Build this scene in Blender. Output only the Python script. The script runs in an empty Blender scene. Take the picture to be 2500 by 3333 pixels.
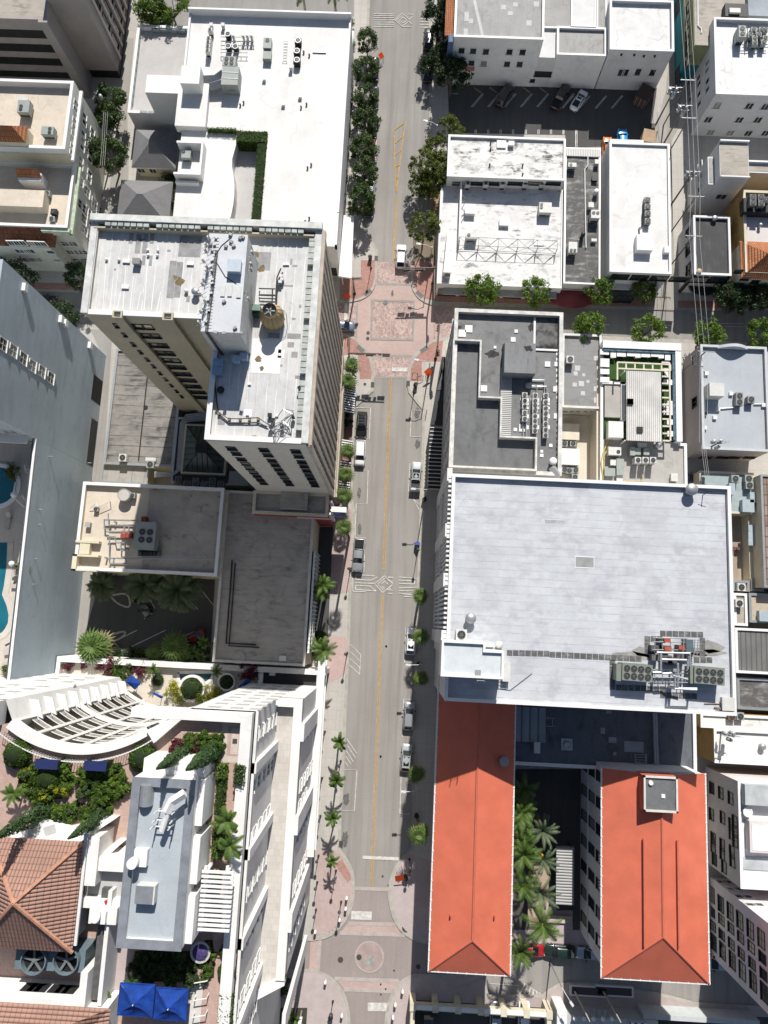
import bpy, math, random
import numpy as np
from mathutils import Matrix, Vector
random.seed(7); RNG=np.random.default_rng(11)
SC=bpy.context.scene; COL=SC.collection
R=math.radians
CX,CY,F,H=1250.,1666.5,2312.,120.
def _basis(nx,ny,yaw):
 z=-Vector(((nx-CX)/F,-(ny-CY)/F,-1.)).normalized()
 y=(Vector((0,1,0))-z*z[1]).normalized(); x=y.cross(z); c,s=math.cos(yaw),math.sin(yaw)
 return Matrix((c*x+s*y,-s*x+c*y,z))
BM=_basis(1277,2030,-0.0472)
TO={c:(ox,oy) for c,(ox,oy) in zip("ABCDEFGHIJKLMNOPQRST",[(x,y) for y in (0,650,1300,1950,2633) for x in (0,600,1200,1800)])}
def ray(T,x,y):
 ox,oy=TO[T]; return BM@Vector(((ox+x*.42195-CX)/F,-(oy+y*.42195-CY)/F,-1.))
def p(T,x,y,h=0.):
 w=ray(T,x,y); t=(h-H)/w[2]; return (w[0]*t,w[1]*t)
def onx(T,x,y,X):
 w=ray(T,x,y); t=X/w[0]; return (w[1]*t,H+w[2]*t)
def ony(T,x,y,Y):
 w=ray(T,x,y); t=Y/w[1]; return (w[0]*t,H+w[2]*t)
def rect(T1,x1,y1,T2,x2,y2,h):
 a=p(T1,x1,y1,h); b=p(T2,x2,y2,h)
 return (min(a[0],b[0]),max(a[0],b[0]),min(a[1],b[1]),max(a[1],b[1]))
mc,ms,PI_2,BON,rU=math.cos,math.sin,math.pi,bpy.data.objects.new,random.uniform
def lk9(o,t): COL.objects.link(o); o.parent=t
cam=bpy.data.cameras.new('camera');co=BON('camera',cam);COL.objects.link(co)
cam.sensor_fit='HORIZONTAL';cam.sensor_width=36;cam.lens=F/2500*36;cam.clip_end=2000
co.matrix_world=Matrix.Translation((0,0,H))@BM.to_4x4();SC.camera=co
SHX,SHY=-0.13,-1.12
sd=Vector((-SHX,-SHY,1)).normalized()
w=bpy.data.worlds.new("World");SC.world=w;w.use_nodes=True
nt=w.node_tree;bg=nt.nodes['Background'];sky=nt.nodes.new('ShaderNodeTexSky')
sky.sky_type='NISHITA';sky.sun_disc=False;sky.sun_elevation=math.asin(sd.z);sky.sun_rotation=math.atan2(sd.x,sd.y)
nt.links.new(sky.outputs[0],bg.inputs[0]);bg.inputs[1].default_value=0.062
sl=bpy.data.lights.new('sun','SUN');sl.energy=4.9;sl.angle=R(.53);sl.color=(1,.955,.89)
so=BON('sun',sl);COL.objects.link(so);so.rotation_euler=sd.to_track_quat('Z','Y').to_euler()
SC.view_settings.view_transform='Standard';SC.view_settings.look='None';SC.view_settings.exposure=.38;SC.view_settings.gamma=1
MATS={}
class NT:
 def __init__(s,name):
  s.m=bpy.data.materials.new(name);s.m.use_nodes=True;s.t=s.m.node_tree;s.b=s.t.nodes['Principled BSDF']
  s.pos=None
 def n(s,ty,**k):
  o=s.t.nodes.new(ty)
  for a,b in k.items(): setattr(o,a,b)
  return o
 def l(s,a,b): s.t.links.new(a,b)
 def P(s):
  if s.pos is None: s.pos=s.n('ShaderNodeNewGeometry').outputs['Position']
  return s.pos
 def map(s,sx,sy,sz,src=None,rz=0):
  o=s.n('ShaderNodeMapping');o.inputs['Scale'].default_value=(sx,sy,sz);o.inputs['Rotation'].default_value=(0,0,rz);s.l(src or s.P(),o.inputs[0]);return o.outputs[0]
 def noise(s,vec,scale=1,detail=4,rough=.55):
  o=s.n('ShaderNodeTexNoise');o.inputs['Scale'].default_value=scale;o.inputs['Detail'].default_value=detail;o.inputs['Roughness'].default_value=rough;s.l(vec,o.inputs['Vector']);return o.outputs['Fac']
 def ramp(s,v,a,b):
  o=s.n('ShaderNodeMapRange');o.inputs['From Min'].default_value=a;o.inputs['From Max'].default_value=b;o.clamp=True;s.l(v,o.inputs[0]);return o.outputs[0]
 def math(s,op,a,b=None):
  o=s.n('ShaderNodeMath',operation=op)
  for i,v in enumerate((a,b)):
   if v is None: continue
   if isinstance(v,(int,float)): o.inputs[i].default_value=v
   else: s.l(v,o.inputs[i])
  return o.outputs[0]
 def mix(s,f,a,b,mode='MIX'):
  o=s.n('ShaderNodeMix',data_type='RGBA',blend_type=mode)
  if isinstance(f,(int,float)): o.inputs[0].default_value=f
  else: s.l(f,o.inputs[0])
  for i,v in ((6,a),(7,b)):
   if isinstance(v,tuple): o.inputs[i].default_value=(*v[:3],1)
   else: s.l(v,o.inputs[i])
  return o.outputs[2]
 def comp(s,i):
  o=s.n('ShaderNodeSeparateXYZ');s.l(s.P(),o.inputs[0]);return o.outputs[i]
 def lines(s,axis,period,width,off=0.):
  v=s.math('FRACT',s.math('DIVIDE',s.math('ADD',s.comp(axis),1000+off),period))
  return s.math('LESS_THAN',v,width/period)
 def done(s,col,rough=.85,metal=0.,spec=.3,bump=None,bd=.05,bs=.5):
  if isinstance(col,tuple): s.b.inputs['Base Color'].default_value=(*col,1)
  else: s.l(col,s.b.inputs['Base Color'])
  s.b.inputs['Roughness'].default_value=rough;s.b.inputs['Metallic'].default_value=metal;s.b.inputs['Specular IOR Level'].default_value=spec
  if bump is not None:
   o=s.n('ShaderNodeBump');o.inputs['Strength'].default_value=bs;o.inputs['Distance'].default_value=bd;s.l(bump,o.inputs['Height']);s.l(o.outputs[0],s.b.inputs['Normal'])
  return s.m
def sc(c,k): return tuple(min(1,v*k) for v in c)
def M(name,c,rough=.8,var=.15,scale=.6,metal=0.,spec=.3,fine=True):
 """plain colour, mottled by two noises"""
 if name in MATS: return MATS[name]
 s=NT(name);v=s.noise(s.P(),scale,5)
 col=s.mix(s.ramp(v,.3,.7),sc(c,1-var),sc(c,1+var*.5))
 if fine:
  f=s.noise(s.P(),9,3);col=s.mix(s.ramp(f,.35,.7),col,s.mix(1.0,col,(.88,.88,.88),'MULTIPLY'))
 MATS[name]=s.done(col,rough,metal,spec);return MATS[name]
def MROOF(name,c,stain,amt=.5,lo=.5,hi=.72,ax=0,seam=0.,seamw=.06,seamc=None,st=6.,rough=.75,tile=0,big=.09,fs=1.6,mid=1.):
 """roof membrane: broad blotches, streaks along one axis, seams"""
 if name in MATS: return MATS[name]
 s=NT(name)
 b1=s.noise(s.P(),big,6,.6);col=s.mix(s.ramp(b1,.3,.7),sc(c,.9),sc(c,1.06))
 sv=s.map(1/st,1,1) if ax==0 else s.map(1,1/st,1)
 k=s.noise(sv,fs,6,.65);k2=s.noise(s.P(),big*2.3,4)
 msk=s.math('MULTIPLY',s.ramp(k,lo,hi),s.ramp(k2,.38,.62))
 col=s.mix(s.math('MULTIPLY',msk,amt),col,stain)
 if tile:
  a=s.math('FLOOR',s.math('DIVIDE',s.math('ADD',s.comp(0),1000.),tile*2.2));bb=s.math('FLOOR',s.math('DIVIDE',s.math('ADD',s.comp(1),1000.),tile))
  wn=s.n('ShaderNodeTexWhiteNoise',noise_dimensions='2D');cx=s.n('ShaderNodeCombineXYZ');s.l(a,cx.inputs[0]);s.l(bb,cx.inputs[1]);s.l(cx.outputs[0],wn.inputs['Vector'])
  col=s.mix(s.math('MULTIPLY',wn.outputs['Value'],.22),col,sc(c,.72))
 if seam:
  wob=s.math('MULTIPLY',s.noise(s.P(),.25,2),.25)
  v=s.math('FRACT',s.math('DIVIDE',s.math('ADD',s.math('ADD',s.comp(1 if ax==0 else 0),1000.),wob),seam))
  ln=s.math('LESS_THAN',v,seamw/seam);nn=s.ramp(s.noise(s.P(),.5,3),.3,.6)
  col=s.mix(s.math('MULTIPLY',ln,s.math('MULTIPLY',nn,.8)),col,seamc or sc(c,.6))
 sd_=sum(map(ord,name))%97
 off=s.n('ShaderNodeVectorMath');s.l(s.P(),off.inputs[0]);off.inputs[1].default_value=(sd_*7.3,sd_*3.1,0);V=off.outputs[0]
 wn=s.noise(V,.14,3,.5);ringm=s.math('LESS_THAN',s.math('ABSOLUTE',s.math('SUBTRACT',s.math('FRACT',s.math('MULTIPLY',wn,5.)),.5)),.06)
 col=s.mix(s.math('MULTIPLY',ringm,s.math('MULTIPLY',s.ramp(s.noise(V,.3,3),.45,.6),.35)),col,s.mix(.6,sc(c,.75),stain))
 md=s.noise(V,.55,8,.72);col=s.mix(s.math('MULTIPLY',s.ramp(md,.5,.75),.28*mid),col,s.mix(.5,sc(c,.7),stain));col=s.mix(s.math('MULTIPLY',s.ramp(md,.5,.25),.3*mid),col,sc(c,1.18))
 if ax is not None:
  px,py=(3.2,1.6) if ax==0 else (1.6,3.2)
  a=s.math('FLOOR',s.math('DIVIDE',s.math('ADD',s.comp(0),1000.),px));bb=s.math('FLOOR',s.math('DIVIDE',s.math('ADD',s.comp(1),1000.),py));w2=s.n('ShaderNodeTexWhiteNoise',noise_dimensions='2D');c2=s.n('ShaderNodeCombineXYZ');s.l(a,c2.inputs[0]);s.l(bb,c2.inputs[1]);s.l(c2.outputs[0],w2.inputs['Vector'])
  if big<.5 and st>=1: col=s.mix(s.math('MULTIPLY',s.math('POWER',w2.outputs['Value'],3.),.22),col,sc(c,.72))
 sp=s.noise(V,3.5,4,.7);col=s.mix(s.math('MULTIPLY',s.ramp(sp,.66,.74),.35*mid),col,stain)
 f=s.noise(s.P(),7,3);col=s.mix(s.ramp(f,.3,.75),s.mix(1.0,col,(.9,.9,.9),'MULTIPLY'),col)
 MATS[name]=s.done(col,rough,0,.25);return MATS[name]
def MRIB(name,c,ax=1,period=.3,dark=.75,var=.15,rough=.55,c2=None,cross=0.,spec=.3,bump=1):
 """ribs / tile courses as bump and colour variation per course, with a darker band at each groove"""
 if name in MATS: return MATS[name]
 s=NT(name);v=s.math('FRACT',s.math('DIVIDE',s.math('ADD',s.comp(ax),1000.),period))
 hgt=s.math('SINE',s.math('MULTIPLY',v,PI_2));nz=s.noise(s.P(),.35,5)
 col=s.mix(s.ramp(nz,.3,.7),sc(c,1-var),sc(c,1+var*.6))
 fl=s.math('FLOOR',s.math('DIVIDE',s.math('ADD',s.comp(ax),1000.),period));f2=s.math('FLOOR',s.math('DIVIDE',s.math('ADD',s.comp(1-ax),1000.),cross or .4))
 wn=s.n('ShaderNodeTexWhiteNoise',noise_dimensions='2D');cx=s.n('ShaderNodeCombineXYZ');s.l(fl,cx.inputs[0]);s.l(f2,cx.inputs[1]);s.l(cx.outputs[0],wn.inputs['Vector'])
 if c2: col=s.mix(s.math('MULTIPLY',wn.outputs['Value'],.75),col,c2)
 gap=s.math('LESS_THAN',v,.2);col=s.mix(s.math('MULTIPLY',gap,1.),col,sc(c,dark))
 if cross:
  v2=s.math('FRACT',s.math('DIVIDE',s.math('ADD',s.comp(1-ax),1000.),cross));g2=s.math('LESS_THAN',v2,.13);col=s.mix(g2,col,sc(c,dark*.9))
 MATS[name]=s.done(col,rough,0,spec,hgt if bump else None,.12,.8);return MATS[name]
def MGROUND(name,c,spots,amt=.35,joint=0.,jointc=None,patch=.0,big=.12,jx=True,jy=True,rough=.9,bump=False):
 if name in MATS: return MATS[name]
 s=NT(name);b1=s.noise(s.P(),big,6,.6);col=s.mix(s.ramp(b1,.3,.7),sc(c,.88),sc(c,1.08))
 lane=s.noise(s.map(1,.04,1),.9,5,.6);col=s.mix(s.math('MULTIPLY',s.ramp(lane,.45,.75),amt),col,spots)
 f=s.noise(s.P(),5,4,.7);col=s.mix(s.ramp(f,.35,.7),s.mix(1.,col,(.86,.86,.86),'MULTIPLY'),col)
 if joint:
  for ax,ok in ((0,jx),(1,jy)):
   if ok: col=s.mix(s.math('MULTIPLY',s.lines(ax,joint,.05),.7),col,jointc or sc(c,.6))
 else:
  pa=s.n('ShaderNodeTexWhiteNoise',noise_dimensions='2D');q=s.n('ShaderNodeCombineXYZ')
  for i,k in ((0,3.4),(1,9.)): s.l(s.math('FLOOR',s.math('DIVIDE',s.math('ADD',s.comp(i),1000.+i*3),k)),q.inputs[i])
  s.l(q.outputs[0],pa.inputs['Vector']);col=s.mix(s.math('MULTIPLY',s.math('POWER',pa.outputs['Value'],2.),.26),col,sc(c,.75))
  for ax,k in ((0,3.4),(1,9.)): col=s.mix(s.math('MULTIPLY',s.lines(ax,k,.07),s.math('MULTIPLY',s.ramp(s.noise(s.P(),.2,3),.4,.6),.3)),col,sc(c,.6))
 MATS[name]=s.done(col,rough,0,.2);return MATS[name]
def MBRICK(name,c1,c2,mort,scale=1.,bw=.5,rh=.25,rot=0.,var=.5):
 if name in MATS: return MATS[name]
 s=NT(name);o=s.n('ShaderNodeTexBrick');s.l(s.map(1,1,1,rz=rot),o.inputs['Vector']);o.inputs['Scale'].default_value=scale
 o.inputs['Color1'].default_value=(*c1,1);o.inputs['Color2'].default_value=(*c2,1);o.inputs['Mortar'].default_value=(*mort,1);o.inputs['Mortar Size'].default_value=.02
 o.inputs['Brick Width'].default_value=bw;o.inputs['Row Height'].default_value=rh
 nz=s.noise(s.P(),.25,5);col=s.mix(s.ramp(nz,.35,.7),s.mix(1.,o.outputs['Color'],(1-var*.5,)*3,'MULTIPLY'),o.outputs['Color'])
 MATS[name]=s.done(col,.88,0,.2);return MATS[name]
def MCOBBLE(name,c1,c2,scale=2.2):
 if name in MATS: return MATS[name]
 s=NT(name);v=s.n('ShaderNodeTexVoronoi');v.inputs['Scale'].default_value=scale;s.l(s.map(1,.8,1,rz=.6),v.inputs['Vector'])
 sp=s.n('ShaderNodeSeparateColor');s.l(v.outputs['Color'],sp.inputs[0])
 col=s.mix(sp.outputs[0],c1,c2);nz=s.noise(s.P(),.3,4);col=s.mix(s.ramp(nz,.35,.65),s.mix(1.,col,(.78,.76,.76),'MULTIPLY'),col)
 MATS[name]=s.done(col,.9,0,.2);return MATS[name]
def MLEAF(name,c,c2,trans=.25):
 if name in MATS: return MATS[name]
 s=NT(name);oi=s.n('ShaderNodeObjectInfo');v=s.noise(s.P(),.9,3);v2=s.noise(s.P(),6,2)
 f=s.math('ADD',s.math('MULTIPLY',s.ramp(v,.3,.7),.6),s.math('MULTIPLY',v2,.4))
 col=s.mix(f,c,c2);col=s.mix(s.math('MULTIPLY',oi.outputs['Random'],.35),col,s.mix(1.,col,(.7,.85,.6),'MULTIPLY'))
 s.done(col,.55,0,.3)
 if trans:
  tr=s.n('ShaderNodeBsdfTranslucent');s.l(col,tr.inputs[0]);mx=s.n('ShaderNodeMixShader');mx.inputs[0].default_value=trans
  s.l(s.b.outputs[0],mx.inputs[1]);s.l(tr.outputs[0],mx.inputs[2]);s.l(mx.outputs[0],s.t.nodes['Material Output'].inputs[0])
 MATS[name]=s.m;return s.m
class MB:
 def __init__(s): s.v=[];s.f=[];s.m=[];s.sm=[];s.cur=0;s.smooth=False
 def face(s,idx): s.f.append(idx);s.m.append(s.cur);s.sm.append(s.smooth)
 def quad(s,a,b,c,d):
  n=len(s.v);s.v+=[a,b,c,d];s.face((n,n+1,n+2,n+3));return s
 def tri(s,a,b,c):
  n=len(s.v);s.v+=[a,b,c];s.face((n,n+1,n+2));return s
 def poly(s,pts,z):
  n=len(s.v);s.v+=[(x,y,z) for x,y in pts];s.face(tuple(range(n,n+len(pts))));return s
 def box(s,x0,x1,y0,y1,z0,z1,rz=0.,c=None):
  q=[(x0,y0),(x1,y0),(x1,y1),(x0,y1)]
  if rz:
   cx,cy=c or ((x0+x1)/2,(y0+y1)/2);k,t=mc(rz),ms(rz)
   q=[(cx+(x-cx)*k-(y-cy)*t,cy+(x-cx)*t+(y-cy)*k) for x,y in q]
  return s.prism(q,z0,z1)
 def cbox(s,x,y,z0,w,d,h,rz=0.): return s.box(x-w/2,x+w/2,y-d/2,y+d/2,z0,z0+h,rz)
 def prism(s,pts,z0,z1,top=True,bot=True):
  if area(pts)<0: pts=pts[::-1]
  n=len(s.v);k=len(pts);s.v+=[(x,y,z0) for x,y in pts]+[(x,y,z1) for x,y in pts]
  for i in range(k):
   j=(i+1)%k;s.face((n+i,n+j,n+k+j,n+k+i))
  if top: s.face(tuple(range(n+k,n+2*k)))
  if bot: s.face(tuple(range(n+k-1,n-1,-1)))
  return s
 def cone(s,x,y,z0,z1,r0,r1,n=16,top=True):
  b=len(s.v)
  for z,r in ((z0,r0),(z1,r1)): s.v+=[(x+r*mc(2*PI_2*i/n),y+r*ms(2*PI_2*i/n),z) for i in range(n)]
  sm=s.smooth;s.smooth=n>8
  for i in range(n): j=(i+1)%n;s.face((b+i,b+j,b+n+j,b+n+i))
  s.smooth=sm
  if top: s.face(tuple(range(b+n,b+2*n)))
  s.face(tuple(range(b+n-1,b-1,-1)))
  return s
 def ring(s,x,y,z0,z1,ro,ri,n=16):
  b=len(s.v)
  for r,z in ((ro,z0),(ro,z1),(ri,z1),(ri,z0)): s.v+=[(x+r*mc(2*PI_2*i/n),y+r*ms(2*PI_2*i/n),z) for i in range(n)]
  for a in range(4):
   c=(a+1)%4
   for i in range(n): j=(i+1)%n;s.face((b+a*n+i,b+a*n+j,b+c*n+j,b+c*n+i))
  return s
 def dome(s,x,y,z,r,rz=None,n=16,m=5,full=False):
  rz=rz or r;b=len(s.v);lo=-m if full else 0;rows=[]
  for a in range(lo,m):
   t=a/m*PI_2/2;rows.append(len(s.v));s.v+=[(x+r*mc(t)*mc(2*PI_2*i/n),y+r*mc(t)*ms(2*PI_2*i/n),z+rz*ms(t)) for i in range(n)]
  sm=s.smooth;s.smooth=True
  for a,c in zip(rows[:-1],rows[1:]):
   for i in range(n): j=(i+1)%n;s.face((a+i,a+j,c+j,c+i))
  s.v.append((x,y,z+rz));t=len(s.v)-1
  for i in range(n): s.face((rows[-1]+i,rows[-1]+(i+1)%n,t))
  s.smooth=sm;return s
 def tube(s,pts,r,n=6,r1=None):
  pts=[Vector(q) for q in pts];K=len(pts);b=len(s.v)
  for i,q in enumerate(pts):
   d=(pts[min(i+1,K-1)]-pts[max(i-1,0)]).normalized();a=d.cross(Vector((0,0,1)))
   if a.length<1e-3: a=Vector((1,0,0))
   a.normalize();e=d.cross(a);rr=r if r1 is None else r+(r1-r)*i/(K-1)
   s.v+=[tuple(q+a*rr*mc(2*PI_2*j/n)+e*rr*ms(2*PI_2*j/n)) for j in range(n)]
  for i in range(K-1):
   for j in range(n):
    k=(j+1)%n;s.face((b+i*n+j,b+i*n+k,b+(i+1)*n+k,b+(i+1)*n+j))
  s.face(tuple(b+j for j in range(n)));s.face(tuple(b+(K-1)*n+j for j in range(n-1,-1,-1)));return s
 def ribbon(s,pts,w,z,closed=False):
  K=len(pts);b=len(s.v);L=[]
  for i in range(K):
   a=pts[i-1] if (i>0 or closed) else pts[i];c=pts[(i+1)%K] if (i<K-1 or closed) else pts[i]
   dx,dy=c[0]-a[0],c[1]-a[1];q=math.hypot(dx,dy) or 1;nx,ny=-dy/q*w/2,dx/q*w/2
   s.v+=[(pts[i][0]+nx,pts[i][1]+ny,z),(pts[i][0]-nx,pts[i][1]-ny,z)]
  for i in range(K if closed else K-1):
   j=(i+1)%K;s.face((b+2*i+1,b+2*j+1,b+2*j,b+2*i))
  return s
 def mesh(s,name,mats,off=(0,0,0)):
  me=bpy.data.meshes.new(name);o=off
  me.from_pydata([(v[0]-o[0],v[1]-o[1],v[2]-o[2]) for v in s.v],[],s.f)
  for m in (mats if isinstance(mats,(list,tuple)) else [mats]): me.materials.append(m)
  me.polygons.foreach_set('material_index',s.m);me.polygons.foreach_set('use_smooth',s.sm);me.update();return me
 def each(s,name,mats,parent):
  par=list(range(len(s.v)))
  def fd(i):
   while par[i]!=i: par[i]=par[par[i]];i=par[i]
   return i
  for f in s.f:
   for i in f[1:]: par[fd(i)]=fd(f[0])
  g={}
  for k,f in enumerate(s.f): g.setdefault(fd(f[0]),[]).append(k)
  for L in g.values():
   m=MB();ix={}
   for k in L:
    for i in s.f[k]:
     if i not in ix: ix[i]=len(m.v);m.v.append(s.v[i])
    m.smooth=s.sm[k];m.face(tuple(ix[i] for i in s.f[k]))
   m.build(name,mats,parent)
 def build(s,name,mats,parent=None,label=None):
  """world coordinates in;parented parts are stored relative to their thing"""
  off=WL(parent) if parent else (0,0,0)
  o=BON(name,s.mesh(name,mats,off));COL.objects.link(o)
  if parent: o.parent=parent
  if label: o['label']=label
  return o
MB.B,MB.K,MB.U,MB.Q=MB.build,MB.cbox,MB.tube,MB.prism
def WL(o):
 x=Vector((0,0,0))
 while o: x+=Vector(o.location);o=o.parent
 return x
def area(q): return sum(q[i][0]*q[(i+1)%len(q)][1]-q[(i+1)%len(q)][0]*q[i][1] for i in range(len(q)))/2
def inset(q,d):
 if area(q)<0: q=q[::-1]
 out=[];n=len(q)
 for i in range(n):
  a,b,c=q[i-1],q[i],q[(i+1)%n]
  def nrm(u,v):
   L=math.hypot(v[0]-u[0],v[1]-u[1]);return (-(v[1]-u[1])/L,(v[0]-u[0])/L)
  n1,n2=nrm(a,b),nrm(b,c);k=1+n1[0]*n2[0]+n1[1]*n2[1]
  out.append((b[0]+d*(n1[0]+n2[0])/k,b[1]+d*(n1[1]+n2[1])/k))
 return out
def rp(r): x0,x1,y0,y1=r;return [(x0,y0),(x1,y0),(x1,y1),(x0,y1)]
def thing(name,label,cat,loc=(0,0,0),rz=0.,group=None):
 o=BON(name,None);COL.objects.link(o);o.location=loc;o.rotation_euler=(0,0,rz);o.empty_display_size=.3
 o['label']=label;o['category']=cat
 if group: o['group']=group
 return o
def tag(o,label,cat,group=None):
 o['label']=label;o['category']=cat
 if group: o['group']=group
 return o
def struct(o,kind='structure'): o['kind']=kind;return o
KIDS={}
def dup(o,parent=None):
 c=o.copy();COL.objects.link(c)
 if parent: c.parent=parent
 for ch in o.children: dup(ch,c)
 return c
PROTO={}
def use(key,make,loc,rz=0.,label='',cat='',group=None,scale=1.):
 if key not in PROTO: o=make();PROTO[key]=o
 else: o=dup(PROTO[key])
 o.location=loc;o.rotation_euler=(0,0,rz);o.scale=(scale,)*3 if not isinstance(scale,tuple) else scale
 o['label']=label;o['category']=cat
 if group: o['group']=group
 elif 'group' in o: del o['group']
 return o
def link(name,me,parent,loc=(0,0,0),rz=0.):
 o=BON(name,me);lk9(o,parent);o.location=loc;o.rotation_euler=(0,0,rz);return o
s_=NT('window_glass');r_=s_.n('ShaderNodeObjectInfo').outputs['Random']
MATS['window_glass']=GLASS=s_.done(s_.mix(s_.math('GREATER_THAN',r_,.82),s_.mix(r_,(.012,.017,.02),(.05,.06,.06)),(.26,.24,.21)),.08,0,.6)
WFR=M('white_frame',(.72,.72,.7),.5,.05)
WHITE=M('white_paint',(.735,.735,.725),.6,.08,.3)
WHITEW=MROOF('white_wall',(.70,.70,.69),(.42,.42,.41),.5,.55,.8,0,0,big=.2,st=.25)
DARK=M('dark_metal',(.025,.026,.028),.5,.2)
BLACK=M('black_rubber',(.015,.015,.016),.7,.2)
STEEL=M('galvanised_steel',(.42,.44,.45),.45,.12,2,.6)
ACG=M('unit_casing_grey',(.30,.33,.31),.5,.1,1.5)
ACW=M('unit_casing_pale',(.58,.58,.55),.5,.1,1.5)
CONC=MGROUND('concrete',(.40,.385,.36),(.25,.24,.23),.3,1.6,(.25,.24,.23))
WM={};WC={};WX={}
ROT={'S':0.,'E':PI_2/2,'N':PI_2,'W':-PI_2/2}
def wmesh(w,h,style):
 k=(round(w,2),round(h,2),style)
 if k not in WM:
  g=MB().box(-w/2,w/2,-.03,.05,-h/2,h/2).mesh('pane',GLASS)
  f=MB();t=.09
  f.box(-w/2-t,-w/2,-.09,.05,-h/2,h/2);f.box(w/2,w/2+t,-.09,.05,-h/2,h/2);f.box(-w/2-t,w/2+t,-.09,.05,h/2,h/2+t)
  f.box(-w/2-t*1.6,w/2+t*1.6,-.2,.05,-h/2-t*1.2,-h/2)
  if 'm' in style: f.box(-.035,.035,-.06,-.03,-h/2,h/2)
  if 'x' in style: f.box(-w/2,w/2,-.055,-.03,-.035,.035)
  if '3' in style:
   for q in (-w/6,w/6): f.box(q-.035,q+.035,-.06,-.03,-h/2,h/2)
  fm=f.mesh('frame',{'d':DARK,'w':WFR,'s':STEEL}.get(style[0],WFR));WM[k]=(g,fm)
 return WM[k]
def win(root,face,pos,u,z,w,h,style='w'):
 """face S/N: plane y=pos, u=x ;face E/W: plane x=pos, u=y"""
 n=WC.get(root.name,0);WC[root.name]=n+1;g,fm=wmesh(w,h,style)
 loc=(u,pos,z) if face in 'SN' else (pos,u,z);o=WL(root);loc=(loc[0]-o.x,loc[1]-o.y,loc[2]-o.z)
 if n>=96:
  WX.setdefault(root.name,[]).append((loc,ROT[face],g));return
 a=link('window',g,root,loc,ROT[face]);link('frame',fm,a)
def flush_windows():
 for rn,L in WX.items():
  mb=MB();root=bpy.data.objects[rn]
  for loc,rz,g in L:
   k,t=mc(rz),ms(rz);b=len(mb.v)
   mb.v+=[(loc[0]+v.co.x*k-v.co.y*t,loc[1]+v.co.x*t+v.co.y*k,loc[2]+v.co.z) for v in g.vertices]
   for q in g.polygons: mb.face(tuple(b+i for i in q.vertices))
  o=BON('windows',mb.mesh('windows',GLASS));lk9(o,root);o['kind']='stuff'
def wgrid(root,face,pos,us,zs,w,h,style='w'):
 for z in zs:
  for u in us: win(root,face,pos,u,z,w,h,style)
def lin(a,b,n): return [a+(b-a)*i/(n-1) for i in range(n)] if n>1 else [(a+b)/2]
def bld(name,label,pts,h,wall,roof,cap=None,par=.5,pt=.35,z0=0.,cat='building',root=None,coping=True):
 if isinstance(pts,tuple): pts=rp(pts)
 if area(pts)<0: pts=pts[::-1]
 cx=sum(q[0] for q in pts)/len(pts);cy=sum(q[1] for q in pts)/len(pts)
 if root is None: root=thing(name,label,cat,(cx,cy,z0))
 MB().Q(pts,z0,h-par,top=False).B('wall',wall,root)
 if par>.02:
  ins=inset(pts,pt);mb=MB();n=len(pts)
  for i in range(n):
   j=(i+1)%n;A,B,C,D=pts[i],pts[j],ins[j],ins[i]
   mb.quad((*A,h-par),(*B,h-par),(*B,h),(*A,h));mb.quad((*D,h),(*C,h),(*C,h-par-.02),(*D,h-par-.02))
  mb.B('parapet',wall,root)
  cp=inset(pts,-.06) if coping else pts;ci=inset(pts,pt+.04);mb=MB()
  for i in range(n):
   j=(i+1)%n;A,B,C,D=cp[i],cp[j],ci[j],ci[i]
   mb.quad((*A,h+.06),(*B,h+.06),(*C,h+.06),(*D,h+.06));mb.quad((*A,h-.06),(*B,h-.06),(*B,h+.06),(*A,h+.06));mb.quad((*D,h+.06),(*C,h+.06),(*C,h-.06),(*D,h-.06))
  mb.B('coping',cap or wall,root)
  MB().poly(ins,h-par).B('roof',roof,root)
 else: MB().poly(pts,h).B('roof',roof,root)
 return root
ROAD=MGROUND('asphalt',(.315,.30,.28),(.20,.19,.18),.8,big=.1)
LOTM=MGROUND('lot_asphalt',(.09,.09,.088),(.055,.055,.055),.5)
SIDEM=MGROUND('sidewalk_concrete',(.48,.455,.42),(.33,.31,.29),.35,1.5,(.30,.285,.265))
KERBM=M('kerb_concrete',(.40,.38,.34),.9,.2,1)
PINK=MBRICK('pink_paving',(.42,.325,.30),(.46,.37,.345),(.34,.27,.25),1,.6,.3,.785,.2)
REDB=MBRICK('red_brick_paving',(.36,.19,.155),(.44,.26,.22),(.30,.19,.17),1,.45,.22,0,.3)
XRED=MBRICK('crossing_brick',(.45,.335,.305),(.50,.385,.35),(.40,.30,.275),1,.4,.2,.0,.25)
COB=MCOBBLE('cobble_paving',(.33,.235,.215),(.52,.42,.385),4.2)
GBAND=M('grey_band',(.30,.29,.27),.9,.15,1)
PLAZA=MGROUND('plaza_asphalt',(.32,.275,.262),(.24,.205,.195),.5,big=.15)
MARKW=M('marking_white',(.60,.585,.55),.8,.35,1.5)
MARKY=M('marking_yellow',(.50,.31,.075),.8,.3,1.5)
BIG=260
def G(*q):
 """pixel list -> ground points: 'T',x,y,x,y,... switches tile on a letter"""
 out=[];T=None;i=0
 while i<len(q):
  if isinstance(q[i],str): T=q[i];i+=1;continue
  out.append(p(T,q[i],q[i+1]));i+=2
 return out
def smooth(pts,k=2):
 for _ in range(k):
  o=[pts[0]]
  for a,b in zip(pts[:-1],pts[1:]): o+=[(a[0]*.75+b[0]*.25,a[1]*.75+b[1]*.25),(a[0]*.25+b[0]*.75,a[1]*.25+b[1]*.75)]
  pts=o+[pts[-1]]
 return pts
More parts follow.
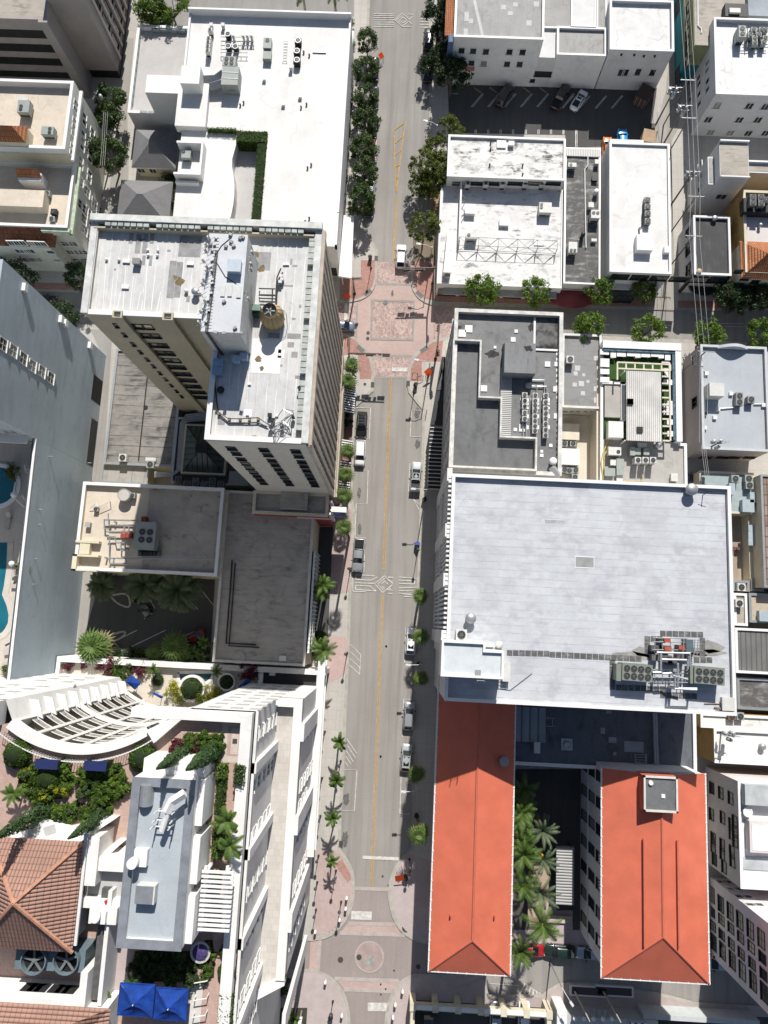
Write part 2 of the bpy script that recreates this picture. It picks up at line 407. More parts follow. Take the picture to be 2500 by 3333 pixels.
struct(MB().quad((-900,-900,-.03),(900,-900,-.03),(900,900,-.03),(-900,900,-.03)).B('ground',M('ground_far',(.2,.2,.18),.95,.4,.02)))
struct(MB().box(-BIG,BIG,-BIG,BIG,-.02,0).B('road',ROAD))
K_NW=smooth(G('B',1432,-900,1428,0,1392,600,1366,1200,'F',1352,60,1362,240,1488,378,1478,470,1478,590,1462,670,1420,735,1330,780,1130,795),1)+G('F',1060,795,'E',690,712,250,700)+[(-BIG,G('E',250,700)[0][1])]
K_SW=[(-BIG,G('E',590,972)[0][1])]+G('E',590,972,'F',1170,1045)+smooth(G('F',1230,1043,1310,1065,1390,1145,1435,1230,1455,1320,1452,1470),1)+G('F',1320,1590,'J',1308,40,1285,765)+smooth(G('J',1285,765,1306,850,1310,930,1300,1060),1)+G('J',1285,1400,'N',1273,0,1268,270,1240,900,1216,1450,'R',1202,0)+smooth(G('R',1197,310,1265,410,1300,500,1306,640,1282,780,1210,900,1110,985,985,1003),1)
ynw=p('R',985,1003)[1]
K_SW+=[(-BIG,ynw)]
K_NE=G('C',470,-900,470,0,478,700,474,930,'G',480,-600)+smooth(G('G',482,300,400,335,345,385,333,470,333,640,358,720,420,782,500,808),1)+G('G',1490,828,'H',900,845,1659,852)+[(BIG,p('H',1659,852)[1])]
yse=p('H',900,1085)[1]
K_SE=[(BIG,yse)]+[(p('G',700,1065)[0],yse)]+smooth(G('G',590,1074,500,1085,420,1132,350,1212,316,1300,305,1425),1)+G('G',318,1485,425,1620,'K',425,110,410,620,392,1200,372,1659,'O',350,1100,'S',340,290)+smooth(G('S',318,320,238,405,186,490,160,620,165,720,200,855,265,945,350,1005,480,1035),1)+G('S',1115,1050,'T',280,1058)+[(BIG,p('T',280,1058)[1])]
K_S2=G('R',-800,1245)+smooth(G('R',960,1245,1060,1262,1160,1325,1232,1425,1265,1550,1270,1659),1)+G('R',1272,2600)
K_S3=G('S',130,2600)+smooth(G('S',133,1659,145,1550,182,1420,255,1325,350,1280),1)+G('S',900,1290,920,1440)+smooth(G('S',1340,1440,1420,1380,'T',60,1345,350,1350,830,1430),1)+G('T',1100,1500,1700,1535)+[(BIG,p('T',1700,1535)[1])]
SW=.13
def block(nm,line,close):
 pts=line+close
 struct(MB().Q(pts,-.01,SW).B('pavement',SIDEM))
 kb=MB();mid=[(x,y) for x,y in line]
 kb.ribbon(mid,.5,SW+.012);o=struct(kb.B('kerb',KERBM))
block('nw',K_NW,[(-BIG,BIG),(K_NW[0][0],BIG)]);block('sw',K_SW,[])
block('ne',K_NE,[(BIG,BIG),(K_NE[0][0],BIG)]);block('se',K_SE,[])
block('s2',K_S2,[(K_S2[-1][0],-BIG),(-BIG,-BIG),(-BIG,K_S2[0][1])]);block('s3',K_S3,[(BIG,-BIG),(K_S3[0][0],-BIG)])
NS=[0]
def sheet(nm,pts,z,m): NS[0]+=1;z+=NS[0]*.0007;return struct(MB().poly(pts if area(pts)>0 else pts[::-1],z).B(nm,m))
sheet('brick_paving',G('F',1130,790,'E',690,712,'E',560,710,'E',560,972,'F',1170,1045)[0:1]+G('F',1080,790,1080,1043,1180,1043,1235,1043,1310,1066,1390,1146,1437,1232,1457,1330,1457,1372,'G',300,1368,305,1420,318,1290,352,1210,422,1130,500,1083,600,1073,700,1066,700,818,500,806,420,780,358,718,335,640,335,480,'F',1478,480,1478,590,1462,670,1420,735,1330,780),.004,XRED)
def qd(T,*q): return [p(T,q[i],q[i+1]) for i in range(0,len(q),2)]
sheet('cobble_square',qd('G',25,775,348,785,340,1082,20,1075),.012,COB)
for q in (('G',62,480,330,485,335,640,62,650),('G',20,1210,335,1212,318,1290,300,1365,45,1365),('F',1165,800,1330,805,1318,1075,1240,1043,1165,1040),('G',500,808,640,815,640,1064,590,1070,500,1080)):
 sheet('cobble_paving',qd(*q),.008,COB)
for q in (('G',62,642,335,650,335,664,62,660),('G',5,1196,338,1200,330,1216,10,1212),('F',1325,800,1340,800,1332,1075,1318,1070),('G',44,1365,300,1368,300,1380,44,1378)):
 sheet('grey_band',qd(*q),.013,GBAND)
mb=MB();mb.ribbon(qd('G',25,775,348,785,340,1082,20,1075),.5,.05,True);struct(mb.B('grey_border',GBAND))
for q in (('F',1362,470,1470,470,1470,600,1450,670,1410,730,1330,768,1200,775,1200,600,1362,600),('F',1190,1060,1250,1058,1320,1085,1385,1160,1428,1240,1445,1330,1442,1385,1355,1385,1340,1200,1190,1200),('G',345,480,510,480,510,780,425,765,370,705,345,640),('G',575,1090,500,1100,430,1145,362,1222,328,1300,318,1400,410,1400,410,1250,555,1250),
('G',510,740,1490,745,1490,812,510,790),('H',0,745,900,748,900,832,0,812),('H',960,780,1700,790,1700,842,960,835),('E',250,640,690,650,690,705,250,690)):
 sheet('brick_paving',qd(*q),SW+.006,REDB)
sheet('planter_bed',qd('G',345,300,510,300,510,478,345,478),SW+.01,MGROUND('dirt',(.20,.165,.12),(.09,.08,.06),.6))
sheet('sand_strip',qd('C',480,1380,545,1380,545,1659,480,1659),SW+.01,MGROUND('sandy_soil',(.37,.27,.16),(.2,.16,.1),.5))
sheet('brick_paving',G('J',1150,0,1300,40,1285,690,1150,690),SW+.006,MBRICK('brown_brick',(.26,.15,.12),(.33,.2,.17),(.2,.14,.12),1,.4,.2,0,.4))
sheet('pink_walk',G('J',1150,800,1296,850,1288,1100,1280,1480,1115,1520),SW+.006,PINK)
sheet('pink_walk',G('N',1105,285,1240,295,1258,330,1250,560,1180,620,1100,640),SW+.006,MBRICK('rose_paving',(.46,.33,.31),(.5,.38,.36),(.42,.31,.29),1,.5,.25,.785,.2))
sheet('shadow_driveway',G('J',1035,985,1152,985,1128,1400,'N',1108,285,1000,285,1015,0),SW+.005,MATS['lot_asphalt'])  # driveway asphalt laid along the tower's ground shadow, shade put into its tone
sheet('plaza_road',G('R',1308,625,'S',150,630)+G('S',160,720,200,860,270,950,350,1005,480,1035,1115,1055,1115,1280,345,1280,250,1330,180,1420,145,1550,135,1700,'R',1270,1700,1262,1550,1230,1420,1160,1322,1060,1260,960,1245,700,1240,700,1010,985,1003,1100,985,1210,900,1282,780),.004,PLAZA)
for q in (('R',1265,880,1640,890,1670,970,1205,955),('R',1165,1305,1660,1320,1660,1410,1235,1390),('R',975,1005,1045,1008,1030,1245,962,1243)):
 sheet('brick_crossing',qd(*q),.01,XRED)
mb=MB()
for q in (('R',1265,882,'S',215,890),('R',1200,957,'S',280,972),('R',1160,1308,'S',230,1325),('R',1230,1392,'S',190,1405),('R',1045,1008,'R',1032,1245),('R',1308,612,'S',155,620)):
 mb.ribbon([p(*q[:3]),p(*q[3:])],.55,.056+.0014*len(mb.f))
c=p('R',1428,1140)
mb.ribbon([(c[0]+2.15*mc(a),c[1]+2.2*ms(a)) for a in lin(0,2*PI_2*47/48,48)],.22,.072,True)
struct(mb.B('concrete_band',M('pale_band',(.42,.375,.35),.9,.15,1)))
struct(MB().poly([(c[0]+2.08*mc(a),c[1]+2.1*ms(a)) for a in lin(0,2*PI_2*39/40,40)],.066).B('medallion',M('medallion_paving',(.36,.285,.265),.9,.2,.8)))
struct(MB().poly(qd('R',1360,1180,1412,1172,1440,1120,1460,1130,1470,1170,1460,1210,1430,1208)[::-1],.071).B('compass_inlay',M('inlay_green',(.30,.31,.285),.9,.3,2)))
sheet('pink_walk',G('R',1030,320,1185,320,1275,440,1290,520,1292,640,1268,770,1195,880,1095,965,985,985,1005,800),SW+.006,PINK)
sheet('pink_walk',G('R',560,1280,960,1255,1060,1275,1150,1335,1215,1430,1248,1550,1252,1700,950,1700,950,1530,560,1530),SW+.006,M('pale_rose_paving',(.44,.375,.365),.9,.1,.6))
sheet('pink_walk',G('S',300,335,245,420,200,500,180,620,185,720,220,850,285,935,360,990,470,1010,470,400),SW+.006,MATS['pale_rose_paving'])
sheet('pink_walk',G('S',890,1300,900,1300,340,1300,262,1340,200,1425,165,1550,150,1700,345,1700,345,1495,900,1520),SW+.006,MATS['pale_rose_paving'])
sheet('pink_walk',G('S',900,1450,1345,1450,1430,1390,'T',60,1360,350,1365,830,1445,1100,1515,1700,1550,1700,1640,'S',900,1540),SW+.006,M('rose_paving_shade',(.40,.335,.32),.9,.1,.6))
sheet('red_diamond',qd('R',1160,425,1215,385,1265,470,1290,530,1262,570),SW+.012,REDB)
mb=MB()
for q in ((1245,425),(1262,460),(1272,498),(1276,538),(1276,580),(1275,622),(1275,662),(1272,705),(1266,745),(1240,822),(1205,868),(1165,908),(1140,930),(1118,945),(1090,950),(1062,958)):
 x,y=p('R',*q);mb.K(x,y,SW+.012,.32,.32,.004,.6)
for (x,y,d) in ((1220,690,0),(1215,750,0),(1075,930,.7),(1205,665,.5),(1105,910,0),(1085,1320,.6),(955,1310,.7),(1200,1470,.4)):
 X,Y=p('R',x,y);mb.K(X,Y,SW+.012,.9,.5,.004,d)
struct(mb.B('brick_inlay',REDB))
mb=MB()
for q in ((1225,625),(1218,685),(1212,745)): x,y=p('R',*q);mb.cone(x,y,SW+.01,SW+.018,.85,.85,14)
x,y=p('R',1075,900);mb.K(x,y,SW+.01,1.2,.8,.008);struct(mb.B('paving_inlay',M('sage_inlay',(.36,.35,.30),.9,.1,1)))
yl=MB()
cl=[p(*q) for q in (('B',1637,1520),('F',1640,0),('F',1612,480))]
cl2=[p(*q) for q in (('G',168,1378),('K',158,100),('K',140,620),('K',118,1320))];cl3=[p(*q) for q in (('K',110,1500),('K',100,1659),('O',75,800),('O',50,1500),('S',22,600))]
for L in (cl,cl2,cl3):
 for d in (-.16,.16): yl.ribbon([(x+d,y) for x,y in L],.12,.066)
tp=lambda x,y:p('C',x,y)
for a,b in (((282,940),(215,1480)),((195,1005),(200,1200)),((200,1200),(212,1480)),((195,1005),(282,945)),((200,1105),(270,1050)),((203,1200),(252,1155)),((207,1285),(240,1270)),((212,1380),(228,1370))):
 NW2=yl.ribbon([tp(*a),tp(*b)],.16,.066+(a[0]%7)*.0015)
yl.ribbon([p('H',780,852),p('H',925,857)],.14,.08)
struct(yl.B('road_marking',MARKY))
wm=MB()
NW=[0]
def wl(T,*q,w=.12,z=.066):
 NW[0]+=1;z+=NW[0]%8*.0016
 wm.ribbon([p(T,q[i],q[i+1]) for i in range(0,len(q),2)],w,z)
wl('J',1322,65,1437,65,1427,305,1320,300);wl('J',1310,545,1418,548,1410,803,1327,803,1318,1060);wl('J',1315,1065,1395,1068,1385,1332)
wl('K',420,85,330,82,320,288,412,290);wl('K',405,495,318,495,308,715);wl('O',362,224,286,224,278,490,345,492,);wl('O',350,775,270,772,260,1065,345,1066);wl('O',250,1370,242,1659);wl('S',240,0,240,38,320,38)
wl('N',1225,1312,1332,1318,1312,1632,1222,1630);wl('B',1500,365,1440,415);wl('B',1500,600,1470,640);wl('C',418,480,416,600);wl('C',60,1060,50,1300)
for k in range(4): wl('N',1280-k*2,350+k*53+(0 if k else 0),1362-k*3,430+k*50)
wl('N',1362,430,1352,580);
for a in ((1255,1078,1330,1190),(1260,1130,1322,1225),(1250,1170,1305,1255),(1245,1210,1285,1270),(1243,1255,1262,1285)): wl('N',*a)
wl('K',345,770,392,855);wl('K',345,770,400,820)
wl('R',1375,372,1659,385,w=.5)
wl('R',1288,818,1446,824,w=1.25);wl('R',1415,1525,1640,1528,w=1.2);
wl('G',180,1310,300,1312,w=.75);wl('F',1250,800,1245,930,w=.55)
wl('H',820,970,915,972);wl('H',380,962,435,965);wl('H',1060,855,1225,940);wl('H',1225,855,1205,1010,w=.25);wl('H',1225,955,1659,962);wl('H',1280,978,1520,982);wl('H',1130,890,1150,870);wl('H',1165,920,1200,880)
wl('E',590,848,655,850)
def maze(T,y0,s,parts):
 for (a,b,c,d) in parts: wl(T,a,b,c,d,w=.16)
for y in (108,122,137,155,172,188,205):
 wl('C',40,y,195 if y!=155 else 215,y+2,w=.13)
for y in (112,128,148,170,190,212): wl('C',395,y,462,y+1,w=.13)
for a in ((205,155,258,105),(205,158,258,205),(220,155,262,118),(225,160,262,192),(258,105,320,155),(258,205,318,160),(240,155,265,132),(240,158,265,182),(265,132,292,155),(265,182,292,160),(310,155,340,130),(310,165,335,190),(300,110,345,112),(258,206,330,208)): wl('C',*a,w=.13)
def mz(a):
 for q in a: wl('J',*q,w=.15)
mz(((1325,1352,1470,1362),(1325,1390,1440,1395),(1325,1352,1322,1390),(1320,1415,1470,1420),(1322,1435,1430,1440),(1322,1435,1320,1465),(1320,1465,1480,1478),(1480,1478,1430,1440),(1300,1380,1300,1480),(1300,1480,1400,1482),(1440,1395,1490,1370),(1470,1420,1545,1360),(1470,1422,1530,1490),(1490,1425,1545,1380),(1495,1428,1540,1475),(1545,1360,1610,1425),(1530,1490,1605,1430),(1520,1425,1545,1400),(1545,1400,1570,1425),(1525,1440,1545,1460),(1560,1460,1590,1475),(1575,1370,1610,1372)))
for a in ((235,1370,375,1382),(235,1395,355,1402),(235,1420,350,1425),(235,1455,375,1450),(375,1382,372,1452),(355,1402,352,1425),(235,1475,340,1478),(235,1497,330,1505),(275,1520,330,1522),(150,1372,190,1375),(150,1395,185,1410),(155,1450,185,1478),(150,1495,185,1498)): wl('K',*a,w=.15)
wl('B',690,72,735,76,w=.35)
for k in range(6): wl('S',1165+k*34,1430+k*3,1205+k*22,1345+k*14,w=.22)
wl('S',1205,1345,1340,1440);wl('S',920,1345,1160,1360)
struct(wm.B('road_marking',MARKW))
struct(MB().tri((*p('B',720,60),.07),(*p('B',720,95),.07),(*p('B',748,77),.07)).B('road_marking',MARKW))
def disc(T,x,y,r,m,nm='manhole_cover',z=.078):
 X,Y=p(T,x,y);o=MB().cone(X,Y,z-.03,z,r,r,18).B(nm,m);struct(o)
IRON=M('cast_iron',(.07,.065,.06),.6,.3,6)
for a in (('F',1418,1027,.3),('F',1415,1070,.3),('R',1205,1162,.42),('R',1348,1143,.42),('R',1618,1245,.14),('R',1515,1352,.14),('R',1553,1388,.14),('R',1516,1430,.14),('N',1558,364,.16),('N',1515,1214,.16),('R',1530,518,.16),('R',1575,588,.14),('O',135,363,.16),('O',92,1213,.16)): disc(*a,IRON)
disc('F',1552,793,.4,M('dull_iron',(.16,.17,.18),.7,.2,5),z=.078);disc('F',1393,1425,.28,IRON,z=SW+.012)
disc('S',288,918,.62,IRON,z=SW+.02);disc('S',382,1216,.35,IRON)
for q in (('F',1415,718,.7),('F',1358,1152,-.7),('G',392,733,-.7),('G',428,1157,.7)):
 x,y=p(q[0],q[1],q[2]);struct(MB().K(x,y,SW,1.5,.75,.03,q[3]).B('tactile_paving',M('tactile_grey',(.17,.165,.16),.9,.2,3)))
for q in (('F',1480,455),('F',1452,1430),('G',305,1420),('R',1208,270)):
 x,y=p(*q);struct(MB().K(x,y,.02,.6,1.,SW).B('drain_grate',IRON))
ZL=SW+.006
sheet('parking_lot',G('C',612,660,'D',800,680,790,760,760,960,720,1120,'C',1659,1140,1515,1140,1515,1045,620,1030),ZL,LOTM)
sheet('parking_lot',G('I',740,1360,1659,1360,'J',240,1360,'N',200,480,'M',600,450,'M',735,0),ZL,LOTM)
sheet('parking_lot',G('A',950,-600,1100,200,1480,200,'B',1250,130,1310,130,1315,-600),ZL,MGROUND('pale_lot',(.30,.29,.275),(.2,.2,.19),.4))
sheet('alley',G('D',900,400,870,700,760,1100,900,1110,'H',930,560,925,850,780,850,'H',780,700,830,680,'D',910,1100,'D',960,1000,1000,640,1000,400),ZL,MGROUND('alley_concrete',(.36,.34,.31),(.24,.23,.21),.6,big=.25))
sheet('alley',G('A',950,300,1035,300,985,890,995,1300,980,1659,820,1659,880,1200,935,800),ZL,MGROUND('service_alley',(.35,.335,.31),(.23,.22,.2),.5))
sheet('alley',G('E',700,1000,870,1010,830,1659,'I',790,600,'I',735,1350,735,1659,'M',735,0,600,460,'M',590,450,'I',630,1400,720,600,'E',780,1500,790,1200),ZL,MGROUND('alley_slab',(.33,.315,.295),(.24,.23,.215),.5,3.2,(.24,.23,.21),jx=False))
pm=MB()
def pl(T,*q,w=.11): pm.ribbon([p(T,q[i],q[i+1]) for i in range(0,len(q),2)],w,ZL+.06+len(pm.f)%6*.0015)
for k in range(6):
 x=790+k*126 if k<5 else 1490
 pl('C',x,830,x+88,725);pl('C',x+10,832,x+96,730)
for x in (66,195,322,445): pl('D',x,840,x+85,742);pl('D',x+10,842,x+92,745)
for x in (820,916,1012,1108,1206,1304,1400,1496,1594): pl('C',x,1005,x,1040);pl('C',x+10,1005,x+10,1040)
pl('C',1594,1040,1594,1140);pl('C',1606,1040,1606,1140);pl('D',78,1010,78,1050);pl('D',174,1010,174,1138);pl('D',184,1010,184,1138);pl('D',270,1010,270,1080);pl('C',618,728,692,730)
for q in ((1150,1530,1200,1615),(1190,1440,1350,1620),(1350,1440,1530,1620),(1500,1400,1650,1590)): pl('I',*q)
for q in ((1020,365,1280,240),(1350,310,1530,240),(885,335,945,400),(880,330,1060,240)): pl('M',*q)
struct(pm.B('bay_marking',MARKW))
ym=MB()
for x in (810,932,1188,1314): ym.ribbon([p('C',x,682),p('C',x+54,722)],.28,ZL+.12)
struct(ym.B('wheel_stop',M('faded_yellow',(.34,.28,.13),.8,.3,2)))
mb=MB()
for q in (('I',855,1515,990,1490,1012,1590,985,1608,900,1570),('M',850,280,960,245,975,265,940,300,870,330)):
 L=[p(q[0],q[i],q[i+1]) for i in range(1,len(q),2)];mb.ribbon(smooth(L+[L[0]],2),.3,ZL+.1,False)
struct(mb.B('island_kerb',KERBM))
oil=MB()
def blot(T,x,y,rx,ry,z=.06):
 X,Y=p(T,x,y);n=18;oil.poly([(X+rx*(.7+.5*random.random())*mc(2*PI_2*i/n),Y+ry*(.7+.5*random.random())*ms(2*PI_2*i/n)) for i in range(n)],z)
for a in (('J',1350,720,.35,1.),('J',1352,1000,.35,.9),('K',375,105,.5,1.1),('K',375,345,.5,.8),('O',300,1430,.3,.7),('N',1250,1540,.5,.9),('R',1240,230,.5,1.2),('F',1605,720,.2,.6)): blot(*a)
struct(oil.B('oil_stain',M('oil_stain_asphalt',(.15,.145,.14),.8,.5,3)))
TANW=MROOF('tan_wall',(.46,.415,.315),(.3,.27,.21),.4,.5,.75,0,0,big=.15,st=.3)
CREAMW=MROOF('cream_wall',(.60,.55,.42),(.38,.33,.25),.45,.52,.75,0,0,big=.2,st=.3)
GREYW=MROOF('greenish_white_wall',(.55,.56,.50),(.36,.37,.31),.5,.5,.75,0,0,big=.2,st=.3)
PANEL=MROOF('precast_panel',(.36,.325,.31),(.26,.235,.225),.4,.5,.75,0,0,big=.2,st=.3)
BLUEW=MROOF('blue_grey_stucco',(.42,.495,.55),(.31,.37,.42),.7,.45,.65,1,0,big=.12,st=7,fs=.9,mid=.7)
WROOF=MROOF('white_membrane',(.69,.685,.67),(.52,.51,.49),.35,.58,.8,1,2.6,.06,(.60,.60,.60),6,.6,big=.12,mid=.5)
TROOF=MROOF('tower_membrane',(.60,.60,.59),(.36,.36,.36),.7,.45,.66,1,1.1,.09,(.78,.78,.78),5,.7,tile=1.7,big=.2,mid=1.2)
CROOF=MROOF('cream_roof_coating',(.60,.53,.44),(.36,.29,.23),.55,.5,.72,0,0,big=.2,st=2)
CONR=MROOF('bare_concrete_roof',(.40,.365,.315),(.12,.115,.105),.7,.49,.66,0,1.5,.08,(.27,.25,.22),3.5,big=.13,mid=1.7)
PATCHR=MROOF('patched_concrete_roof',(.42,.38,.33),(.05,.05,.05),.8,.56,.66,0,0,big=.2,st=1.5,fs=.8,mid=1.6)
SLATER=MROOF('seamed_grey_roof',(.27,.255,.235),(.06,.06,.06),.9,.43,.6,0,1.75,.17,(.04,.04,.04),4,big=.14,mid=1.8)
GLOUV=M('louvre_dark',(.022,.023,.022),.5,.4,2)
TILEO=MRIB('orange_tile',(.46,.19,.085),0,.35,.45,.3,.8,(.30,.11,.05),.5)
TILED=MRIB('weathered_tile',(.26,.10,.055),0,.35,.4,.4,.85,(.10,.045,.03),.5)
def hip(mb,r,z0,z1,ax=None,f=1.):
 x0,x1,y0,y1=r;w,d=x1-x0,y1-y0
 if ax is None: ax=0 if w>d else 1
 if ax==0: a,b=(x0+d/2*f,(y0+y1)/2,z1),(x1-d/2*f,(y0+y1)/2,z1)
 else: a,b=((x0+x1)/2,y0+w/2*f,z1),((x0+x1)/2,y1-w/2*f,z1)
 A,B,C,D=(x0,y0,z0),(x1,y0,z0),(x1,y1,z0),(x0,y1,z0)
 if ax==0: mb.quad(A,B,b,a);mb.quad(C,D,a,b);mb.tri(B,C,b);mb.tri(D,A,a)
 else: mb.quad(B,C,b,a);mb.quad(D,A,a,b);mb.tri(A,B,a);mb.tri(C,D,b)
x1,y1=p('A',690,740);
t=bld('office_building','grey precast office block with dark louvred bands across its side',(x1-42,x1,y1,y1+40),17.2,PANEL,CONR,PANEL,1.0,.5,cat='office building')
mb=MB();fr=MB()
for ya,yb in ((160,180),(232,292),(340,398),(445,498),(550,594),(648,690)):
 xa,za=ony('A',250,ya,y1);xb,zb=ony('A',250,yb,y1);za=min(za,16.2)
 if za>zb+.3: mb.box(x1-42,x1-1.3,y1-.06,y1+.3,zb,za)
mb.each('louvre_band',GLOUV,t);fr.box(x1-1.2,x1+.35,y1-.6,y1+.4,0,17.3);fr.box(x1-20.5,x1-19.5,y1-.35,y1+.3,0,13)
fr.B('pier',PANEL,t)
X2,Y2=p('A',950,628);h2=20.5
mb=MB().Q([(x1+.02,Y2),(X2,Y2),(X2,Y2+40),(x1+.02,Y2+40)],2.6,h2,top=False);mb.B('wing_wall',PANEL,t)
MB().box(x1+.3,X2-.5,Y2+.6,Y2+40,0,2.6).B('undercroft',GLOUV,t);MB().quad((x1,Y2,h2),(X2,Y2,h2),(X2,Y2+40,h2),(x1,Y2+40,h2)).B('wing_roof',CONR,t)
pi=MB()
for k in range(12):
 y=Y2+2.6+k*2.7
 for z in (5.2,9.4,13.6,17.8): win(t,'E',X2,y+1.2,z,1.5,3.0,'d')
 pi.box(X2,X2+.35,y-.35,y+.35,2.6,h2)
pi.B('pilaster',PANEL,t)
hl=11.2;xe=p('A',580,1265,hl)[0];yS=p('E',545,215,hl)[1];yM=p('A',580,1262,hl)[1]
t=bld('apartment_building','cream block with arched windows and small orange tile roofs',(xe-32,xe,yS,yM),hl,GREYW,CROOF,WHITE,.9,.35,cat='building')
ht=15.;r=rect('A',-200,600,'A',480,1148,ht);yN=p('A',520,622,ht)[1];yT=p('A',480,1148,ht)[1]
MB().Q(rp((xe-32,xe-.02,yT,yN)),0,ht-1.2,top=False).B('wall',GREYW,t)
mb=MB();P0=rp((xe-32,xe,yT,yN));I0=inset(P0,.5)
for i in range(4):
 j=(i+1)%4;a,b,c_,d=P0[i],P0[j],I0[j],I0[i];mb.quad((*a,ht-1.2),(*b,ht-1.2),(*b,ht),(*a,ht));mb.quad((*a,ht),(*b,ht),(*c_,ht),(*d,ht));mb.quad((*d,ht),(*c_,ht),(*c_,ht-1.2),(*d,ht-1.2))
mb.box(xe,xe+.5,yT-.4,yN,ht-2.6,ht-2.2);mb.B('parapet',WHITE,t)
MB().poly(I0,ht-1.2).B('roof',CROOF,t)
MB().box(xe-32,xe-.3,yT-.06,yT+.1,hl,ht-1.5).B('painted_band',CREAMW,t)
q=rect('A',-160,935,'A',180,1075,17);MB().box(q[0],q[1]-.3,q[2]+.2,q[3],ht-1.2,16.2).B('penthouse',CREAMW,t)
mb=MB();hip(mb,q,16.2,18.2);mb.B('penthouse_roof',TILEO,t)
q=rect('A',130,1310,'A',300,1350,13.3);MB().box(q[0],q[1],q[2]-.6,q[3],hl-.9,12.6).B('dormer',WHITE,t)
mb=MB();mb.quad((q[0]-.2,q[2]-.1,12.6),(q[1]+.2,q[2]-.1,12.6),(q[1],q[3],13.8),(q[0],q[3],13.8));mb.B('dormer_roof',TILEO,t)
q=rect('A',-200,1440,'A',320,1590,12.6);MB().box(*q,hl-.9,12.3).B('roof_box',CROOF,t)
q=rect('E',-200,170,'E',410,310,9.6);mb=MB();mb.quad((q[0],yS-2.3,8.6),(q[1],yS-2.3,8.6),(q[1],yS+.02,hl-.4),(q[0],yS+.02,hl-.4));mb.quad((q[1],yS-2.3,8.6),(q[1],yS,8.6),(q[1],yS+.02,hl-.4),(q[1],yS+.02,hl-.4));mb.B('tile_eave',TILED,t)
x0,_=p('E',310,215,hl);mb=MB().box(x0,xe+.3,yS-.6,yS-.05,hl-1.6,hl-.3);mb.box(xe+.02,xe+.6,yS-.6,yM,hl-1.4,hl-.9);mb.B('cornice',M('verdigris_stained_trim',(.45,.52,.40),.85,.35,1.5),t)
MB().box(q[0],q[1]-1,yS-2.3,yS+.02,0,8.5).B('front_bay',GREYW,t)
yF=yS-2.3
for x,y in ((85,332),(130,332),(175,332),(245,336),(290,338),(335,340)): u,z=ony('E',x,y,yF);win(t,'S',yF,u,z,.9,1.3,'wm')
for y,xs in ((395,(150,190,235)),(460,(205,250,295))):
 for x in xs: u,z=ony('E',x,y,yF);win(t,'S',yF,u,z,1.3,1.2,'wm')
for y,xs in ((338,(505,560)),(402,(545,600,640)),(465,(600,650))):
 for x in xs: u,z=ony('E',x,y,yS);win(t,'S',yS,u,z,1.5,1.2,'wmx')
for x,y in ((390,402),(440,465)): u,z=ony('E',x,y,yF);win(t,'S',yF,u,z,1.2,.9,'w')
for x,y in ((585,800),(580,845),(650,895),(648,945),(712,1010),(710,1060),(575,935),(570,985),(565,1040),(640,1030),(638,1085),(632,1140),(700,1140),(695,1180),(690,1230),(558,1135),(552,1185),(622,1230),(620,1280),(690,1335),(685,1385)):
 u,z=onx('A',x,y,xe);
 win(t,'E',xe,u,z,.75,1.35,'w')
for x,y in ((620,1400),(670,1480),(725,1570),(605,1560),(655,1620),(780,1640)): u,z=onx('A',x,y,xe);win(t,'E',xe,u,z,1.5,1.9,'wmx')
for x,y in ((725,50),(680,95),(645,150),(705,180),(650,235),(690,310)): u,z=onx('E',x,y,xe);win(t,'E',xe,u,z,1.4,1.9,'wmx')
hs=10.5
def q1(T,x,y,h=hs): return p(T,x,y,h)
xW=q1('A',1330,1640)[0];xW2=q1('A',1398,712)[0];xN=q1('B',52,100)[0];yN=q1('B',600,118)[1];xE=q1('B',1238,900)[0];yn=q1('F',1200,95)[1];xE2=q1('F',1182,220)[0];yS=q1('F',1100,356)[1];yw=q1('A',1395,712)[1]
wl1=q1('B',648,1015);wx0=q1('B',160,1015)[0];wx1=q1('B',618,1300)[0];wy1=wl1[1]
ST=thing('store_building','large white flat roofed store with a hedged roof well',"store",((xW+xE)/2,(yS+yN)/2,0))
outer=[(xW,yS),(xE2,yS),(xE2,yn),(xE,yn),(xE,yN),(xN,yN),(xN,yw),(xW,yw)]
MB().Q(outer,0,hs-.5,top=False).B('wall',WHITE,ST)
mb=MB();zr=hs-.45
yb=q1('F',400,170)[1]
wav=[q1('B',410,1025),q1('B',402,1075),q1('B',385,1140),q1('B',365,1210),q1('B',362,1270),q1('B',375,1340),q1('B',382,1420),q1('B',380,1500),q1('B',372,1570),q1('B',355,1655),q1('F',330,170)]
mb.poly([(xN,wy1),(xE,wy1),(xE,yN),(xN,yN)],zr);mb.poly([(wx1,yS),(xE2,yS),(xE2,yn),(xE,yn),(xE,wy1),(wx1,wy1)],zr)
mb.poly([(xW,yS),(wav[-1][0],yS)]+wav[::-1]+[(wav[0][0],wy1),(xW,wy1)],zr)
mb.B('roof',WROOF,ST)
wf=[(wav[0][0],wy1),(wx1,wy1),(wx1,yS),(wav[-1][0],yS)]+wav[::-1];zf=hs-2.6
MB().poly(wf[::-1] if area(wf)<0 else wf,zf).B('well_floor',MROOF('well_floor_grey',(.50,.49,.48),(.36,.36,.36),.4,.5,.7,1,0),ST)
mb=MB()
for a,b in zip(wav[:-1],wav[1:]): mb.quad((*a,zf),(*b,zf),(*b,zr),(*a,zr));mb.quad((a[0]-.0,a[1],zr+.02),(b[0],b[1],zr+.02),(b[0]-.18,b[1],zr+.02),(a[0]-.18,a[1],zr+.02))
